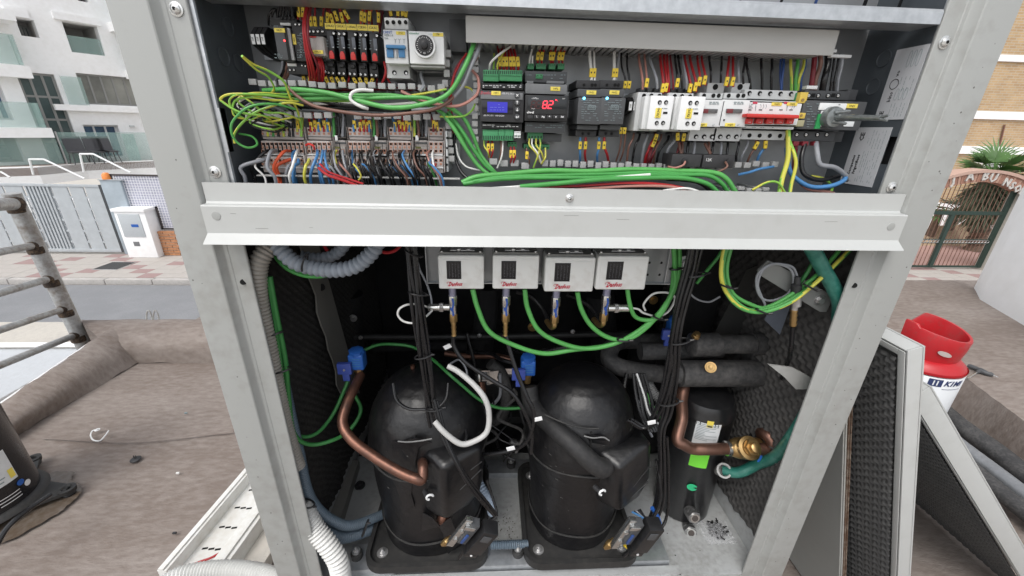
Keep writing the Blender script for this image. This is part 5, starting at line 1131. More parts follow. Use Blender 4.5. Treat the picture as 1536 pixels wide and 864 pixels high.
 if k < 2: MB().rings([(Vector((fx, fyy, zf(482 + 3 * i))), (3.4, 4.4)[i % 2] * kk) for i in range(8)], 14).build('barbed_tail', BRASS, t)
 else: tube_mb([Vector((fx, fyy, zf(481))), Vector((fx, fyy, zf(487))), Vector((fx - 3 * kk, fyy + .01, zf(493))), Vector((fx - 8 * kk, fyy + .03, zf(491)))], 4.2 * kk, 14).build('elbow_tail', BRASS, t)
 if k in (0, 3):
  s = -1 if k == 0 else 1; zz_ = zf(461 if k == 0 else 463); q = [(s * 5, 5.5), (s * 14, 5.5), (s * 14.5, 6.5), (s * 22, 6.5), (s * 22.5, 5.8), (s * 37, 5.8), (s * 37.5, 4.5), (s * 39, 3)]
  sn = thing('pressure_sensor', ('steel pressure sensor screwed into the left side of the first switch tee', 'steel pressure sensor screwed into the right side of the last switch tee')[k > 0], 'sensor', (fx + s * 20 * kk, fyy, zz_ - .005))
  MB().rings([(Vector((fx + x * kk, fyy, zz_)), r * kk) for x, r in q], 20).build('barrel', ZINC, sn, angle=30); MB().rings([(Vector((fx + s * 14.6 * kk, fyy, zz_)), 7.4 * kk), (Vector((fx + s * 20 * kk, fyy, zz_)), 7.4 * kk)], 6).build('hexagon', STEEL, sn, angle=20)
sn = thing('pressure_sensor', 'upright pressure sensor with black plug and brass barbed tail on the right bracket', 'sensor', WY(1194, 445, .040)); k_ = msz(1, WY(1194, 445, .040))
def vtx(px, py): return WY(px, py, .040)
MB().rings([(vtx(1194, 440), 7.5 * k_), (vtx(1193, 458), 7.5 * k_), (vtx(1192, 459), 5 * k_), (vtx(1191, 464), 5 * k_)], 20).build('barrel', STEEL, sn); MB().rings([(vtx(1196, 415), 3 * k_), (vtx(1196, 425), 4.5 * k_), (vtx(1195, 427), 7 * k_), (vtx(1194, 440), 7.5 * k_)], 18).build('plug', BPL2, sn)
MB().rings([(vtx(1191 - .2 * i, 463 + 3.2 * i), (4.4, 5.4)[i % 2] * k_) for i in range(9)], 14).build('barbed_tail', BRASS, sn)
wire([(1189, 490, .04), (1187, 520, .045), (1184, 540, .06), (1172, 568, .09)], 6, BLK, 'sensor_hose', 'thin black hose hanging from the right pressure sensor', 'hose')
# ---------------- solenoid valves
def solenoid(px, py, Y, sc, lab, flip=1):
 p = WY(px, py, Y); k = msz(1, p) * sc; t = thing('solenoid_valve', lab, 'solenoid valve', p - Vector((0, 0, 30 * k)), 'blue solenoid coils')
 B(p.x - 5 * k, p.x + 17 * k, Y - .012, Y + .014, p.z - 12 * k, p.z + 14 * k).build('coil', BLUEP, t, bevel=.004, seg=3)
 MB().lathe([(11 * k, 0), (11 * k, 5 * k), (9 * k, 6 * k), (5 * k, 6.3 * k)], p + Vector((6 * k, 0, 13.5 * k)), (0, -.1, 1), 8).build('coil_cap', BLUEP, t)
 x0 = p.x - 20 * k if flip > 0 else p.x + 17.5 * k
 B(p.x - 19 * k, p.x + 1 * k, Y - .022, Y - .0125, p.z - 14 * k, p.z + 4 * k).build('plug_housing', mat('indigo_plug', (.04, .07, .30), .45, 0, .1), t, bevel=.0012)
 B(p.x - 13 * k, p.x - 3 * k, Y - .021, Y - .0135, p.z - 26 * k, p.z - 14.2 * k).build('cable_gland', MATS['indigo_plug'], t, bevel=.0012)
 MB().cyl(p + Vector((-9 * k, -.0221, -6 * k)), p + Vector((-9 * k, -.0228, -6 * k)), 1.8 * k, n=12).build('screw', SCREW, t)
 for i in range(4): B(p.x + 1 * k, p.x + 13 * k, Y - .0127, Y - .0121, p.z + (7 - 4 * i) * k, p.z + (8 - 4 * i) * k).build('embossed_line', BLUEP2, t)
 MB().rings([(p + Vector((6 * k, 0, -12 * k)), 7 * k), (p + Vector((6 * k, 0, -17 * k)), 7 * k), (p + Vector((6 * k, 0, -18 * k)), 5.5 * k), (p + Vector((6 * k, 0, -28 * k)), 6 * k)], 8).build('brass_body', BRASS, t)
 return t
solenoid(530, 541, .175, 1.0, 'blue solenoid coil at the left, on the stained copper pipe')
solenoid(786, 550, .17, .98, 'blue solenoid coil between the two compressors')
solenoid(1006, 492, .26, .9, 'blue solenoid coil right of the pressure switches, behind the black cable bundle')
lag([(793, 580, .155), (797, 603, .14), (808, 620, .115), (835, 645, .07), (865, 672, .035), (886, 692, .022), (902, 702, .022), (910, 696, .035)], 29, 'black insulated pipe running diagonally across the middle compressor', wear('dark_insulation', (.012, .012, .013), (.04, .038, .036), .65, 0, 14, 120, .7, .1, 200))
lag([(560, 520, .5), (640, 518, .5), (700, 520, .5)], 16, 'dark rear pipe behind the left cable bundle', BLACKIN)
lag([(730, 430, .5), (728, 480, .5), (720, 540, .5)], 34, 'dark upright pipe behind the second pressure switch', BLACKIN)
lag([(520, 440, .5), (522, 490, .5), (530, 560, .5)], 44, 'dark upright vessel behind the left solenoid coil', BLACKIN)
lag([(900, 440, .55), (905, 500, .55), (910, 540, .55)], 40, 'dark upright vessel behind the third and fourth pressure switch', BLACKIN)
tag(B(.44, .57, .345, .35, .70, 1.10).build('black_board', BLACKIN), 'flat matt black board behind the right sensor bracket', 'board')
tag(MB().lathe([(.075, 0), (.075, .30), (.06, .34), (.02, .355)], Vector((.47, .42, .42)), n=36).build('accumulator', BLACKIN), 'tall matt black vessel in the dark rear right of the bay', 'vessel')
lag([(735, 545, .3), (752, 560, .3), (760, 590, .28), (754, 620, .27), (738, 632, .28), (722, 628, .3)], 17, 'dark lagged pipe curving behind the white tube', INSUL)
cu([(690, 606, .22), (704, 610, .2), (716, 604, .2), (722, 592, .22), (722, 575, .24)], 12, COPPER, 'copper_elbow', 'soldered copper elbow behind the left compressor dome')
vv = WY(718, 563, .24); k_ = msz(1, vv); t = thing('small_valve', 'small steel and copper service valve behind the left compressor dome', 'valve', vv)
MB().rings([(vv + Vector((0, 0, 10 * k_)), 4 * k_), (vv + Vector((0, 0, 2 * k_)), 4 * k_), (vv, 5.5 * k_), (vv + Vector((0, 0, -8 * k_)), 5.5 * k_)], 10).build('stem', ZINC, t); B(vv.x - 3 * k_, vv.x + 12 * k_, .235, .25, vv.z - 62 * k_, vv.z - 48 * k_).build('clamp', GALV, t, bevel=.001)
B(vv.x - 9 * k_, vv.x + 22 * k_, .29, .292, vv.z - 32 * k_, vv.z - 16 * k_).build('plate', GALV, t)
for k, (px, py, Y) in enumerate(((530, 477, .45), (541, 506, .45), (719, 503, .42), (799, 490, .42), (859, 497, .42), (980, 450, .4), (1027, 394, .13))):
 p = WY(px, py, Y); mb = MB(); bolt(mb, p, (0, -1, 0), (.007, .004, .004, .009, .004, .008, .009)[k], .008)
 tag(mb.build('bolt', (STEEL, STEEL, STEEL, BRASS, STEEL, BRASS, LGP)[k]), ('steel bolt on the dark rear wall above the left solenoid coil', 'small bolt head on the dark rear wall right of the left solenoid', 'tiny bolt on the dark rear rail between the first two switches', 'brass cap on the dark rear pipe below the second switch', 'tiny bolt on the dark rear rail below the third switch', 'brass cap seen through the loop of white sensor cable', 'round pale screw head right of the mounting plate')[k], 'bolt')
tag(tube_mb([WY(500, 505, .46), WY(720, 505, .46), WY(960, 500, .46)], .009, 10).build('rear_rail', mat('dark_steel_rail', (.035, .035, .035), .5, .3, .3, 30)), 'dark horizontal rail crossing the rear of the bay', 'rail')
tag(tube_mb([WY(1135, 455, .3), WY(1133, 440, .3), WY(1142, 425, .3), WY(1158, 420, .31)], .005, 8).build('small_pipe', COPPER), 'thin copper pipe loop in front of the dark bracket', 'pipe')
tag(MB().prism([WY(x, y, .28) for x, y in ((731, 558), (748, 556), (744, 574), (730, 578))], (0, .002, 0)).build('light_gap_patch', ZINC, smooth=False), 'bright patch standing in for a light gap behind the left compressor', 'foil')  # bright patch stands in for daylight leaking through the rear
# ---------------- conduits
def conduit(l, w, m, lab, pitch=.0075, amp=.10, n=16):
 p = pts_px(l); r = msz(w, p[len(p) // 2]) / 2; return tag(corr_mb(p, r, pitch, amp, n).build('corrugated_conduit', m), lab, 'conduit')
conduit([(415, 368, .05), (440, 392, .045), (470, 402, .045), (505, 405, .045), (535, 398, .05), (560, 376, .055), (572, 350, .06)], 22, CGREY, 'front grey corrugated conduit looping under the beam at the left', .0085, .12)
conduit([(452, 385, .08), (480, 388, .085), (505, 380, .09), (520, 362, .09), (530, 345, .09)], 17, CGREY, 'rear grey corrugated conduit looping under the beam at the left', .0085, .12)
conduit([(425, 352, .07), (402, 372, .05), (387, 400, .036), (388, 450, .036), (402, 520, .036), (416, 590, .036), (430, 650, .036), (446, 700, .036)], 24, CTAUPE, 'taupe corrugated conduit running down behind the left post', .0062, .10)
conduit([(400, 440, .052), (410, 500, .052), (422, 560, .052), (434, 620, .052), (448, 680, .052), (460, 735, .052), (478, 765, .06), (505, 784, .07), (530, 788, .09), (566, 775, .14), (600, 760, .2)], 15, CBLUE, 'blue-grey corrugated conduit turning from the left post to the compressor', .0052, .09)
conduit([(470, 775, .07), (490, 797, .06), (512, 806, .07), (540, 800, .1), (575, 786, .15), (610, 770, .2)], 15, CBLUE, 'lower blue-grey corrugated conduit on the floor beside the left compressor', .0052, .09)
conduit([(450, 755, .04), (470, 790, .032), (492, 818, .02), (508, 845, .01), (514, 885, .0)], 27, CWHITE, 'white corrugated conduit leaving the cabinet at the lower left post', .0078, .11)
conduit([(712, 715, .16), (724, 735, .13), (735, 755, .12), (738, 768, .13)], 13, mat('pale_blue_conduit', (.28, .34, .42), .45, 0, .1, 40), 'short pale blue corrugated conduit right of the left compressor', .005, .10)
conduit([(736, 818, .06), (762, 817, .06), (790, 816, .07)], 11, CBLUE, 'short grey corrugated conduit on the floor between the base plates', .0045, .10)
conduit([(972, 574, .24), (980, 588, .22), (993, 604, .2)], 13, mat('spiral_hose_grey', (.30, .30, .30), .4, .3, .1), 'short ribbed grey hose left of the black cable bundle', .0045, .16)
# ---------------- green cables
def gc_(l, w, lab, m=GRNB, n=10, stripe=None): return wire(l, w, m, 'green_cable', lab, 'cable', 'green cables in the compressor bay', n=n, stripe=stripe)
gc_([(709, 434, .08), (716, 465, .075), (735, 497, .075), (770, 518, .08), (815, 529, .085), (860, 526, .085), (910, 518, .085), (950, 502, .085), (985, 475, .085), (1005, 445, .085), (1012, 400, .09), (1014, 350, .09)], 7, 'green cable leaving the first pressure switch, lowest of the sagging loops')
gc_([(787, 434, .08), (793, 465, .078), (808, 495, .078), (840, 514, .082), (880, 523, .082), (920, 516, .082), (955, 498, .082), (988, 470, .082), (1008, 440, .082), (1017, 400, .088), (1019, 350, .088)], 7, 'green cable leaving the second pressure switch')
gc_([(866, 438, .08), (872, 462, .08), (885, 488, .08), (910, 505, .082), (938, 509, .082), (965, 495, .08), (990, 470, .078), (1010, 435, .08), (1012, 400, .084), (1009, 350, .084)], 7, 'green cable leaving the third pressure switch')
gc_([(941, 434, .08), (943, 455, .08), (953, 474, .08), (970, 481, .08), (985, 476, .079), (1000, 458, .078), (1014, 425, .079), (1019, 395, .083), (1018, 350, .083)], 6.5, 'green cable leaving the fourth pressure switch, shortest loop')
gc_([(1100, 345, 0.046), (1085, 390, 0.041), (1086, 420, 0.036), (1096, 445, 0.034), (1118, 462, 0.032), (1142, 466, 0.031), (1170, 456, 0.031), (1205, 437, 0.034), (1240, 410, 0.041), (1290, 360, 0.056)], 6, 'outer green cable of the loop in the right corner')
gc_([(1094, 345, 0.041), (1083, 390, 0.036), (1084, 424, 0.032), (1098, 452, 0.029), (1122, 466, 0.027), (1150, 468, 0.026), (1185, 452, 0.026), (1220, 428, 0.030), (1250, 400, 0.036), (1280, 370, 0.046)], 6, 'green and yellow striped cable of the loop in the right corner', GRNB, 10, YLW)
gc_([(1105, 345, 0.051), (1090, 392, 0.046), (1091, 420, 0.041), (1102, 442, 0.038), (1125, 457, 0.036), (1150, 460, 0.036), (1190, 440, 0.038), (1230, 408, 0.044), (1262, 372, 0.056)], 6, 'inner green cable of the loop in the right corner')
gc_([(1096, 350, .12), (1080, 380, .12), (1062, 405, .12), (1045, 425, .125)], 5, 'thin green cable slanting behind the black bundle', GRN)
gc_([(404, 368, .09), (412, 385, .075), (430, 402, .07), (455, 414, .068), (480, 414, .068), (498, 410, .07)], 6, 'green cable hugging the underside of the grey conduit', GRN)
gc_([(406, 366, .085), (420, 388, .07), (440, 402, .066), (462, 410, .064), (486, 412, .064)], 6, 'second green cable hugging the underside of the grey conduit', GRN)
gc_([(401, 415, .044), (411, 470, .044), (421, 540, .044), (430, 600, .044), (436, 640, .044), (452, 655, .06), (475, 650, .08), (500, 620, .12), (522, 572, .16)], 6, 'green cable down the left wall rising to the left solenoid', GRND)
gc_([(405, 415, .044), (416, 470, .044), (427, 540, .044), (434, 600, .044), (442, 650, .044), (465, 667, .06), (500, 660, .08), (525, 645, .11), (541, 615, .14), (534, 595, .16), (527, 585, .17)], 6, 'green cable down the left wall looping below the copper pipe', GRND)
gc_([(540, 528, .2), (565, 518, .22), (590, 516, .24), (620, 521, .24), (650, 540, .2), (672, 560, .15), (690, 575, .14), (720, 600, .14), (750, 612, .15), (785, 612, .16)], 5, 'thin green cable crossing behind the left bundle towards the middle', GRND)
gc_([(957, 570, .15), (968, 590, .15), (978, 608, .16), (990, 625, .18)], 6, 'short green cable right of the middle compressor dome')
gc_([(1228, 375, .05), (1215, 400, .05), (1200, 425, .05)], 6, 'green cable behind the upper green hose', GRND)
# ---------------- black bundles
def bundle(l, n, w, spread, lab, seed, grp):
 random.seed(seed)
 for i in range(n):
  o = (i - (n - 1) / 2) * spread; ph = random.uniform(0, 6)
  q = [(x + o + 1.4 * math.sin(k * 1.7 + ph), y + 2 * math.sin(k + ph), Y - .004 * (i % 2) + .002 * math.sin(k * 2 + ph)) for k, (x, y, Y) in enumerate(l)]
  nm_ = {3: ('left', 'middle', 'right'), 4: ('outermost left', 'second from left', 'third from left', 'outermost right'), 5: ('outermost left', 'second from left', 'middle', 'fourth from left', 'outermost right')}[n][i]
  wire(q, w, BLK, 'black_cable', nm_ + ' ' + lab, 'cable', grp, n=8)
bundle([(615, 350, .05), (619, 400, .048), (626, 455, .046), (633, 510, .045), (641, 570, .045), (649, 620, .04), (654, 640, .035)], 5, 5.5, 3.6, 'black cable in the bundle hanging down over the left compressor', 1, 'black cables of the left bundle')
bundle([(652, 600, .04), (664, 650, .015), (684, 690, -.005), (708, 728, -.008), (728, 756, .0), (742, 775, .01)], 3, 4.5, 2.8, 'black cable running down across the left compressor cover', 2, 'black cables over the left cover')
bundle([(1055, 350, .06), (1046, 385, .058), (1036, 420, .056), (1024, 455, .054), (1017, 500, .052), (1012, 560, .05), (1000, 620, .05), (992, 650, .05), (993, 700, .05), (990, 750, .05), (975, 790, .04)], 4, 5, 3.2, 'black cable in the long bundle right of the pressure switches', 3, 'black cables of the right bundle')
bundle([(1042, 350, .055), (1034, 400, .053), (1022, 450, .052), (1012, 500, .05), (1004, 550, .05), (997, 590, .05), (985, 622, .055), (968, 640, .06), (945, 630, .07)], 4, 5, 3.4, 'black cable of the right bundle turning back towards the middle compressor', 4, 'black cables turning to the middle compressor')
def ring_tie(px, py, Y, w, lab, ang=0, m=BPL, h=5):
 p = WY(px, py, Y); k = msz(1, p); mb = MB(); ca, sa = math.cos(ang), math.sin(ang)
 mb.rings([(p + Vector((w * k * .5 * math.cos(t) * ca, w * k * .28 * math.sin(t), w * k * .5 * math.cos(t) * sa)), h * k * .3) for t in [i * math.pi / 12 for i in range(25)]], 6)
 e = p + Vector((w * .5 * k * ca, -w * .1 * k, w * .5 * k * sa)); mb.rings([(e, h * k * .4), (e + Vector((5 * k, -.002, 2 * k)), h * k * .25)], 6)
 tag(mb.build('cable_tie', m), lab, 'cable tie')
for a in ((619, 380, .046, 24, 'black cable tie near the top of the left bundle'), (626, 440, .044, 26, 'black cable tie around the left bundle beside the sensor'), (635, 534, .043, 26, 'black cable tie at mid-height of the left bundle'), (652, 612, .036, 26, 'black cable tie where the left bundle meets the dome'),
          (1045, 412, .052, 28, 'black cable tie near the top of the right bundle'), (1019, 512, .05, 30, 'black cable tie around the right bundle at the lagged pipes'), (1003, 603, .045, 30, 'black cable tie low on the right bundle'),
          (1013, 403, .078, 16, 'black cable tie high on the green switch cables'), (988, 477, .075, 18, 'black cable tie in the bend of the green switch cables'), (935, 510, .076, 18, 'black cable tie at the bottom of the green switch cables'),
          (1091, 430, .026, 20, 'black cable tie on the left of the right green loop'), (1143, 467, .026, 20, 'black cable tie at the bottom of the right green loop'), (1215, 431, .026, 22, 'black cable tie on the right of the right green loop'),
          (408, 500, .04, 28, 'black cable tie holding green cables to the left conduit'), (421, 555, .036, 28, 'black cable tie lower on the left conduit'), (457, 394, .036, 28, 'black cable tie around the front grey conduit'), (458, 755, .03, 26, 'black cable tie at the foot of the left conduits'), (548, 792, .06, 30, 'black cable tie around the two floor conduits')):
 ring_tie(a[0], a[1], a[2], a[3], a[4], random.uniform(-.5, .3) if a[3] < 28 else 1.2 if a[4].find('conduit') > 0 and a[0] in (457, 548) else .2)
wire([(679, 503, .086), (682, 520, .085), (700, 545, .075), (740, 572, .06), (770, 592, .05), (788, 620, .045), (797, 650, .045), (796, 680, .05)], 6.5, BLK, 'black_hose', 'black hose from the first switch dropping to the right', 'hose')
wire([(759, 503, .086), (762, 520, .08), (775, 555, .065), (790, 595, .05), (800, 620, .045), (795, 655, .045), (778, 672, .055), (745, 680, .07), (700, 682, .09)], 6.5, BLK, 'black_hose', 'black hose from the second switch passing the middle solenoid', 'hose')
wire([(826, 491, .11), (815, 465, .14), (795, 445, .16), (775, 438, .17)], 6, BLK, 'black_hose', 'black hose behind the third switch elbow', 'hose')
wire([(901, 490, .11), (890, 465, .14), (868, 448, .16), (850, 442, .17)], 6, BLK, 'black_hose', 'black hose behind the fourth switch elbow', 'hose')
wire([(590, 575, .08), (596, 600, .06), (612, 612, .045), (635, 615, .04), (655, 612, .035), (668, 598, .05), (672, 575, .07)], 5, BLK, 'black_cable', 'black cable draped across the left compressor dome', 'cable')
tag(MB().para(WY(668, 525, .09), (.012, 0, .006), (0, .001, 0), (-.004, 0, .007)).build('cable_tag', WHP), 'small white tag on a cable behind the left bundle', 'tag')
wire([(672, 549, .06), (690, 560, .05), (712, 578, .035), (728, 600, .025), (735, 625, .018), (728, 650, .012), (708, 663, .005), (690, 664, 0), (665, 650, .002), (652, 632, .012)], 8.5, mat('off_white_tube', (.42, .42, .41), .4, 0, .1, 20), 'white_tube', 'white plastic tube curving from the left bundle over the compressor cover', 'tube', n=12)
wire([(640, 460, .086), (628, 456, .07), (612, 457, .06), (599, 463, .055), (597, 473, .055), (606, 482, .055), (622, 484, .055), (638, 476, .06), (648, 466, .08)], 3.2, WHT, 'sensor_cable', 'white cable coil left of the first pressure sensor', 'cable')
wire([(648, 463, .09), (646, 445, .1), (640, 425, .105), (630, 405, .11), (626, 390, .12)], 3, GRY, 'sensor_cable', 'thin grey cable rising from the first pressure sensor', 'cable')
wire([(947, 462, .086), (958, 464, .09), (966, 470, .09), (985, 474, .095), (1002, 468, .1), (1012, 450, .1), (1008, 442, .1), (995, 438, .1), (978, 442, .1), (966, 456, .1), (968, 466, .1)], 3.2, WHT, 'sensor_cable', 'white cable coil right of the last pressure sensor', 'cable')
wire([(1196, 415, .045), (1190, 402, .045), (1175, 396, .045), (1155, 397, .045), (1138, 410, .045), (1134, 430, .045), (1142, 446, .045), (1158, 451, .045), (1180, 442, .045), (1190, 425, .045), (1186, 405, .045), (1165, 396, .045), (1146, 404, .045), (1136, 425, .045), (1142, 445, .045), (1148, 458, .045), (1140, 466, .045)], 3.4, GRY, 'sensor_cable', 'grey cable wound in two loops left of the right pressure sensor', 'cable')
wire([(1022, 420, .15), (1040, 445, .15), (1062, 453, .15), (1080, 445, .15)], 3, GRY, 'sensor_cable', 'thin grey cable sagging behind the right black bundle', 'cable')
wire([(480, 352, .1), (490, 374, .09), (500, 384, .09), (512, 380, .1)], 5, RED, 'red_cable', 'short red cable under the beam between the grey conduits', 'cable')
wire([(545, 350, .1), (570, 376, .09), (590, 376, .09), (608, 360, .1)], 5, RED, 'red_cable', 'short red cable sagging under the beam left of the first switch', 'cable')
random.seed(9)
for i in range(5): wire([(950 + 4 * i, 560, .14), (955 + 5 * i, 595, .12), (962 + 5 * i, 625, .1), (975 + 4 * i, 648, .08)], 5, BLK, 'black_cable', 'black cable fanning out behind the middle compressor dome', 'cable', 'black cables behind the middle dome')
for i, (l, lab) in enumerate((([(955, 560, .12), (966, 592, .1), (974, 620, .09), (992, 640, .08)], 'bare silver strap edge left of the ribbed hose'),)): wire(l, 3, LGP, 'strap', lab, 'strap')
for px, py, Y, lab in ((802, 633, .04, 'tiny white cable clip on the hose beside the middle compressor'), (761, 677, .05, 'white cable tag on the black hose between the compressors'), (972, 638, .045, 'white cable tag by the lower right bundle')):
 p = WY(px, py, Y); k = msz(1, p); tag(MB().para(p, Vector((12 * k, 0, 3 * k)), Vector((0, .0012, 0)), Vector((-2 * k, 0, 7 * k))).build('cable_tag', WHP, bevel=.0005), lab, 'tag')
# ---------------- electronic oil level units at the compressor feet
def oil_unit(px, py, Y, ang, lab, kk=1.0, orange=True):
 c = WY(px, py, Y); k = msz(1, c) * kk; t = thing('level_controller', lab, 'controller', c - Vector((0, 0, 30 * k)))
 ca, sa = math.cos(ang), math.sin(ang); U = Vector((ca, .1, sa)).normalized(); V = Vector((-sa, -.15, ca)).normalized(); N = U.cross(V).normalized(); N = N if N.y < 0 else -N
 def bx(u0, u1, v0, v1, n0, n1, name, m, bev=.001): MB().para(c + U * u0 * k + V * v0 * k + N * n0 * k, U * (u1 - u0) * k, V * (v1 - v0) * k, N * (n1 - n0) * k).build(name, m, t, bevel=bev)
 bx(-2, 16, -26, 22, 0, 16, 'housing', BPL, .002); bx(-1, 15, -38, -26.5, 2, 14, 'housing_end', BPL, .002); bx(1, 11, 4, 16, 16.1, 16.9, 'lid', DGP)
 bx(-24, -16, -34, 24, 2, 8, 'silver_flange', ZINC); bx(-16, -6, -20, 20, 0, 10, 'dark_block', DGP); bx(-22, -10, 12, 18, 8.2, 12, 'bracket', ZINC); bx(-14, -11, -16, 2, 10.1, 12, 'blue_strip', DBLU)
 MB().lathe([(5 * k, 0), (5 * k, 6 * k), (4 * k, 6.5 * k)], c + V * -34 * k + U * 16 * k, U, 20).build('end_cap', mat('orange_plastic', (.75, .28, .03), .4, 0, .05) if orange else BLUEP, t)
 MB().rings([(c + V * -30 * k + U * -20 * k, 3 * k), (c + V * -36 * k + U * -21 * k, 3.5 * k), (c + V * -37 * k + U * -21 * k, 4.5 * k), (c + V * -42 * k + U * -22 * k, 4.5 * k), (c + V * -48 * k + U * -24 * k, 2.5 * k)], 12).build('brass_fitting', BRASS, t)
 for u, v in ((-20, 18), (-20, 2), (-20, -16)): MB().lathe([(2.4 * k, 0), (2.4 * k, 1.4 * k)], c + U * u * k + V * v * k + N * 8.2 * k, N, 6).build('bolt', SCREW, t)
 MB().lathe([(1.5 * k, 0), (1.5 * k, .8 * k)], c + U * 7 * k + V * -32 * k + N * 14.2 * k, N, 10).build('screw', INKW, t)
 return c, k, U, V
oil_unit(716, 792, -.03, -.45, 'black and silver level controller with orange end cap at the left compressor foot', 1.3)
oil_unit(958, 790, -.01, -.22, 'silver and black level controller with brass elbow at the middle compressor foot', 1.3, False)
wire([(745, 775, .0), (728, 790, -.012), (705, 815, -.018), (688, 838, -.015)], 4.5, BLK, 'black_cable', 'black cable crossing the left level controller', 'cable')
wire([(730, 720, .06), (738, 745, .05), (745, 770, .03), (735, 780, .01)], 4, BLK, 'black_cable', 'black cable loop behind the left level controller', 'cable')
wire([(984, 690, .06), (990, 720, .045), (988, 755, .03), (972, 790, .015), (950, 820, .01), (935, 835, .01)], 5, BLK, 'black_cable', 'black cable arching over the middle level controller', 'cable')
wire([(1000, 655, .06), (1003, 700, .06), (1000, 770, .05), (985, 800, .03), (955, 815, .015)], 4.5, BLK, 'black_cable', 'black cable falling to the middle level controller', 'cable')
for k, (l, lab) in enumerate((([(978, 762, .03), (985, 775, .028), (990, 785, .028)], 'blue insulating sleeve on the arching cable'), ([(955, 830, .012), (968, 822, .015), (975, 818, .02)], 'lower blue insulating sleeve by the middle compressor foot'))): wire(l, 6, BLUEP, 'blue_sleeve', lab, 'sleeve')
wire([(937, 817, .01), (945, 823, .008)], 6, TAG, 'yellow_sleeve', 'yellow sleeve on the cable at the middle level controller', 'sleeve')
random.seed(4)
for i in range(5): wire([(948 + i * 3, 768 - i, .03), (962 + i * 3, 775 + i * 3, .015), (978 - i * 2, 790, .01), (985 - i * 5, 808, .02)], 3, (BLU, BLK, GRY, BLK, BLK)[i], 'thin_cable', 'thin cable tangled around the middle level controller', 'cable', 'tangled thin cables at the middle controller')
cu([(672, 768, .05), (664, 775, .045), (662, 784, .05)], 14, COPPER, 'copper_elbow', 'oily copper stub under the left compressor cover')
B(-.21, .42, .016, .032, ZF + .0004, ZF + .006).build('floor_edge_strip', TRAYP, cab)
for i, (c, w, l, s) in enumerate(((BLK, 5, [(700, 500, .3), (712, 560, .28), (706, 640, .27), (730, 700, .3)], 'black cable dropping in the dark gap right of the left dome'), (GRY, 3, [(690, 585, .18), (700, 560, .2), (690, 540, .22), (676, 545, .2)], 'thin grey cable curling above the copper elbow'),
      (BLK, 4, [(750, 620, .3), (742, 650, .28), (754, 680, .28), (772, 690, .27)], 'black cable curling low between the compressors'), (BLK, 6, [(770, 545, .24), (752, 540, .26), (735, 530, .3), (700, 528, .34)], 'black hose running left from the middle solenoid'),
      (COPPER2, 9, [(770, 540, .3), (740, 533, .32), (700, 535, .34), (668, 530, .36)], 'dull copper line behind the middle solenoid'), (BLK, 7, [(940, 560, .2), (935, 590, .17), (945, 625, .14), (938, 650, .12)], 'black hose behind the right side of the middle dome'),
      (GRY, 4, [(958, 600, .15), (966, 630, .13), (978, 655, .12)], 'grey braided lead right of the middle compressor cover'), (BLK, 4, [(688, 620, .12), (700, 650, .08), (694, 668, .06)], 'thin black lead behind the left terminal cover'),
      (BLK, 5, [(1120, 600, .2), (1128, 640, .16), (1124, 660, .15)], 'black lead behind the brass valve'), (BLK, 8, [(850, 520, .3), (800, 528, .32), (760, 524, .36)], 'black line behind the middle dome top'))):
 wire(l, w, c, 'hose' if w > 4 else 'cable', s, 'hose' if w > 4 else 'cable')
for i, (px, py, Y, s) in enumerate(((660, 598, .16, 'pale fitting at the edge of the left dome'), (700, 640, .2, 'grey fitting low behind the white tube'), (765, 662, .3, 'grey fitting deep between the compressors'), (696, 625, .19, 'silver nut beneath the copper elbow'))):
 p = WY(px, py, Y); k = msz(1, p); tag(MB().rings([(p, 5 * k), (p + Vector((9 * k, 0, -3 * k)), 5 * k), (p + Vector((9.1 * k, 0, -3 * k)), 3.4 * k), (p + Vector((16 * k, 0, -5 * k)), 3.4 * k)], 10).build('pipe_fitting', PORT), s, 'fitting')
for t, c, R in ((T1, C1, .131), (T2, C2, .125)):
 random.seed(int(R * 1e4)); mb = MB()
 for i in range(26):
  a = random.uniform(-2.6, -.4); h = random.uniform(.06, .36); q = pt1 if t is T1 else pt2; u = (a / 6.2832) % 1; v = h / .42 * .75
  p = q(u, v); n = Vector((math.cos(a), math.sin(a), 0)); p = p + n * .0006; s = Vector((-n.y, n.x, 0)) * random.uniform(.001, .006); mb.para(p, s, n * .0003, Vector((0, 0, random.uniform(.0004, .0012))) + s * random.uniform(-.5, .5))
 o = mb.build('scuffs', mat('chalky_scuff', (.10, .10, .095), .8, 0, .2), t, smooth=False); o['kind'] = 'stuff'
ORDN = 'first second third fourth fifth sixth seventh eighth ninth'.split()
random.seed(77)
for i in range(9):
 x, y = 700 + 10 * i, 560 + (i * 37) % 60; l = [(x + random.uniform(-14, 14) * k, y + 24 * k + random.uniform(-8, 8), .26 + .03 * random.random() - .02 * k) for k in range(5)]
 wire(l, random.choice((2.5, 3.5, 5)), (BLK, GRY, BLK, INSUL)[i % 4], 'thin_cable', ORDN[i] + ' from left of the thin cables hanging in the dark gap between the compressors', 'cable', 'thin cables between the compressors')
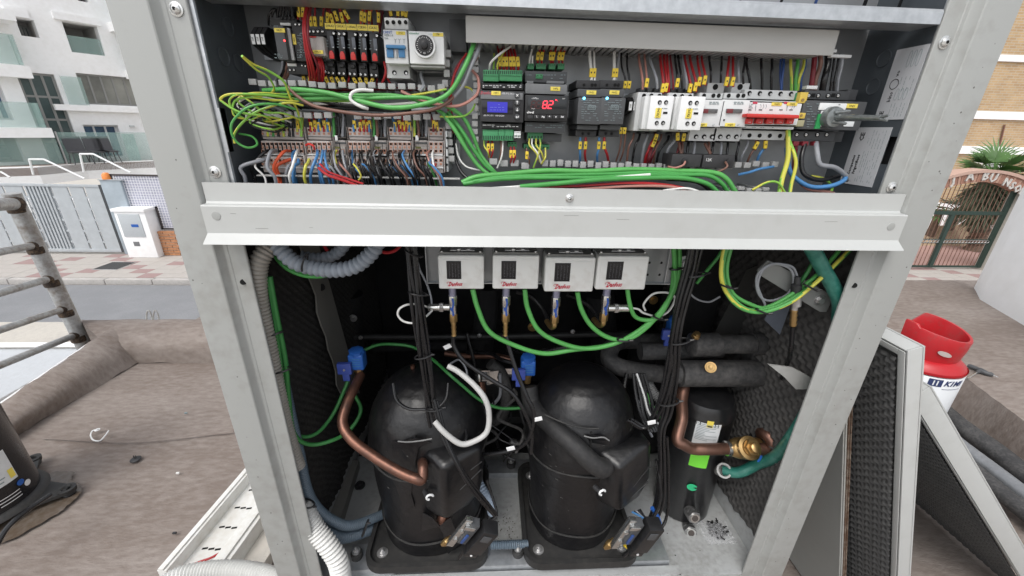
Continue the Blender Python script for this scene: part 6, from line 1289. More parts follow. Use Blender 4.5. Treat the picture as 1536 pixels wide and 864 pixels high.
# ============================================================ ELECTRIC COMPARTMENT
PL = YB
def dev(name, lab, x0, y0, x1, y1, Yf, m=None, group=None, cat=None, bevel=.0012, body='body', Yb=PL - .0005):
 a, b, c, d = rect_px(x0, y0, x1, y1, Yf); t = thing(name, lab, cat or name.replace('_', ' '), ((a + b) / 2, Yf, c), group)
 if m: B(a, b, Yf, Yb, c, d).build(body, m, t, bevel=bevel)
 return t
def pbox(t, name, m, x0, y0, x1, y1, Yf, Yb, bevel=.0006, **k):
 a, b, c, d = rect_px(x0, y0, x1, y1, Yf); return B(a, b, Yf, Yb, c, d).build(name, m, t, bevel=bevel, **k)
def dot(t, name, m, px, py, Y, rpx, h=.0006, n=16, hole=False):
 p = WY(px, py, Y); r = msz(rpx, p)
 return MB().cyl(p, p + Vector((0, -h, 0)), r, n=n).build(name, m, t)
def screwh(t, px, py, Y, rpx, m=SCREW, mb=None):
 """recessed terminal screw: dark well, bright head with a slot"""
 p = WY(px, py, Y); r = msz(rpx, p); MB().lathe([(r * 1.25, -.0003), (r * 1.3, .0005), (r * .95, .0006), (r * .95, .0001)], p, (0, -1, 0), 14).build('screw_well', HOLE, t)
 q = MB(); q.lathe([(r * .85, .0001), (r * .8, .0007), (r * .3, .0009)], p, (0, -1, 0), 12); o = q.build('screw', m, t)
 MB().para(p + Vector((-r * .8, -.0012, -r * .12)), Vector((r * 1.4, 0, r * .6)), Vector((0, .0004, 0)), Vector((0, 0, r * .22))).build('slot', HOLE, o)
def label(t, px0, py0, px1, py1, Y, s=None, m=None, ink=INK, rot=0, h=None, name='label'):
 a, b, c, d = rect_px(px0, py0, px1, py1, Y); B(a, b, Y - .0006, Y + .0004, c, d).build(name, m or TAGS, t, bevel=.0001)
 if s:
  w, hh = b - a, d - c
  if rot: text(s, w * .62, tf(((a + b) / 2, Y - .0008, (c + d) / 2), math.pi / 2), ink, t, ext=.0001)
  else: text(s, min(hh * .72, w * 1.5 / len(s)), tf(((a + b) / 2, Y - .0008, (c + d) / 2)), ink, t, ext=.0001)
def marks(t, px0, py0, px1, py1, Y, rows, m=INKG, seed=1, name='fine_print', dens=.8, hpx=1.0):
 """tiny unreadable print as thin bars"""
 random.seed(seed); mb = MB()
 for r in range(rows):
  py = py0 + (py1 - py0) * (r + .5) / rows; x = px0
  while x < px1 - 1:
   w = random.uniform(1.5, 6)
   if random.random() < dens: a, b, c, d = rect_px(x, py - hpx / 2, min(x + w, px1), py + hpx / 2, Y); mb.box(a, b, Y - .0004, Y - .0001, c, d)
   x += w + random.uniform(.8, 2)
 if mb.v: mb.build(name, m, t, smooth=False)
def din(px0, py, px1, lab):
 a, b = WY(px0, py, PL - .012), WY(px1, py, PL - .012); x0, x1, z = a.x, b.x, WY((px0 + px1) / 2, py, PL - .012).z
 mb = MB(); mb.box(x0, x1, PL - .0085, PL - .0075, z - .0175, z + .0175); mb.box(x0, x1, PL - .0074, PL - .0002, z - .0135, z - .0125); mb.box(x0, x1, PL - .0074, PL - .0002, z + .0125, z + .0135)
 tag(mb.build('mounting_rail', GALV), lab, 'rail')
din(392, 72, 668, 'steel mounting rail behind the upper left row of relays'); din(700, 160, 1210, 'steel mounting rail behind the controllers and breakers'); din(396, 225, 690, 'steel mounting rail behind the terminal strip')
# ---- slotted trunking: every finger is a part
fg = {}
def finger(Y0, w, h, up):
 """one finger: thin bar from the plate with a thicker rounded tip at the front"""
 mb = MB(); mb.box(-w / 2 * .8, w / 2 * .8, Y0 + .008, PL - .001, -.0008, .0008); mb.box(-w / 2, w / 2, Y0, Y0 + .009, -h / 2, h / 2); return mb
def trunk_h(x0, y0, x1, y1, n, Y0, lab, hp=8, side=0, skip=()):
 a, b = WY(x0, y0, Y0), WY(x1, y1, Y0); t = thing('cable_trunking', lab, 'trunking', (a + b) / 2, 'slotted trunking')
 k = msz(1, a.lerp(b, .5)); random.seed(int(x0)); pr = None
 for i in range(n):
  if i in skip: continue
  p = WY(x0 + (x1 - x0) * i / (n - 1), y0 + (y1 - y0) * i / (n - 1) + random.uniform(-1.5, 1.5), Y0)
  w = (x1 - x0) / (n - 1) * .74 * k
  if pr is None:
   mb = MB(); mb.box(-w / 2, w / 2, Y0, Y0 + .006, -hp * k / 2, hp * k / 2); mb.box(-w * .35, w * .35, Y0 + .006, PL - .001, -hp * k * .3 + side * .001, -hp * k * .3 + side * .001 + .0014)
   l = wloc(t); mb.v = [v + l for v in mb.v]; mb.v = [Vector((v.x, v.y - l.y, v.z)) for v in mb.v]; o = mb.build('finger', DUCT, t, bevel=.0012); pr = o
  else: o = pr.copy(); COL.objects.link(o); o.parent = t
  o.location = Vector((p.x, random.uniform(-.001, .001), p.z)) - Vector((wloc(t).x, 0, wloc(t).z)) + Vector((0, wloc(t).y - wloc(t).y, 0))
 return t
def trunk_v(x0, y0, x1, y1, n, Y0, lab, wp=9):
 a, b = WY(x0, y0, Y0), WY(x1, y1, Y0); t = thing('cable_trunking', lab, 'trunking', (a + b) / 2, 'slotted trunking'); k = msz(1, a.lerp(b, .5)); pr = None; h = abs(a.z - b.z) / (n - 1) * .74; random.seed(int(y0 + x0))
 for i in range(n):
  p = WY(x0 + (x1 - x0) * i / (n - 1) + random.uniform(-1.2, 1.2), y0 + (y1 - y0) * i / (n - 1), Y0)
  if pr is None:
   mb = MB(); mb.box(-wp * k / 2, wp * k / 2, Y0, Y0 + .006, -h / 2, h / 2); mb.box(0, .0014, Y0 + .006, PL - .001, -h * .35, h * .35)
   l = wloc(t); mb.v = [Vector((v.x + l.x, v.y, v.z + l.z)) for v in mb.v]; o = mb.build('finger', DUCT, t, bevel=.0012); pr = o
  else: o = pr.copy(); COL.objects.link(o); o.parent = t
  o.location = Vector((p.x - wloc(t).x, 0, p.z - wloc(t).z))
 return t
trunk_h(378, 124, 662, 131, 20, .058, 'slotted grey trunking between the relays and the terminal strip, upper teeth')
trunk_h(402, 171, 655, 176, 18, .058, 'slotted grey trunking just above the terminal strip, lower teeth', 8, 0, (7, 8))
trunk_v(671, 80, 668, 125, 4, .060, 'short vertical trunking right of the white dial', 9)
trunk_v(672, 189, 676, 238, 5, .060, 'short vertical trunking right of the terminal strip', 9)
trunk_v(714, 70, 713, 232, 15, .058, 'vertical trunking left of the blue screen controller', 9)
trunk_h(740, 242, 788, 248, 4, .060, 'trunking teeth below the blue screen controller', 9); trunk_h(818, 245, 1000, 250, 17, .060, 'trunking teeth below the power supplies and contactors', 9); trunk_h(1011, 252, 1163, 246, 12, .066, 'trunking teeth at the right, around the black ferrite blocks', 8)
trunk_h(1100, 283, 1150, 285, 5, .05, 'loose trunking teeth by the beam at the right', 5)
for x0, y0, x1, y1, lab in ((378, 134, 664, 142, 'x'),): pass
t = dev('covered_trunking', 'wide grey trunking with its flat cover on, above the controllers', 700, 11, 1262, 82, .040, None, None, 'trunking')
a, b = WY(699, 68, .040), WY(1250, 82, .040); ztop = zr0 - .004; ang_ = 0
B(a.x, WY(1256, 60, .040).x, .040, .0425, (a.z + b.z) / 2 + .001, ztop).build('cover', DUCTC, t, bevel=.0008)
xx1 = WY(1256, 60, .040).x; B(a.x + .002, xx1 - .002, .0425, PL - .001, ztop - .002, ztop).build('top_wall', DUCT, t)
rb = MB(); x = a.x + .004; zc_ = (a.z + b.z) / 2 + .003; pr = None
while x < xx1 - .008:
 if pr is None: o = MB().para((x, .0430, zc_), (.0052, 0, 0), (.004, .074, 0), (0, 0, .0016)).build('slat', DUCT, t); pr = (o, x)
 else: o = pr[0].copy(); COL.objects.link(o); o.parent = t; o.location = (x - pr[1], 0, 0)
 x += .0088
B(a.x + .002, xx1 - .002, .118, .1205, zc_, ztop - .0021).build('back_wall', DUCT, t)
for px, py, lab in ((691, 10, 'left'), (1236, 80, 'r')):
 pass
for k, (x0, y0, x1, y1) in enumerate(((676, 6, 686, 17), (686, 6, 697, 17))): tag(fbox(x0, y0, x1, y1, .06, .072).build('trunking_tooth', DUCT, bevel=.001), ('left loose trunking tooth beside the grey cover', 'right loose trunking tooth beside the grey cover')[k], 'trunking tooth')
tag(fbox(674, 28, 700, 78, .085, .115).build('black_duct_end', DGP, bevel=.001), 'dark grey block behind the left end of the covered trunking', 'block')
for px, py, w, lab in ((1244, 76, 22, 'upper loose grey tab right of the covered trunking'), (1262, 84, 30, 'lower loose grey tab right of the covered trunking')): tag(fbox(px - w / 2, py - 3, px + w / 2, py + 3, .05, .056).build('trunking_tab', LGP, bevel=.001), lab, 'tab')
# ---- upper left row
def fuse_trio(x, y, n, dx, lab, hh=62):
 t = thing('fuse_terminal', lab, 'fuse terminal', WY(x, y + hh, .07))
 for i in range(n):
  a = x + dx * i; p = lambda X_, Y_, D: WY(X_, Y_, D)
  k = [p(a - 2, y, .075), p(a + dx - 3, y, .075), p(a + dx - 2, y + hh * .45, .062), p(a - 2, y + hh * .45, .062)]
  bm_ = MB(); l, r, z1_, z0_ = k[0].x, k[1].x, k[0].z, WY(a, y + hh * .62, .07).z; bm_.prism([Vector((l, .075, z1_)), Vector((l, .062, z1_ - (z1_ - z0_) * .35)), Vector((l, .062, z1_ - (z1_ - z0_) * .75)), Vector((l, .085, z0_)), Vector((l, PL - .002, z0_ - .004)), Vector((l, PL - .002, z1_))], (r - l, 0, 0)); bm_.build('body', BPL, t, bevel=.0005)
  zz_ = z1_ - (z1_ - z0_) * .55; B(l + .0006, r - .0006, .0612, .0619, zz_ - .0055, zz_ + .0055).build('white_tag', WHP, t); 
  text('10F', .0035, tf(((l + r) / 2, .0610, zz_), math.pi / 2), INK, t, ext=.0001)
  screwh(t, a + dx * .35, y + 5, .074, 1.6, STEEL)
 return t
fuse_trio(383, 40, 3, 7.3, 'three black fuse terminals with white tags at the far left of the compartment')
fuse_trio(942, 146, 2, 6.8, 'two black fuse terminals with white tags left of the contactors', 40)
t = dev('time_relay', 'dark grey relay with yellow label and red light, second from left in upper row', 409, 38, 433, 90, .045, DGP, None, 'relay', .001)
label(t, 411, 42, 428, 49, .0448, 'SKZ1'); dot(t, 'red_light', mat('red_led', (.8, .02, .02), .3, emit=(1, .05, .05), estr=2), 427, 61, .0448, 1.4); marks(t, 412, 80, 424, 88, .0448, 3, INKG, 3); marks(t, 411, 38, 420, 40, .0448, 1, INKG, 4)
pbox(t, 'clamp_block', BPL, 404, 26, 446, 40, .07, PL - .001)
for i in range(4): screwh(t, 422 + 6 * i, 27, .069, 1.8, BPL2)
t = dev('time_relay', 'black timing relay with rotated yellow label and dial marks, third in upper row', 436, 33, 461, 92, .055, BPL2, None, 'relay', .001)
pbox(t, 'pale_edge', LGP, 434, 42, 437, 90, .054, .058, .0002); pbox(t, 'pale_edge', LGP, 420, 34, 436, 38.5, .060, .064, .0002)
label(t, 438, 51, 445, 67, .0548, 'SKR1', rot=1); marks(t, 446, 48, 459, 88, .0548, 11, INKG, 6, dens=.5)
for r in range(5): dot(t, 'dial_mark', INKG, 452, 52 + 8 * r, .0548, 2.2); dot(t, 'dial_centre', BPL2, 452, 52 + 8 * r, .0542, 1.4)
for i in range(2): screwh(t, 443 + 6 * i, 36.5, .0548, 1.8)
t2 = pbox(t, 'lower_terminals', BPL, 430, 93, 462, 112, .066, PL - .001); label(t, 431, 95, 445, 99.5, .0658, None, WHP)
for i, (x, y) in enumerate(((441, 105), (435, 105), (453, 98), (458, 99), (462.5, 99))): screwh(t, x, y, .0658, 1.6)
CLEAR = mat('clear_relay_cover', (.62, .58, .55), .1, 0, .1, 60, alpha=.45); 
t = dev('plug_in_relay', 'clear plug-in relay with red stripe and yellow label, left of the five slim relays', 461, 39, 490, 54, .064, BPL2, None, 'relay', .001)
for i in range(4): screwh(t, 464 + 6.5 * i, 47, .0638, 2.3)
pbox(t, 'coil', mat('relay_innards', (.34, .30, .28), .4, .3, .4, 400), 466, 57, 484, 76, .052, .075); pbox(t, 'clear_cover', CLEAR, 463, 53.5, 489, 84, .044, .09, .002); pbox(t, 'red_stripe', REDP, 463.5, 54, 474, 56.5, .0435, .045, .0002); label(t, 469, 75, 485, 81, .0434, '10KA1')
pbox(t, 'socket_foot', BPL, 486, 92, 505, 112, .074, PL - .001); 
for i in range(2): screwh(t, 489 + 12 * i, 108, .0735, 2)
RL = ('10KA2', '11KA1', '11KA2', '12KA1', '12KA2'); WHERE = ('first (leftmost)', 'second', 'middle', 'fourth', 'last (rightmost)')
for i in range(5):
 x = 487.5 + 16.2 * i; dy = .9 * i
 t = dev('slim_relay', f'{WHERE[i]} of five slim black relays with red levers, yellow label {RL[i]}', x + 1, 45 + dy, x + 15.6, 90 + dy, .052, BPL, 'five slim relays in the upper row', 'relay', .0008)
 label(t, x - .6, 34.5 + dy * .8, x + 15.6, 44 + dy * .8, .050, RL[i]); pbox(t, 'label_holder', BPL2, x, 44 + dy, x + 15.6, 46.5 + dy, .0515, .07)
 sx = (13,) if i in (0, 2, 4) else (5, 12.5)
 for q in sx: screwh(t, x + q, 50 + dy, .0518, 2.2)
 pbox(t, 'smoked_window', mat('smoked_window', (.10, .11, .13), .1, 0, .2, 200), x + 7, 54 + dy, x + 14, 72 + dy, .0510, .0525, .0003); marks(t, x + 2, 55 + dy, x + 5, 72 + dy, .0518, 4, INKG, 8 + i); dot(t, 'indicator', INKW, x + 12.5, 71 + dy, .0508, .8)
 a, b, c, d = rect_px(x + 5.6, 76 + dy, x + 14, 88 + dy, .050); MB().prism([Vector(p) for p in ((a, .0495, c), (b, .0495, c), (b, .0495, c + (d - c) * .6), (b - (b - a) * .25, .0495, d), (a + (b - a) * .25, .0495, d), (a, .0495, c + (d - c) * .6))], (0, .0025, 0)).build('red_lever', REDP, t, bevel=.0003)
 pbox(t, 'socket', BPL, x + 1, 91 + dy, x + 15.8, 113 + dy, .070, PL - .001); screwh(t, x + 5.2, 109 + dy, .0695, 2); screwh(t, x + 12, 109.5 + dy, .0695, 2); pbox(t, 'socket_latch', BPL2, x + 3, 95 + dy, x + 12, 100 + dy, .0655, .07)
t = dev('circuit_breaker', 'white circuit breaker with blue levers in the upper left row', 574, 44, 613, 96, .045, LGP2, None, 'circuit breaker', .001)
pbox(t, 'upper_terminals', LGP, 576, 26, 613, 44.5, .062, PL - .001); pbox(t, 'lower_terminals', LGP, 579, 96, 615, 118, .062, PL - .001)
for i in range(4): dot(t, 'terminal_hole', HOLE, 581 + 9.2 * i, 33.5, .0618, 2.8)
for i in range(2): dot(t, 'terminal_hole', HOLE, 591.5 + 17.5 * i, 109, .0618, 3.2); dot(t, 'terminal_screw', STEEL, 592 + 17.5 * i, 110, .0612, 1.7)
pbox(t, 'blue_lever', BLUEP2, 578, 66.5, 607.5, 73, .0385, .046, .0012); pbox(t, 'blue_lever', BLUEP2, 579, 73, 590.5, 86.5, .0425, .046, .001); pbox(t, 'blue_lever', BLUEP2, 597, 73, 607.5, 86.5, .0425, .046, .001)
pbox(t, 'lever_slot', LGP, 591, 74, 596.5, 87, .0440, .046, .0004); pbox(t, 'lever_slot', LGP, 592.5, 76, 595, 86, .0415, .046, .0004)
label(t, 594, 47, 608, 52.5, .0448, '10G1'); text('CHNT', .0042, tf(WY(581, 48.5, .0444)), BLUEP, t, ext=.0001); text('NZR1-8', .0033, tf(WY(583, 53, .0444)), INKG, t, ext=.0001); text('20A', .003, tf(WY(579.5, 57.5, .0444)), INKG, t, ext=.0001); marks(t, 577, 60, 583, 62, .0446, 1, INKG, 2)
dg = MB()
for x in (593, 599, 606):
 for (x1_, y1_), (x2_, y2_) in (((x - 2, 58), (x, 60)), ((x + 2, 58), (x, 60)), ((x, 60), (x, 65))): dg.rings([(WY(x1_, y1_, .0446), .00025), (WY(x2_, y2_, .0446), .00025)], 4)
dg.build('diagram', INKG, t)
t = dev('thermostat', 'white square thermostat with a black round dial beside the blue lever breaker', 612, 46, 667, 97, .043, WHP, None, 'thermostat', .0014)
c = WY(638, 70, .043); k = msz(1, c)
MB().lathe([(16.5 * k, -.001), (16.5 * k, .006), (15.8 * k, .008), (13.5 * k, .008), (13 * k, .0072)], c, (0, -1, 0), 48).build('dial_ring', LGP2, t); MB().lathe([(13.2 * k, .004), (13.2 * k, .0085), (12 * k, .0092)], c, (0, -1, 0), 40).build('dial', BPL2, t)
MB().lathe([(5.5 * k, .009), (5.2 * k, .0125), (4 * k, .013)], c, (0, -1, 0), 24).build('knob', BPL, t)
tk = MB()
for i in range(22):
 a = math.radians(-60 + 300 * i / 21); u = Vector((math.cos(a), 0, math.sin(a))); tk.rings([(c + u * 9.5 * k + Vector((0, -.0094, 0)), .0003), (c + u * (11.6 if i % 2 else 10.6) * k + Vector((0, -.0094, 0)), .0003)], 4)
tk.build('dial_ticks', INKW, t); text('85', .003, tf(c + Vector((0, -.0095, -10.2 * k))), INKW, t, ext=.0001)
text('Schneider', .0034, tf(WY(620.5, 50, .0426)), mat('green_print', (.02, .25, .12), .5, 0, 0), t, ext=.0001); pbox(t, 'green_line', MATS['green_print'], 630, 50.5, 652, 51.2, .0425, .0431, .0001); label(t, 649, 49, 665, 55, .0428, '17B1')
pbox(t, 'lower_strip', LGP, 616, 97.5, 667, 102, .050, PL - .002); pbox(t, 'lower_strip', MGP, 625, 106, 668, 110, .075, PL - .002)
# ---- terminal strip
def termblock(i, x0, x1, lab, low=False, dy=0):
 """stepped terminals; each pole is a few pixels wide, so holes and buttons are joined parts"""
 n = max(2, int((x1 - x0) / 6.2)); t = thing('terminal_block', lab, 'terminal block', WY((x0 + x1) / 2, 258, .05), 'terminal blocks of the strip')
 tiers = ((192, 208.5, .074), (212, 231.5, .062), (235.5, 258, .052)) if not low else ((201, 206, .080), (211, 219, .074), (221, 231, .066), (238, 250, .055))
 m = BEIGE2 if low else BEIGE
 for j, (a, b, Y) in enumerate(tiers): pbox(t, 'tier', m, x0, a - 1 + dy, x1, b + 1.5 + dy, Y, PL - .012 - .001 * j, .0008)
 pbox(t, 'bridge_channel', DGP, x0 + .5, 204.2 + dy, x1 - .5, 206.2 + dy, .0735 if not low else .0795, .09, 0)
 if low: pbox(t, 'dark_bridge', DGP, x0 + 1, 213 + dy, x1, 216 + dy, .0732, .075, 0); pbox(t, 'dark_bridge', mat('olive_bridge', (.12, .12, .03), .5), x0 + 1, 220 + dy, x1 - (x1 - x0) * .5, 223 + dy, .0652, .07, 0); label(t, x0 + 1, 203 + dy, x0 + 6, 211 + dy, .073, None, WHP)
 hol, org = MB(), MB()
 for q in range(n):
  xc = x0 + (x1 - x0) * (q + .5) / n
  for (yy, Y, big) in (((195, .0739, 1), (200.5, .0739, 0), (216, .0619, 1), (221, .0619, 0), (226.5, .0619, 1), (240.5, .0519, 1), (246, .0519, 0)) if not low else ((203, .0799, 1), (226, .0659, 1), (229.5, .0659, 0), (241, .0549, 1), (246, .0549, 0))):
   a, b, c, d = rect_px(xc - 1.7, yy - 1.6, xc + 1.7, yy + 1.6, Y); (hol if big else org).box(a, b, Y - (.0003 if big else .0006), Y + .0003, c, d)
   if big: a, b, c, d = rect_px(xc - 2.6, yy - 2.2, xc + 2.6, yy + 2.2, Y); org.box(a, b, Y - .00015, Y + .0003, c, d)
  if q: a, b, c, d = rect_px(x0 + (x1 - x0) * q / n - .35, 214 + dy, x0 + (x1 - x0) * q / n + .35, 229 + dy, .0618); hol.box(a, b, .0617, .0622, c, d)
 o = hol.build('wire_holes', HOLE, t, smooth=False); o['kind'] = 'stuff'; o = org.build('orange_buttons', mat('orange_buttons', (.42, .20, .13), .5, 0, .1), t, smooth=False); o['kind'] = 'stuff'
 mbk = MB(); a, b, c, d = rect_px(x0, 250, x1, 252.5, .050); mbk.box(a, b, .0495, .0515, c, d); a, b, c, d = rect_px(x0 + 1, 231, x1 - 1, 233.5, .058); mbk.box(a, b, .0585, .0605, c, d); mbk.build('marker_strip', LGP2, t)
 for ya_, yb_, Y_ in ((190, 211, .0725), (211, 233, .0605), (233, 259, .0505)): pbox(t, 'end_plate', BEIGE, x1 + .2, ya_, x1 + 2.6, yb_, Y_, PL - .01, .0006)
for i, (x0, x1, low, lab) in enumerate(((391, 456, 0, 'widest beige terminal block at the left end of the strip'), (460, 497, 0, 'beige terminal block with a red bridge, second from the left'), (501, 519, 1, 'low grey terminal block between the second and third tall blocks'),
  (522, 556, 0, 'beige terminal block with five yellow-sleeved wires in the middle of the strip'), (561, 580, 1, 'low grey terminal block right of the middle tall block'), (583, 617, 0, 'beige terminal block with red and blue wires right of the middle'), (622, 641, 1, 'low grey terminal block near the right end of the strip'), (643, 665, 0, 'last beige terminal block with a red bridge at the right end'))):
 termblock(i, x0, x1, lab, bool(low))
t = dev('end_clamp', 'light grey end clamp closing the terminal strip on the right', 667.5, 196, 673, 258, .056, LGP)
for y in (207, 222, 236, 247): dot(t, 'hole', HOLE, 670.5, y, .0558, 1.6)
tag(wire([(459, 218, .055), (463, 216, .052), (470, 219, .05), (472, 224, .052)], 3.5, REDP, 'bridge', 'x').id_data if False else wire([(459, 218, .055), (463, 216, .052), (470, 219, .05), (472, 224, .052)], 3.5, REDP, 'red_bridge', 'x'), 'small red jumper on the second terminal block', 'jumper')
tag(fbox(644, 245, 654, 250, .046, .052).build('red_bridge', REDP, bevel=.0005), 'red jumper bar low on the last terminal block', 'jumper')
tag(fbox(384, 262, 690, 270, .035, .045).build('floor_trunking', DUCTC, bevel=.001), 'grey trunking on the compartment floor under the terminal strip', 'trunking')
# ---- controller with the blue screen
t = dev('controller', 'black controller with blue screen and four round buttons', 720, 135, 785, 184, .045, BPL2, None, 'controller', .0012)
pbox(t, 'upper_band', BPL, 722, 124, 785, 135.5, .058, PL - .001); pbox(t, 'lower_band', BPL, 722, 184, 783, 195, .058, PL - .001)
pbox(t, 'header_strip', MGP, 721, 137.5, 784, 150, .0440, .046, .0005); marks(t, 724, 127, 782, 132, .0578, 2, INKW, 21, dens=.7, hpx=1.6); marks(t, 724, 186.5, 781, 191, .0578, 2, INKW, 22, dens=.6, hpx=1.4)
text('Danfoss', .0052, tf(WY(730, 139.5, .0436)), INKR, t, ext=.0001, shear=.3); label(t, 737, 136.5, 751, 143, .0438, '19P1'); text('AK-PC 351', .0034, tf(WY(762, 140.5, .0436)), INKW, t, ext=.0001)
pbox(t, 'glass', mat('dark_glass', (.012, .012, .018), .08, 0, 0), 723, 150.5, 769, 171, .0438, .0455, .0005)
pbox(t, 'blue_screen', mat('lit_blue_screen', (.02, .02, .25), .2, 0, 0, emit=(.03, .025, .32), estr=.5), 731, 152.5, 761, 169, .0434, .0440, 0); marks(t, 735, 155, 757, 167, .0434, 3, mat('screen_text', (.10, .12, .5), .4, 0, 0), 25, dens=.6)
text('AK-PC 351 · 080G0289', .0029, tf(WY(741, 173.5, .0445)), INKW, t, ext=.0001)
for i, s in enumerate(('X', '\u2191', '\u2193', '\u2190')):
 px, py = 775.8, 143.2 + 10.7 * i; p = WY(px, py, .0438); k = msz(1, p); b_ = MB().lathe([(4 * k, -.0005), (4 * k, .001), (3.4 * k, .0018)], p, (0, -1, 0), 24).build('button', DGP, t)
 mb = MB(); q = p + Vector((0, -.0021, 0)); seg = {0: (((-1.6, -1.6), (1.6, 1.6)), ((-1.6, 1.6), (1.6, -1.6))), 1: (((0, -2), (0, 2)), ((-1.4, .5), (0, 2)), ((1.4, .5), (0, 2))), 2: (((0, -2), (0, 2)), ((-1.4, -.5), (0, -2)), ((1.4, -.5), (0, -2))), 3: (((-2, -.5), (2, -.5)), ((2, -.5), (2, 1.5)), ((-2, -.5), (-.7, .9)), ((-2, -.5), (-.7, -1.9)))}[i]
 for u, v in seg: mb.rings([(q + Vector((u[0] * k, 0, u[1] * k)), .0005), (q + Vector((v[0] * k, 0, v[1] * k)), .0005)], 5)
 mb.build('symbol', INKW, b_)
def connector(t, x0, y0, x1, y1, Y, n, m=GRNC, flip=0):
 pbox(t, 'connector', m, x0, y0, x1, y1, Y, PL - .01, .0005)
 h = MB(); ya, yb = (y0 + 1.5, y0 + (y1 - y0) * .38) if not flip else (y0 + (y1 - y0) * .55, y1 - 1.5)
 for i in range(n): xa = x0 + (x1 - x0) * (i + .5) / n; w = (x1 - x0) / n * .26; a, b, c, d = rect_px(xa - w, ya, xa + w, yb, Y); h.box(a, b, Y - .0003, Y + .0002, c, d)
 h.build('connector_slots', mat('dark_green_slot', (.01, .05, .025), .6, 0, 0), t, smooth=False)
 pbox(t, 'connector_lip', m, x0, (y0 + y1) / 2 - .3 if not flip else y0, x1, (y0 + y1) / 2 + .6 if not flip else y0 + 1.2, Y - .0012, Y, .0002)
connector(t, 724.5, 104.5, 748, 122, .052, 7); connector(t, 749, 104.5, 783, 122, .052, 11)
connector(t, 724, 194.5, 747, 211, .052, 7, flip=1); connector(t, 747.6, 194.5, 757, 211, .052, 3, flip=1); connector(t, 757.6, 194.5, 770, 211, .052, 4, flip=1); connector(t, 771.5, 197, 781, 207, .050, 4, WHP, 1)
# ---- controller with the red digits
t = dev('temperature_controller', 'grey and black temperature controller showing red digits 8.2', 788, 142, 851, 183, .040, BPL, None, 'controller', .0012)
pbox(t, 'upper_case', DGP, 788, 106, 850, 125, .066, PL - .001); pbox(t, 'upper_step', MGP, 788.5, 125, 850, 142, .052, PL - .002); pbox(t, 'lower_case', DGP, 788, 183, 847, 200, .052, PL - .001); pbox(t, 'lower_step', DGP, 790, 200, 842, 213, .066, PL - .001)
label(t, 826, 130, 840, 136.5, .0518, '19P2'); marks(t, 790, 110, 848, 120, .0658, 2, INKG, 31, dens=.5); marks(t, 790, 186, 845, 193, .0518, 2, INKG, 32, dens=.5)
for x0, x1 in ((790, 800), (820, 846)): pbox(t, 'clip', MGP, x0, 121, x1, 126, .060, .066, .0005)
pbox(t, 'display_glass', mat('smoked_display', (.02, .022, .024), .08, 0, 0), 792, 144, 849, 172, .0388, .0402, .0006)
LED = mat('lit_red_digits', (.7, .01, .02), .4, 0, 0, emit=(1.0, .05, .08), estr=1.2)
def seg7(t, px, py, w, h, on, Y):
 k = msz(1, WY(px, py, Y)); c = WY(px, py, Y); W_x, H_z = w * k, h * k; th_ = 1.35 * k; sh = .16; mb = MB()
 S_ = {'a': ((0, 1), (1, 1)), 'b': ((1, .5), (1, 1)), 'c': ((1, 0), (1, .5)), 'd': ((0, 0), (1, 0)), 'e': ((0, 0), (0, .5)), 'f': ((0, .5), (0, 1)), 'g': ((0, .5), (1, .5))}
 for s in on:
  (x1, y1), (x2, y2) = S_[s]; p = lambda x, y: c + Vector(((x - .5) * W_x + (y - .5) * H_z * sh, 0, (y - .5) * H_z)); A, Z = p(x1, y1), p(x2, y2); d = (Z - A).normalized(); A += d * th_ * .35; Z -= d * th_ * .35; n = Vector((-d.z, 0, d.x)) * th_ * .5; mb.prism([A - n, A + n, Z + n, Z - n], (0, .0004, 0))
 return mb.build('digit_segments', LED, t, smooth=False)
seg7(t, 817.5, 157, 6, 10, 'abcdefg', .0384); seg7(t, 826, 157, 6, 10, 'abged', .0384); dot(t, 'decimal_point', LED, 821.8, 162.3, .0386, .9, .0003)
OFFD = mat('unlit_digits', (.06, .015, .015), .4, 0, 0)
for x in (800, 808): o = seg7(t, x, 157, 6, 10, 'abcdefg', .0384); o.data.materials[0] = OFFD
dot(t, 'degree_mark', LED, 834, 150, .0386, 1.0, .0003); text('C', .0022, tf(WY(836, 151, .0384)), LED, t, ext=.0001)
text('eWPlus', .0030, tf(WY(802.5, 147.5, .0385)), INKW, t, ext=.0001, shear=.2); text('EWP', .002, tf(WY(845.5, 148, .0385)), INKW, t, ext=.0001); text('eliwell', .0038, tf(WY(795.5, 168.5, .0385)), INKW, t, ext=.0001, bold=.0001); text('Hours', .002, tf(WY(800, 163, .0385)), INKW, t, ext=.0001)
for i, s in enumerate(('', '\\', 'Prg', '^', 'v', 'Set')):
 x = 795.5 + 9.6 * i; pbox(t, 'key', BPL2, x - 4, 172.6, x + 4, 178, .0378, .040, .0004)
 if s: text(s, .0036 if len(s) < 2 else .0028, tf(WY(x, 175.2, .0374)), INKW, t, ext=.0001, bold=.00015)
connector(t, 791.5, 95, 800.5, 104, .080, 3); connector(t, 804.5, 95, 818.5, 104, .080, 5); connector(t, 823.5, 95, 833, 104, .080, 3); connector(t, 837, 95, 846.5, 104, .080, 3)
connector(t, 804, 111, 814, 118, .063, 2); connector(t, 791.5, 197.5, 814, 209, .062, 5, flip=1); connector(t, 786, 216, 824, 224, .075, 7, flip=1)
t3 = thing('loose_connector', 'small green plug hanging below the blue screen controller', 'connector', WY(768, 217, .07)); connector(t3, 762, 213, 775, 221, .07, 3)
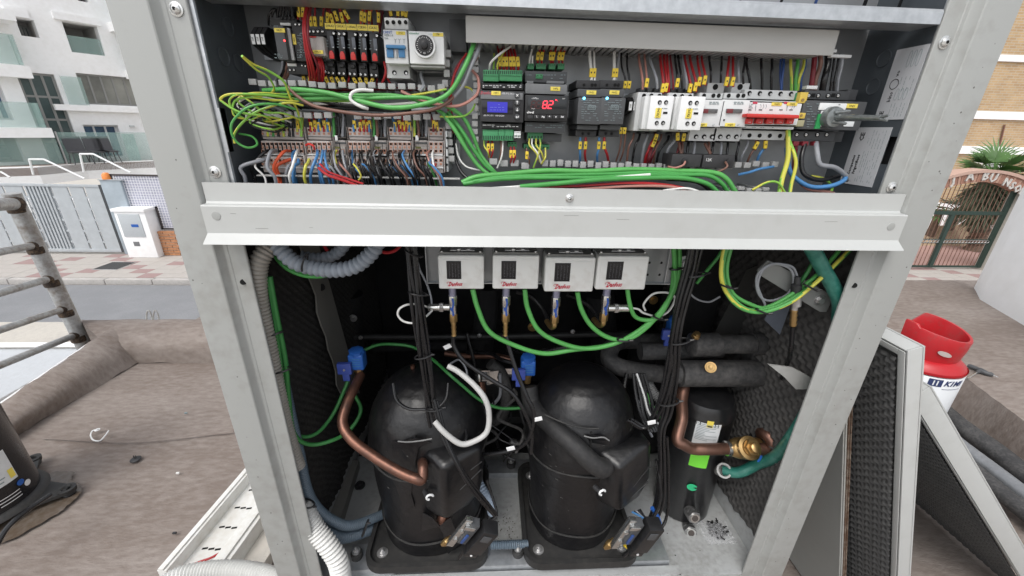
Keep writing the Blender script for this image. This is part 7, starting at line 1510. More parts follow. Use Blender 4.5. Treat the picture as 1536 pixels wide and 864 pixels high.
# ---- two power supplies (one built, copied across)
def psu(dx, lab, s):
 t = dev('power_supply', lab, 868 + dx, 146, 900 + dx, 187, .042, DGP, 'power supplies side by side', 'power supply', .0012)
 pbox(t, 'upper_terminals', BPL2, 865 + dx, 120, 900 + dx, 133, .062, PL - .001); pbox(t, 'upper_step', DGP, 866.5 + dx, 133, 901 + dx, 146, .048, PL - .002); pbox(t, 'lower_step', DGP, 866 + dx, 187.5, 896 + dx, 195, .052, PL - .002); pbox(t, 'lower_terminals', BPL2, 864 + dx, 195, 894 + dx, 205.5, .062, PL - .001)
 dot(t, 'terminal_hole', HOLE, 876 + dx, 127.5, .0618, 2); dot(t, 'terminal_hole', HOLE, 888 + dx, 127.5, .0618, 2.2); dot(t, 'terminal_hole', HOLE, 893 + dx, 127.5, .0618, 2.2)
 for x in (874, 883): dot(t, 'terminal_hole', HOLE, x + dx, 200.5, .0618, 2)
 label(t, 880 + dx, 135.5, 894 + dx, 142, .0478, s); dot(t, 'blue_light', mat('lit_blue_led', (.2, .7, 1), .3, emit=(.12, .62, 1), estr=2.2), 876 + dx, 147.5, .0418, 1.9, .0012)
 marks(t, 872 + dx, 149, 898 + dx, 182, .0418, 10, INKG, 41 + int(dx), dens=.65, hpx=.8); a, b, c, d = rect_px(882 + dx, 158, 893 + dx, 165, .0416); B(a, b, .0412, .0418, c, d).build('emblem', INKG, t); B(a + .0007, b - .0007, .0410, .0413, c + .0007, d - .0007).build('emblem', DGP, t); text('MW', .0045, tf(((a + b) / 2, .0409, (c + d) / 2)), INKG, t, ext=.0001)
psu(0, 'left one of two dark grey power supplies with a blue light and label 10G1', '10G1'); psu(34.5, 'right one of two dark grey power supplies, next to the fuse terminals', '10G2')
# ---- contactors
def contactor(dx, lab, s, dy=0):
 t = dev('contactor', lab, 957 + dx, 138 + dy, 985 + dx, 197 + dy, .055, LGP, 'white contactors side by side', 'contactor', .0012)
 pbox(t, 'grey_base', MGP, 953 + dx, 138 + dy, 975 + dx, 200 + dy, .085, PL - .001); pbox(t, 'recessed_panel', LGP2, 963 + dx, 150 + dy, 971 + dx, 184 + dy, .0542, .056, .0003)
 pbox(t, 'auxiliary_block', WHP, 977 + dx, 143 + dy, 1004 + dx, 195 + dy, .030, .058, .0014); pbox(t, 'block_side', LGP2, 968 + dx, 144 + dy, 980 + dx, 194 + dy, .040, .06, .001)
 for x, y in ((966, 143.5), (977, 143.5), (989, 144)): dot(t, 'terminal_hole', HOLE, x + dx, y + dy, .0548, 3)
 for x, y in ((960, 191), (973, 192)): dot(t, 'terminal_hole', HOLE, x + dx, y + dy, .0548, 3)
 for x, y in ((989.5, 153.5), (999, 153.5), (985, 184.5), (994.5, 184.5)): dot(t, 'terminal_hole', HOLE, x + dx, y + dy, .0298, 3); dot(t, 'terminal_screw', STEEL, x + .4 + dx, y + .8 + dy, .0293, 1.6)
 label(t, 984 + dx, 162 + dy, 990.5 + dx, 177 + dy, .0298, s, rot=1); pbox(t, 'slot', HOLE, 995 + dx, 167.5 + dy, 1001 + dx, 171 + dy, .0295, .031, 0); marks(t, 992 + dx, 161 + dy, 1002 + dx, 164 + dy, .0298, 1, INKG, 51)
 for x in (963, 974, 985): pbox(t, 'clamp', DGP, x - 2 + dx, 131.5 + dy, x + 4 + dx, 138 + dy, .07, .09, .0005)
 for x in (965, 977, 989): pbox(t, 'clamp', BPL2, x - 3 + dx, 197.5 + dy, x + 3 + dx, 201 + dy, .065, .09, .0005)
contactor(0, 'left white contactor with vertical yellow label, next to the fuse terminals', '17KM1'); contactor(46, 'right white contactor with vertical yellow label, next to the motor breakers', '17KM2', .8)
# ---- motor breakers
def mbreak(dx, lab, s):
 t = dev('motor_breaker', lab, 1048 + dx, 149, 1080 + dx, 190.5, .040, LGP2, 'motor breakers with dark rockers', 'motor breaker', .001)
 pbox(t, 'top_block', LGP, 1062 + dx, 124, 1085 + dx, 140, .074, PL - .001); pbox(t, 'upper_terminals', LGP, 1050 + dx, 139, 1083 + dx, 149, .056, PL - .002); pbox(t, 'lower_terminals', LGP, 1036 + dx * .98, 191, 1072 + dx, 212, .060, PL - .001); pbox(t, 'foot', BPL2, 1040 + dx, 212, 1066 + dx, 214.5, .075, PL - .001)
 dot(t, 'terminal_hole', HOLE, 1073 + dx, 130.5, .0738, 4)
 for x in (1056, 1070, 1078): dot(t, 'terminal_hole', HOLE, x + dx, 143.5, .0558, 2.9)
 for x in (1044, 1056, 1068): dot(t, 'terminal_hole', HOLE, x + dx * .98, 205, .0598, 3.3); dot(t, 'terminal_screw', STEEL, x + .6 + dx * .98, 206, .0592, 1.8)
 pbox(t, 'rocker', mat('smoky_rocker', (.10, .10, .10), .15, 0, .3, 300), 1054 + dx, 163, 1076 + dx, 170, .0375, .041, .0006); pbox(t, 'rocker_red', mat('dark_red_rocker', (.16, .03, .035), .2, 0, .1), 1054 + dx, 163, 1062 + dx, 170, .0370, .0376, .0004)
 label(t, 1055 + dx - (9 if dx == 0 else 4), 184.5, 1069 + dx - (9 if dx == 0 else 4), 190, .0398, s); marks(t, 1064 + dx, 152, 1078 + dx, 157, .0398, 2, INKG, 61, dens=.9, hpx=1.3); text('LF', .003, tf(WY(1070 + dx, 187.5, .0396)), INKG, t, ext=.0001, shear=.3); dot(t, 'pilot_hole', HOLE, 1045 + dx + 4, 180, .0398, 1.3)
mbreak(0, 'left motor breaker with dark red and smoky rocker', '19QF1'); mbreak(37, 'right motor breaker with dark red and smoky rocker', '10QF1')
# ---- five-pole breaker group with the red bar
t = dev('breaker_group', 'five-pole white breaker group with one long red handle bar and red levers', 1118, 153, 1195, 188, .046, LGP2, None, 'circuit breaker', .001)
pbox(t, 'upper_terminals', LGP, 1118, 134, 1193, 150, .064, PL - .001); pbox(t, 'middle_step', LGP2, 1119, 150, 1194, 153.5, .056, PL - .002); pbox(t, 'lower_lip', LGP2, 1116, 188.5, 1190, 194.5, .052, PL - .002); pbox(t, 'lower_terminals', LGP, 1106, 195, 1176, 210.5, .066, PL - .001)
for i in range(5): dot(t, 'terminal_hole', HOLE, 1124 + 15.6 * i, 139.8 + .3 * i, .0638, 3.2); dot(t, 'terminal_screw', STEEL, 1125 + 15.6 * i, 141 + .3 * i, .0632, 1.7); dot(t, 'terminal_hole', HOLE, 1109 + 15.2 * i, 203 + .2 * i, .0658, 3)
B(WY(1120, 171, .030).x, WY(1199, 172, .030).x, .028, .046, WY(1150, 177, .030).z, WY(1150, 171, .030).z).build('red_bar', REDP, t, bevel=.002)
for i in range(5):
 x = 1119 + 15.4 * i; pbox(t, 'lever_slot', LGP, x - 1, 177, x + 12.5, 187.5, .0435, .047, .0006); pbox(t, 'red_lever', REDP, x + 1, 177.5, x + 9.5, 186, .0375, .046, .001); text('I.ON', .0018, tf(WY(x + 5.3, 183.5, .0373)), INKW, t, ext=.0001)
for x, s in ((1166, '10QF1'), (1197 - 8, '10QF2')): label(t, x - 8, 153.5, x + 6, 158.8, .0458, s)
for x in (1133, 1180): pbox(t, 'red_emblem', mat('emblem_red', (.5, .04, .08), .4), x - 3, 152.5, x + 3, 156, .0455, .047, .0003)
for x in (1125, 1141, 1157, 1172, 1187): pbox(t, 'window', INK, x - 2.5, 164, x + 2, 165.5, .0455, .047, 0)
dg = MB()
for x in (1134, 1181): dg.rings([(WY(x, 158, .0457), .0004), (WY(x - 1, 166, .0457), .0004)], 4)
for x in (1141, 1145, 1149, 1188, 1191): 
 for (p1_, p2_) in (((x, 156), (x + 1, 160)), ((x + 1, 160), (x - 1, 163))): dg.rings([(WY(*p1_, .0457), .0002), (WY(*p2_, .0457), .0002)], 4)
dg.build('diagram', INKG, t); marks(t, 1116, 190, 1160, 192.5, .0518, 1, INKG, 71); marks(t, 1123, 155, 1129, 163, .0458, 3, INKG, 72)
t = dev('earth_terminal', 'green and yellow earth terminal between the red bar breaker and the main switch', 1195, 139, 1203, 152, .062, GRNC, None, 'earth terminal', .001)
YEL = mat('yellow_terminal', (.62, .45, .08), .45, 0, .08); pbox(t, 'yellow_clamp', YEL, 1202, 138, 1209, 155, .055, PL - .002, .001); pbox(t, 'yellow_clamp', YEL, 1200, 169, 1207, 178, .050, PL - .002, .001); pbox(t, 'clip', mat('olive_clip', (.35, .33, .2), .5), 1196, 180, 1205, 190, .050, PL - .002, .001); dot(t, 'screw', BRASS, 1204, 150, .0548, 2.2); dot(t, 'screw', BRASS, 1202, 173, .0498, 1.8)
# ---- main switch with the long grey shaft handle
t = dev('main_switch', 'dark grey main switch with white plate and a long clear shaft handle pointing right', 1207, 150, 1288, 196, .055, DGP, None, 'main switch', .0014)
pbox(t, 'upper_terminals', DGP, 1208, 135, 1272, 150.5, .072, PL - .001); pbox(t, 'side_terminal', DGP, 1272, 134, 1283, 150.5, .085, PL - .001); pbox(t, 'lower_terminals', DGP, 1190, 196.5, 1250, 212, .072, PL - .001); pbox(t, 'side_terminal', DGP, 1250, 197, 1262, 213, .085, PL - .001)
for x in (1213, 1227, 1242, 1257): screwh(t, x, 143.5, .0718, 2.6)
for x in (1220, 1250): pbox(t, 'vent', HOLE, x - 2, 140, x + 2, 146, .0715, .073, 0)
for x in (1195, 1209, 1226, 1240): screwh(t, x, 202, .0718, 2.6)
pbox(t, 'white_plate', WHP, 1231, 154, 1268, 166, .0535, .056, .0008); pbox(t, 'white_plate', WHP, 1233, 166, 1240, 190, .0536, .056, .0006)
MB().prism([WY(x, y, .0530) for x, y in ((1228, 171), (1234, 171), (1230, 193), (1222, 193))], (0, .003, 0)).build('green_plate', mat('green_plate', (.03, .30, .09), .45, 0, .1), t)
label(t, 1270, 155.5, 1285, 162.5, .0545, '10Q1'); label(t, 1267, 182, 1279, 190, .0545, None, PAPER); marks(t, 1210, 154, 1228, 192, .0545, 10, INKG, 81, dens=.6); marks(t, 1258, 156, 1266, 158, .0533, 1, INK, 82)
KNOB = mat('clear_grey_handle', (.17, .185, .185), .1, .3, .3, 120, coat=.5)
h0 = WY(1247, 176, .05); k = msz(1, h0)
MB().lathe([(15 * k, -.004), (15 * k, .004), (13.5 * k, .008), (8 * k, .009)], h0, (0, -1, 0), 36).build('handle_base', KNOB, t)
for s in (-1, 1): MB().rings([(h0 + Vector((-5 * k, -.009, s * 6 * k)), 2.6 * k), (h0 + Vector((10 * k, -.012, s * 8 * k)), 2.6 * k), (h0 + Vector((15 * k, -.012, s * 8.5 * k)), 1.8 * k)], 12).build('grip', KNOB, t)
h1 = WY(1322, 177, -.028)
MB().rings([(h0 + Vector((3 * k, -.006, 0)), 5.5 * k), (h0.lerp(h1, .25), 5 * k), (h0.lerp(h1, .3), 4.4 * k), (h1, 3.3 * k)], 16).build('shaft', KNOB, t)
d = (h1 - h0).normalized()
for s in (-1, 1): MB().rings([(h1 + Vector((0, 0, s * 1.4 * k)), 2 * k), (h1 + d * .006 + Vector((0, 0, s * 2.6 * k)), 1.8 * k), (h1 + d * .009 + Vector((0, 0, s * 3 * k)), 1.2 * k)], 12).build('shaft_claw', KNOB, t)
# ---- two black ferrite blocks
for k_, (x0, y0, x1, y1, lab) in enumerate(((1009, 231, 1050, 251, 'left black ferrite block lying on the lower trunking'), (1056, 232, 1099, 253, 'right black ferrite block with white number 12K'))):
 t = dev('ferrite_block', lab, x0, y0, x1, y1, .040 + .004 * k_, BPL2, None, 'ferrite block', .0014, 'body', .075)
 p = WY(x0 + 18 + 19 * k_, y0 + 11, .040); MB().lathe([(.0045, -.001), (.0045, .002), (.003, .0024)], p, (0, -1, 0), 16).build('grommet', BPL, t)
 if k_: text('12K', .0058, tf(WY(1063, 240, .0438)), INKW, t, ext=.0001)
# ---- label plates on the right side wall
ALU = mat('brushed_label_foil', (.50, .51, .53), .4, .1, .06, 40, stretch=(1, 30, 1))
def wall_plate(q, lab, items):
 P4 = [WX(x, y, WXR - .0004) for x, y in q]; t = thing('label_plate', lab, 'label', sum(P4, Vector()) / 4 - Vector((0, 0, .03))); ym = min(p.y for p in P4); 
 TL, TR, BR_, BL_ = P4; ya, yb = max(TL.y, BL_.y), min(TR.y, BR_.y); za, zb = (BL_.z + BR_.z) / 2, (TL.z + TR.z) / 2
 ya = min(ya, PL - .004)
 B(WXR - .0009, WXR - .0002, yb, ya, za, zb).build('foil', ALU, t)
 W, H = ya - yb, zb - za
 def M(u, v): return Matrix.Translation((WXR - .0010, ya - W * u, za + H * v)) @ Matrix(((0, 0, -1, 0), (0, -1, 0, 0), (1, 0, 0, 0), (0, 0, 0, 1))) @ Matrix.Scale(-1, 4, (0, 1, 0)) if False else Matrix.Translation((WXR - .0010, ya - W * u, za + H * v)) @ Matrix(((0, 0, -1, 0), (0, 1, 0, 0), (1, 0, 0, 0), (0, 0, 0, 1)))
 for it in items: it(t, M, W, H, ya, za)
 return t
def txt(s, u, v, sz, al='CENTER', bold=0): return lambda t, M, W, H, ya, za: text(s, sz, M(u, v), INK, t, ext=.0001, align=al, bold=bold)
def lines(u0, u1, v0, v1, n, seed):
 def f(t, M, W, H, ya, za):
  random.seed(seed); mb = MB()
  for i in range(n):
   u = u0 + (u1 - u0) * (i + .5) / n; v = v0
   while v < v1:
    l = random.uniform(.02, .09)
    if random.random() < .75: mb.box(WXR - .00105, WXR - .00095, ya - W * u - .0003, ya - W * u + .0003, za + H * v, za + H * min(v1, v + l))
    v += l + .015
  mb.build('fine_print', INKG, t, smooth=False)
 return f
def pills(cells):
 def f(t, M, W, H, ya, za):
  mb = MB()
  for u, v, w, h in cells:
   pts = []
   for k in range(25):
    a = 2 * math.pi * k / 24; cx, cz = math.cos(a), math.sin(a); pts.append((Vector((WXR - .0011, ya - W * (u + w * cx * .5), za + H * (v + h * .5 * (1 if cz > 0 else -1) * abs(cz) ** .6))), .00022))
   mb.rings(pts, 4)
  mb.build('rounded_box', INKG, t)
 return f
t = wall_plate(((1346.5, 74.6), (1394.5, 66), (1354.5, 181), (1312, 178)), 'upper aluminium type plate with the word binoovo on the right side wall',
           [txt('bino', .30, .33, .0075, 'CENTER', .0001), txt('vo', .30, .66, .0075, 'CENTER', .0001), txt('\u2103' if False else 'CE', .20, .07, .0085, 'CENTER', .0002), lines(.40, .92, .04, .24, 5, 1), lines(.42, .95, .40, .60, 4, 2), pills([(.50, .36, .10, .16), (.64, .36, .10, .16), (.78, .36, .10, .16), (.52, .84, .09, .22), (.66, .84, .09, .22), (.80, .84, .09, .22)]),
   lambda t, M, W, H, ya, za: MB().rings([(Vector((WXR - .0011, ya - W * .30 + .0062 * math.cos(a * .26), za + H * .51 + .0062 * math.sin(a * .26))), .0004) for a in range(25)], 5).build('ring_logo', INK, t)])
t = wall_plate(((1286, 192), (1331, 190), (1308, 280), (1268, 276)), 'lower aluminium type plate reading Compactos Frigorificos on the right side wall',
           [txt('Compactos', .20, .34, .0062, 'CENTER', .0002), txt('Frigorificos', .33, .36, .0062, 'CENTER', .0002), txt('CE', .25, .84, .010, 'CENTER', .0003), lines(.42, .92, .06, .60, 8, 5), lines(.42, .92, .64, .95, 6, 6), txt('F', .12, .06, .010, 'CENTER', .0006)])
# ---------------------------------------------------------------- wiring
WN = {'g': (GRNB, 'green'), 'G': (GRN, 'dark green'), 'y': (YLW, 'yellow'), 'l': (LIME, 'green and yellow'), 'r': (RED, 'red'), 'R': (DRED, 'dark red'), 'o': (ORED, 'orange red'), 'b': (BLU, 'blue'), 'B': (DBLU, 'dark blue'), 'n': (BRN, 'brown'), 'p': (PNK, 'pinkish brown'), 'e': (GRY, 'grey'), 'w': (WHT, 'white'), 'k': (BLK, 'black')}
def W1(c, l, w, where, group=None, **kk):
 m, nm = WN[c]; s = YLW if c == 'l' else None
 return wire(l, w, LIME if c == 'l' else m, 'wire', f'{nm} wire {where}', 'wire', group, n=7 if w < 5 else 10, sub=5, stripe=s, **kk)
def marker(px, py, Y, ang, parent_wire, L=11, w=4.6):
 """yellow ferrule marker sleeve with a dark number, part of its wire"""
 p = WY(px, py, Y); k = msz(1, p); d = Vector((math.sin(ang), 0, math.cos(ang))); n = Vector((d.z, 0, -d.x))
 o = MB().para(p - d * L * k / 2 - n * w * k / 2, d * L * k, n * w * k, Vector((0, .003, 0))).build('marker_sleeve', TAG, parent_wire, bevel=.0004)
 MB().para(p - d * .9 * k - n * .9 * k + Vector((0, -.0002, 0)), d * 2.2 * k, n * 1.8 * k, Vector((0, .0003, 0))).build('marker_number', INK, o)
def cord(k, names): return names[k]
for l, c, w, s in (
 ([(395, 136, .06), (440, 134, .05), (490, 139, .045), (540, 152, .038), (590, 161, .032), (640, 156, .03), (675, 138, .032), (695, 105, .036), (708, 72, .05), (712, 60, .06)], 'g', 7, 'sweeping under the relays and up beside the covered trunking, thickest'),
 ([(430, 150, .055), (490, 148, .05), (550, 147, .048), (610, 146, .045), (650, 150, .045), (690, 172, .05), (708, 200, .055), (722, 232, .06), (745, 262, .05)], 'g', 6, 'crossing the left trough and dropping beside the blue screen controller'),
 ([(420, 142, .065), (480, 143, .058), (540, 142, .055), (600, 145, .053), (650, 160, .052), (685, 190, .055), (700, 220, .058), (718, 250, .055)], 'g', 5.5, 'middle one of the three in the left trough'),
 ([(400, 152, .07), (460, 151, .065), (520, 151, .06), (580, 148, .058), (630, 141, .056), (670, 134, .056)], 'l', 3.5, 'lying straight across the left trough'),
 ([(432, 130, .05), (446, 144, .045), (470, 158, .04), (510, 168, .035), (560, 172, .03), (610, 171, .03), (660, 160, .034), (690, 135, .04), (703, 105, .045), (716, 85, .05)], 'n', 5, 'sagging lowest below the green cables'),
 ([(602, 137, .05), (625, 147, .045), (655, 157, .042), (690, 158, .04), (715, 142, .045), (717, 118, .05), (708, 105, .06)], 'p', 4.5, 'curving right of the dial thermostat'),
 ([(618, 165, .045), (660, 160, .04), (690, 135, .038), (705, 105, .042), (716, 78, .05), (722, 60, .06)], 'e', 6, 'running beside the green cable up to the trunking'),
 ([(560, 136, .045), (540, 135, .04), (528, 140, .036), (527, 150, .034), (540, 160, .034), (552, 163, .04)], 'w', 5, 'bent back on itself above the terminal strip'),
 ([(700, 80, .06), (690, 95, .055), (680, 120, .055), (676, 150, .06), (678, 175, .07)], 'r', 3, 'left of the vertical trunking'),
 ([(692, 90, .06), (682, 110, .06), (672, 160, .065), (680, 200, .07)], 'R', 3.5, 'behind the vertical green cables'),
 ([(660, 175, .05), (680, 176, .045), (700, 172, .05), (712, 158, .06), (708, 135, .07), (690, 128, .07)], 'l', 3, 'looping right of the terminal strip'),
 ([(664, 170, .05), (682, 195, .045), (700, 225, .045), (720, 250, .045), (745, 270, .04)], 'g', 6, 'first of the pair dropping right of the terminal strip'),
 ([(672, 168, .055), (694, 198, .05), (712, 228, .05), (734, 252, .05), (760, 268, .05)], 'G', 6, 'second of the pair dropping right of the terminal strip'),
 ([(684, 215, .06), (688, 235, .06), (700, 250, .055), (722, 256, .05)], 'w', 2.5, 'thin, curving under the vertical trunking'),
 ([(682, 200, .075), (682, 230, .07), (690, 255, .06), (704, 270, .05)], 'k', 5, 'behind the dropping green cables'),
 ([(630, 137, .055), (635, 128, .06), (632, 112, .07), (636, 106, .08)], 'e', 4.5, 'rising under the dial thermostat'),
 ([(395, 146, .08), (450, 142, .075), (510, 158, .07), (580, 160, .07), (650, 164, .07)], 'k', 6, 'deep in the left trough'),
 ([(410, 156, .08), (470, 160, .078), (530, 163, .075), (600, 166, .075), (660, 164, .075)], 'k', 6, 'deepest in the left trough'),
 ([(440, 164, .08), (500, 166, .078), (580, 169, .075), (640, 168, .075)], 'e', 4, 'low in the left trough'),
 ([(470, 156, .072), (520, 154, .07), (570, 158, .068), (630, 154, .068)], 'w', 4, 'pale, half hidden by green cables in the left trough'),
 ([(440, 136, .09), (500, 134, .09), (570, 134, .09), (640, 134, .09)], 'R', 5, 'hidden deep behind the trough teeth'),
 ([(450, 158, .088), (520, 157, .088), (600, 160, .088)], 'R', 5, 'lower one deep behind the trough')):
 W1(c, l, w, s)
random.seed(21)
for i, l in enumerate(([(363, 84, -.005), (380, 96, .01), (405, 108, .025), (425, 122, .035), (435, 145, .045), (446, 165, .055), (453, 192, .07)],
      [(364, 86, -.004), (384, 104, .01), (402, 116, .025), (412, 132, .04), (406, 140, .05)],
      [(453, 150, .06), (420, 145, .04), (380, 141, .02), (345, 142, .012), (331, 147, .01), (335, 154, .01), (360, 168, .015), (400, 176, .03), (412, 190, .06)],
      [(444, 164, .05), (410, 156, .03), (375, 160, .015), (352, 178, .01), (346, 195, .01), (355, 212, .015), (372, 222, .02), (385, 216, .03), (378, 205, .04), (352, 200, .05)],
      [(455, 158, .05), (430, 154, .04), (390, 165, .025), (368, 180, .02), (352, 200, .02), (352, 215, .02)],
      [(420, 178, .05), (390, 172, .03), (365, 160, .02), (356, 148, .02), (380, 140, .03), (430, 142, .05)],
      [(450, 180, .06), (425, 170, .04), (396, 168, .03), (375, 152, .02), (360, 143, .02)],
      [(448, 152, .05), (410, 150, .035), (372, 146, .02), (352, 152, .015), (350, 170, .015), (362, 178, .02), (396, 180, .04), (430, 192, .065)],
      [(440, 176, .055), (405, 182, .04), (372, 180, .025), (350, 165, .015), (344, 150, .012), (360, 142, .015), (400, 146, .04)])):
 W1('l' if i != 3 else 'g', l, (3.6, 3, 3.6, 3.4, 3.4, 3, 3, 3, 3)[i], ('with a bare bent end sticking out highest at the far left', 'doubled back from the bent end at the far left', 'of the widest loop hanging out at the far left', 'coiling lowest at the far left', 'falling steeply at the far left', 'curling behind the coil at the far left', 'short, over the loose coil at the far left', 'of the second wide loop at the far left', 'of the inner loop at the far left')[i])
for i in range(9):
 y = 150 + i * 4; W1('kwkekwklk'[i], [(452 - 3 * i, y + 14, .07), (430 - 4 * i, y - 2 + i, .05), (395 - i * 2, y - 8, .035), (362 + 4 * i, y - 6, .025), (354 + 3 * i, y + 6, .025), (372 + 5 * i, y + 16, .03), (398 + 4 * i, 190, .065)], 2.6, ('topmost', 'second', 'third', 'fourth', 'middle', 'sixth', 'seventh', 'eighth', 'lowest')[i] + ' in the tangle left of the terminal strip', 'thin wires tangled left of the terminal strip')
def drop(x, c, y0=168, y1=196, mk=True, w=3.4, j=0):
 random.seed(int(x * 7 + 3)); o = W1(c, [(x + random.uniform(-7, 5), y0, .085), (x + random.uniform(-3, 2), y0 + 8, .078), (x, y1 - 8, .075), (x, y1 + 2, .0735)], w, 'dropping into the top of the terminal strip', 'wires dropping into the terminal strip')
 if mk: marker(x + .3, y1 - 9 + (j % 2) * 2.5, .0735, random.uniform(-.15, .15), o, 12, 4.4)
for j, (x, c) in enumerate(((446, 'l'), (466, 'r'), (472, 'r'), (478, 'b'), (486, 'r'), (492, 'b'), (531, 'b'), (540, 'r'), (546, 'r'), (551, 'r'), (554, 'b'), (592, 'b'), (599, 'r'), (604, 'r'), (609, 'r'), (614, 'b'), (650, 'R'), (655, 'n'))): drop(x, c, j=j)
for x, c in ((452, 'l'), (501, 'G'), (508, 'k'), (514, 'e'), (518, 'k'), (561, 'G'), (566, 'n'), (572, 'k'), (578, 'e'), (622, 'l'), (628, 'n'), (634, 'k'), (639, 'e'), (402, 'l'), (410, 'G'), (418, 'k'), (426, 'l'), (434, 'k'), (440, 'k')): drop(x, c, 166, 203, False, 4)
random.seed(33)
low = [(368, 'e', 395, 5.5), (383, 'k', 399, 4.5), (398, 'w', 388, 3), (413, 'e', 407, 5), (420, 'o', 434, 5), (416, 'o', 427, 4.5), (432, 'e', 439, 4), (438, 'w', 444, 4), (443, 'b', 446, 5), (447, 'b', 441, 4), (461, 'y', 462, 4.5), (470, 'b', 474, 4.5), (484, 'b', 478, 4), (487, 'b', 482, 4), (497, 'b', 474, 3.4), (503, 'b', 486, 3.4)]
for i in range(46):
 x = 506 + i * 3.15; low.append((x + random.uniform(-3, 8), random.choice('kkknkkkekekkbkkknkk'), x - random.uniform(6, 16), random.uniform(2.4, 3.8)))
for x, c in ((509, 'y'), (517, 'y'), (530, 'p'), (548, 'b'), (565, 'b'), (575, 'e'), (604, 'b'), (613, 'n'), (620, 'b'), (627, 'b'), (623, 'y'), (642, 'n'), (667, 'b'), (664, 'p'), (656, 'G'), (662, 'w')): low.append((x, c, x - 22 if c in 'bpn' else x - 14, 3.2))
for i, (xb, c, xt, w) in enumerate(low):
 y_t = 226 if i % 2 else 238; D = random.uniform(.0, .022); yy = .052 if i % 2 else .047
 if i < 6: pts = [(xt + 8, y_t, yy + .008), (xt - 2, y_t + 2, .03 + D), (min(xt, xb) - 5, 250, .022 + D), (xb - 1, 266, .024 + D), (xb + 2, 284, .03)]
 else: pts = [(xt + 2, y_t, yy + .008), (xt + random.uniform(-2, 2), y_t + 7, .032 + D), (xt + (xb - xt) * .4 - 3, 250, .02 + D), (xb - 4, 266, .02 + D), (xb + random.uniform(-1, 2), 285, .028 + D)]
 nm_ = W1(c, pts, w, 'arching from the lower terminals down behind the beam', 'wires arching down from the terminal strip')
W1('r', [(478, 252, .02), (492, 262, .012), (512, 270, .01), (540, 280, .012)], 4.5, 'loose red end crossing in front of the arching bundle'); W1('r', [(480, 246, .024), (494, 258, .016), (520, 268, .014), (545, 276, .014)], 3.5, 'second, crossing behind the loose red end')
W1('y', [(530, 246, .02), (537, 254, .012), (541, 264, .012), (538, 270, .016)], 2.5, 'with a short bent end among the black arching wires')
random.seed(44)
def over(x, y, c, xe, ye, peak, w=3, mk=None, Y=.08):
 o = W1(c, [(xe, ye, .10), ((x + xe) / 2, peak, .085), (x + (xe - x) * .12, y - 10, Y), (x, y, Y)], w, 'looping over the upper relay row', 'wires looping over the upper relay row')
 if mk is not None: marker(x + (xe - x) * .05, y - mk, Y - .004, (xe - x) * .01, o, 13, 4.6)
for x, y, c, xe, ye, pk in ((466, 44, 'r', 463, -20, 5), (472, 44, 'r', 474, -20, 4), (481, 44, 'r', 495, -20, 0), (490, 38, 'R', 505, -15, 5), (498, 40, 'R', 480, -20, 8), (505, 36, 'R', 478, -10, 12), (513, 38, 'R', 500, -15, 3), (522, 34, 'r', 470, -10, -5), (541, 36, 'o', 555, 30, 2), (546, 38, 'r', 560, 50, 5), (553, 36, 'o', 570, 45, 4), (567, 38, 'R', 575, 20, 12), (586, 28, 'R', 568, 60, -2), (596, 28, 'R', 606, -10, 6), (603, 28, 'n', 612, -12, 8), (608, 30, 'k', 625, 10, 10), (447, 30, 'r', 452, -20, 4), (453, 30, 'r', 470, -20, 2)): over(x, y, c, xe, ye, pk, 3, 12)
for i, (x0, x1_) in enumerate(((456, 470), (458, 474), (462, 480), (455, 466))): W1('rrRr'[i], [(x0 + 18, -10, .085), (x0 + 4, 12, .05), (x0, 40, .035), (x0 + 3, 70, .035), (x1_ - 4, 100, .045), (x1_, 128, .07)], 3.4, ('first', 'second', 'third', 'fourth')[i] + ' of the bundle passing in front of the relays', 'red bundle in front of the relays')
for i in range(4): W1('r', [(474 + 2 * i, 84, .075), (478 + 2 * i, 95, .06), (474 + 4 * i, 112, .06), (472 + 3 * i, 130, .07)], 3, ('first', 'second', 'third', 'fourth')[i] + ' below the clear relay', 'red wires below the clear relay')
W1('r', [(576, 92, .06), (579, 108, .06), (574, 122, .065), (568, 134, .08)], 3.5, 'down the left side of the blue lever breaker'); W1('r', [(580, 96, .065), (580, 112, .065), (584, 124, .07), (590, 134, .08)], 3, 'forking beside the blue lever breaker')
for i in range(14):
 x = 456 + i * 8.5; o = W1('RrRbRrkRrRRbRR'[i], [(x, 112 + i * .3, .08), (x - 1, 119, .078), (x - 2, 130, .085)], 3, 'leaving the bottom of the relay row', 'wires below the relay row')
 if i % 5 != 3: marker(x - .5, 119 + i * .2, .074, random.uniform(-.5, .5), o, 9, 4.4)
for i in range(5): W1('k', [(416 + 5 * i, 30, .08), (418 + 4 * i, 10, .075), (428 + 2 * i, 1 - i, .07), (440 + i, 12, .075), (443 + i, 30, .085)], 3.4, ('outermost', 'second', 'middle', 'fourth', 'innermost')[i] + ' of the arch above the second relay', 'black wires arching above the dark relays')
for i in range(2): W1('k', [(403 + 5 * i, 38, .09), (404 + 4 * i, 22, .085), (412 + 2 * i, 14, .085), (418, 26, .09)], 3.2, ('left', 'right')[i] + ' one of the short arch above the fuse terminals')
for i in range(4): W1('eknn'[i], [(424 + 4 * i, 92, .08), (422 + 4 * i, 105, .078), (414 + 5 * i, 120, .085), (402 + 6 * i, 134, .09)], 3.6, ('first', 'second', 'third', 'fourth')[i] + ' falling below the dark relays')
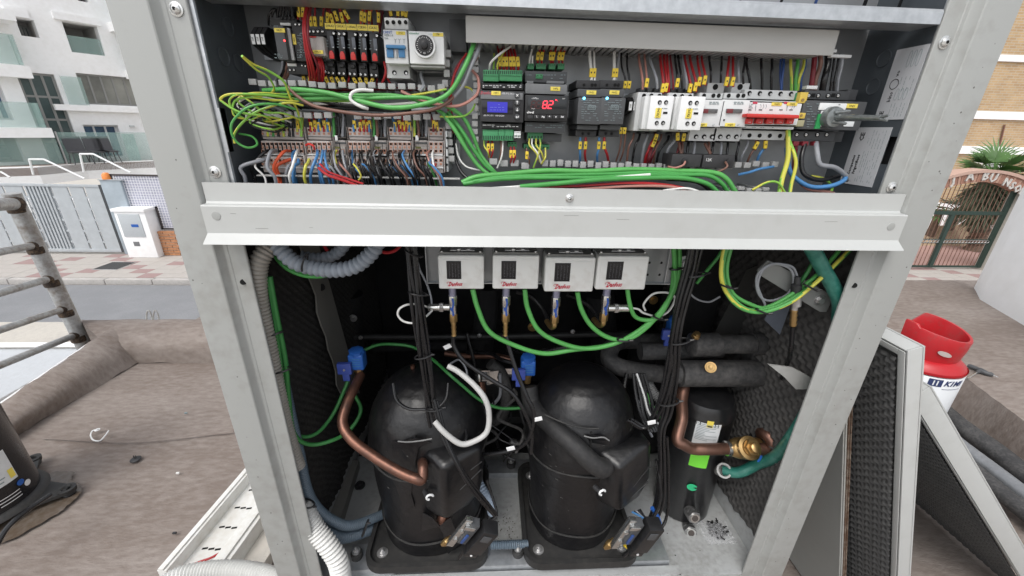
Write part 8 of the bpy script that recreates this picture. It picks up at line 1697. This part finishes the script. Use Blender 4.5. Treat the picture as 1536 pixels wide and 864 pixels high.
def down(x, y, c, xe, ye=72, w=3, mk=True, L=13, Y=.075, where='entering the controllers from above', grp='wires entering the controllers from above'):
 o = W1(c, [(xe, ye, .09), ((x + xe) / 2, (ye + y) / 2 - 2, Y), (x, y - 4, Y), (x, y + 2, Y + .002)], w, where, grp)
 if mk: marker(x, y - L * .9, Y - .003, math.atan2(xe - x, y - ye) * .7, o, L, 5)
for i, (x, xe, c) in enumerate(((750, 747, 'r'), (755.5, 752, 'r'), (760, 757, 'r'), (766, 762, 'r'), (771, 765, 'r'), (777, 770, 'r'))): down(x, 104, c, xe, 70, 3.6)
W1('w', [(734, 104, .062), (737, 94, .055), (750, 80, .055), (768, 68, .07)], 3.4, 'white, bending from the green connector into the trunking'); W1('l', [(740, 104, .062), (741, 98, .065), (741, 80, .08)], 2.6, 'beside the white bent wire'); W1('y', [(746, 104, .062), (747, 94, .06), (756, 78, .07)], 2.4, 'right of the white bent wire')
for x, xe, c in ((807, 812, 'r'), (813, 818, 'r'), (826, 827, 'r'), (830, 836, 'r'), (839, 842, 'r'), (844, 850, 'r')): down(x, 94, c, xe, 62, 3.2, True, 11, .085)
W1('w', [(794, 96, .082), (795, 86, .078), (799, 70, .085)], 3, 'left one above the red digit controller'); W1('w', [(798.5, 96, .082), (799, 90, .08), (799, 84, .08)], 3, 'short stub above the red digit controller')
for x, xe, c, w in ((887, 884, 'w', 4.5), (892, 891, 'w', 3), (921, 922, 'w', 4.5), (925, 930, 'e', 3)):
 o = W1(c, [(xe, 68, .085), ((x + xe) / 2, 90, .076), (x, 112, .07), (x, 121, .068)], w, 'going down into the power supplies', 'wires into the top of the power supplies'); marker(x, 109, .066, 0, o, 12, 5)
for x, xe, c in ((938, 932, 'k'), (944, 941, 'k')):
 o = W1(c, [(xe, 72, .09), (xe, 100, .08), (x, 118, .075), (x, 134, .075)], 2.8, 'into the fuse terminals beside the power supplies', 'wires into the right fuse terminals'); marker(x, 127, .070, .1, o, 10, 5)
for i, (x, c, xe) in enumerate(((870.5, 'b', 870), (878.5, 'r', 877), (898.5, 'b', 896), (906.5, 'r', 911))):
 o = W1(c, [(x, 206, .068), (x, 220, .066), (xe, 232, .068), (xe + (2 if c == 'r' else 0), 244, .08)], 3.6, ('blue-side' if c == 'b' else 'red-side') + f' {("first", "second", "third", "fourth")[i]} below the power supplies'); marker(x, 218, .063, 0, o, 11, 4.6)
for x, c in ((932, 'n'), (938, 'n')):
 o = W1(c, [(x, 196, .075), (x, 206, .073), (x - 3, 225, .075), (x - 8, 242, .085)], 2.6, 'below the right fuse terminals', 'wires below the right fuse terminals'); marker(x - 1, 196, .068, 0, o, 9, 5)
for i, (x, y, c, l_) in enumerate(((726, 212, 'l', (734, 236)), (732, 212, 'r', (733, 236)), (738, 212, 'r', (737, 236)), (751, 212, 'n', (749, 240)), (754, 212, 'w', (746, 252)), (766, 222, 'r', (766, 244)), (771, 222, 'r', (770, 244)), (794, 210, 'y', (810, 243)), (798, 210, 'w', (812, 245)), (804, 210, 'y', (816, 240)), (810, 210, 'l', (800, 252)), (790, 224, 'n', (794, 246)), (818, 224, 'y', (812, 246)))):
 o = W1(c, [(x, y - 2, .062), (x + .5, y + 8, .058), ((x + l_[0]) / 2 + 2, (y + l_[1]) / 2 + 3, .055), (l_[0], l_[1], .06)], 2.6, 'hanging below the two controllers', 'thin wires below the controllers')
 if c == 'r' or i == 11: marker(x + .5, y + 9, .055, 0, o, 11, 4.6)
for i, (x, y, c, xe, w, mk) in enumerate(((964, 134, 'p', 958, 3.6, 0), (971, 132, 'p', 966, 3, 1), (986, 133, 'e', 972, 4, 0), (995, 140, 'r', 990, 4, 1), (1000, 139, 'r', 996, 4, 1), (1003, 138, 'r', 1001, 3.4, 0), (1010, 134, 'R', 1005, 3, 0), (1017, 132, 'k', 1012, 3.4, 1), (1023, 133, 'k', 1016, 3.4, 0), (1030, 134, 'e', 1022, 3.6, 0), (1036, 140, 'r', 1026, 3.6, 1), (1044, 138, 'r', 1034, 3.8, 1), (1050, 130, 'r', 1046, 3.4, 1), (1058, 128, 'r', 1052, 3.4, 1), (1066, 124, 'k', 1064, 3.6, 0), (1081, 124, 'k', 1083, 3.4, 0), (1091, 130, 'r', 1094, 3.6, 1), (1100, 130, 'r', 1099, 3.6, 1), (1108, 124, 'e', 1107, 3.4, 0), (1115, 126, 'k', 1117, 3.4, 0))):
 o = W1(c, [(xe, 76, .095), (xe + (x - xe) * .2, 92, .075), (x - (x - xe) * .1, y - 16, .06), (x, y, .062)], w, 'down to the contactors and motor breakers', 'wires above the contactors and motor breakers')
 if mk: marker(x - .3, y - 8, .056, .05, o, 12, 5)
for i, (x, c, xe, w) in enumerate(((1126, 'k', 1120, 3.8), (1143, 'k', 1142, 3.8), (1157, 'k', 1158, 3.8), (1172, 'B', 1175, 3.8), (1187, 'l', 1186, 4.2), (1193, 'g', 1197, 5), (1196, 'l', 1206, 4.5), (1201, 'B', 1208, 3.4))):
 W1(c, [(xe, 80, .095), (xe, 98, .082), (x - (x - xe) * .2, 118, .08), (x, 136, .082)], w, ('first', 'second', 'third', 'dark blue fourth', 'fifth', 'thick sixth', 'seventh', 'last')[i] + ' above the red bar breaker')
W1('B', [(1172, 80, .09), (1171, 100, .085), (1171, 120, .08), (1172, 136, .08)], 3, 'thin, straight above the red bar breaker')
for i, (x, c, xe, w) in enumerate(((1216, 'R', 1222, 7), (1222, 'n', 1230, 6), (1233, 'k', 1242, 9), (1245, 'k', 1252, 3.5), (1250, 'k', 1258, 3.5), (1256, 'e', 1264, 4))):
 W1(c, [(xe, 82, .09), (xe - 1, 98, .08), (x + 2, 120, .076), (x, 137, .078)], w, ('thick first', 'second', 'thickest', 'thin fourth', 'thin fifth', 'last')[i] + ' above the main switch')
B_ = fbox(1211, 128, 1226, 134, .070, .080); tag(B_.build('heat_shrink', WHP, bevel=.001), 'pale heat-shrink band on the dark red wires above the main switch', 'sleeve')
for i, (x, c, xe, w, y0) in enumerate(((951, 'n', 940, 3.2, 200), (960, 'k', 948, 3.6, 200), (973, 'e', 962, 4.6, 198), (984, 'r', 968, 3.6, 200), (981, 'r', 966, 3.4, 208), (978, 'R', 972, 3.4, 216), (986, 'R', 975, 3, 212), (1003, 'k', 984, 3.8, 204), (992, 'n', 980, 3, 202), (1015, 'e', 996, 4.6, 202), (1020, 'R', 1010, 3.4, 214), (1023, 'n', 1024, 3.4, 214), (1033, 'k', 1028, 4, 213), (1042, 'e', 1038, 4, 213), (1063, 'n', 1066, 3.8, 213), (1070, 'k', 1065, 3.8, 213), (1082, 'e', 1080, 3.8, 213), (1092, 'k', 1088, 3.8, 213), (1108, 'k', 1104, 3.8, 211), (1122, 'e', 1110, 3.6, 211), (1137, 'n', 1120, 3, 211), (1150, 'b', 1134, 4, 211))):
 W1(c, [(x, y0, .075), (x - (x - xe) * .15, y0 + 8, .07), (xe + (x - xe) * .3, y0 + 22, .068), (xe, 246 if i < 12 or i > 17 else 236, .078)], w, 'leaving the bottom of the contactors and breakers', 'wires below the contactors and breakers')
for i, (x, y, a) in enumerate(((984, 207, .2), (981, 215, .35), (1026, 206, 0), (1017, 205, -.2), (1135, 218, .35), (1149, 217, -.15))):
 o = W1('R', [(x - 1, y - 7, .07), (x - 1.5, y, .068), (x - 2, y + 7, .07)], 3, 'stub with a yellow sleeve under the contactors and breakers', 'sleeved stubs under the contactors'); marker(x, y, .064, a, o, 11, 5)
for l, c, w, s in (([(1028, 236, .045), (1026, 246, .035), (1014, 252, .035), (1002, 250, .045)], 'p', 3, 'looping out of the left ferrite block'), ([(1088, 243, .04), (1090, 250, .034), (1080, 256, .036), (1050, 262, .042), (1020, 260, .05)], 'n', 3, 'looping out of the right ferrite block'),
      ([(1022, 231, .06), (1020, 222, .065), (1018, 214, .07)], 'n', 4, 'from breaker into the left ferrite block'), ([(1066, 231, .06), (1062, 224, .066), (1057, 215, .072)], 'n', 4, 'from breaker into the right ferrite block')): W1(c, l, w, s)
for i, (l, c, w, s) in enumerate((
 ([(693, 274, .02), (715, 266, .022), (760, 260, .025), (820, 257, .03), (880, 256, .032), (950, 255, .034), (1020, 256, .036), (1068, 259, .036), (1090, 268, .032), (1104, 290, .03)], 'g', 7.5, 'topmost of the fat cables in the lower trough'),
 ([(695, 276, .016), (730, 270, .018), (780, 267, .022), (840, 267, .024), (900, 266, .026), (960, 263, .026), (1020, 262, .028), (1060, 264, .03), (1082, 274, .03), (1094, 292, .03)], 'G', 6.5, 'second fat cable in the lower trough'),
 ([(710, 272, .015), (750, 266, .02), (820, 263, .026), (900, 261, .028), (980, 259, .03), (1050, 262, .032)], 'G', 5, 'between the fat cables in the lower trough'),
 ([(780, 280, .01), (840, 274, .012), (900, 270, .014), (960, 266, .018), (1020, 268, .02), (1060, 274, .022), (1078, 290, .022)], 'G', 7, 'lowest fat cable in the lower trough'),
 ([(700, 284, .016), (760, 281, .016), (820, 277, .016), (880, 271, .016), (930, 266, .018), (975, 262, .024)], 'w', 4.5, 'white, crossing the lower trough diagonally'),
 ([(740, 284, .018), (820, 281, .018), (880, 278, .018), (940, 275, .018), (1000, 277, .018), (1050, 288, .018)], 'r', 4, 'red, along the lower trough above the beam'),
 ([(760, 288, .014), (840, 286, .014), (900, 282, .014), (960, 279, .014), (1010, 281, .014), (1040, 292, .014)], 'p', 4, 'pinkish, lowest along the beam'),
 ([(970, 291, .013), (1000, 285, .013), (1030, 283, .013), (1055, 290, .013)], 'w', 3.5, 'white, just above the beam at the right of the trough'),
 ([(1000, 268, .03), (1040, 272, .028), (1062, 282, .026), (1072, 294, .026)], 'k', 6, 'black, at the right end of the lower trough'),
 ([(690, 284, .02), (760, 284, .03), (850, 285, .03), (950, 283, .03), (1050, 292, .03)], 'k', 7, 'black, underneath everything in the lower trough'),
 ([(1108, 262, .06), (1125, 258, .05), (1138, 254, .05), (1160, 250, .06)], 'b', 4, 'blue, below the right trunking teeth'),
 ([(1128, 285, .03), (1150, 274, .03), (1168, 274, .03), (1178, 290, .03)], 'l', 3.5, 'arching low at the right of the trough'))): W1(c, l, w, s)
for l, c, w, s in (([(1182, 196, .06), (1184, 215, .05), (1181, 240, .045), (1172, 268, .04), (1168, 296, .03)], 'l', 7, 'thick, falling right of the red bar breaker'), ([(1184, 212, .055), (1192, 232, .045), (1194, 250, .04), (1187, 275, .036), (1184, 296, .03)], 'l', 5, 'bowed, right of the thick striped one'),
     ([(1180, 222, .075), (1182, 245, .06), (1190, 265, .05), (1215, 279, .042), (1245, 280, .04), (1265, 270, .045), (1268, 262, .055)], 'b', 6.5, 'sweeping round the lower right corner'),
     ([(1194, 214, .07), (1192, 235, .07), (1190, 260, .07)], 'R', 5.5, 'straight under the main switch'), ([(1208, 214, .066), (1204, 235, .055), (1203, 255, .05), (1212, 266, .046), (1235, 270, .05), (1258, 264, .06)], 'k', 6.5, 'bending from the main switch to the wall'),
     ([(1224, 214, .064), (1224, 232, .052), (1232, 246, .046), (1252, 252, .044), (1266, 262, .05), (1270, 270, .06)], 'e', 7, 'hooking from the main switch to the wall'), ([(1198, 272, .05), (1212, 284, .045), (1240, 287, .045), (1250, 290, .05)], 'p', 5, 'lowest of the corner sweep'), ([(1216, 264, .07), (1236, 268, .07), (1248, 280, .06), (1244, 294, .05)], 'l', 3.5, 'hidden curl in the lower right corner')): W1(c, l, w, s)
for x in (1194.5, 1208.5, 1224.5): tag(fbox(x - 3.4, 212, x + 3.4, 219, .062, .070).build('wire_sleeve', DRED, bevel=.001), {1194.5: 'left', 1208.5: 'middle', 1224.5: 'right'}[x] + ' dark red sleeve under the main switch', 'sleeve')
for i, x in enumerate((1112, 1174, 1226, 1300, 1352, 1378, 1392, 1412)):
 W1('kkBkkbkk'[i], [(x - 6, 14 + (x - 1100) * .01, .08), (x, -2, .075), (x + 12, -30, .07)], (3, 4, 4, 5, 4, 3.5, 6, 6)[i], ('first', 'second', 'third', 'fourth', 'fifth', 'sixth', 'seventh', 'last')[i] + ' from the left above the upper rail')
ORD = 'first second third fourth fifth sixth seventh eighth ninth tenth eleventh twelfth thirteenth fourteenth fifteenth sixteenth seventeenth eighteenth nineteenth twentieth'.split()
same = {}
for o in S.objects:
 if o.get('category') and o.get('group') and o.type == 'MESH' and 'tangle' not in o['group']: same.setdefault(o['label'], []).append(o)
for lab, os_ in same.items():
 if 1 < len(os_):
  os_.sort(key=lambda o: o.location.x); n = len(os_)
  for i, o in enumerate(os_):
   if n > 40: continue
   o['label'] = (ORD[i] + ' from left, ' if i < n - i - 1 or i < 1 else ('rightmost, ' if i == n - 1 else ORD[n - 1 - i] + ' from right, ')) + lab
for o in S.objects:
 if o.type == 'MESH' and not o.data.materials: print('NO MATERIAL', o.name)
print('objects', len(S.objects), 'tris', sum(len(p.vertices) - 2 for o in S.objects if o.type == 'MESH' for p in o.data.polygons))
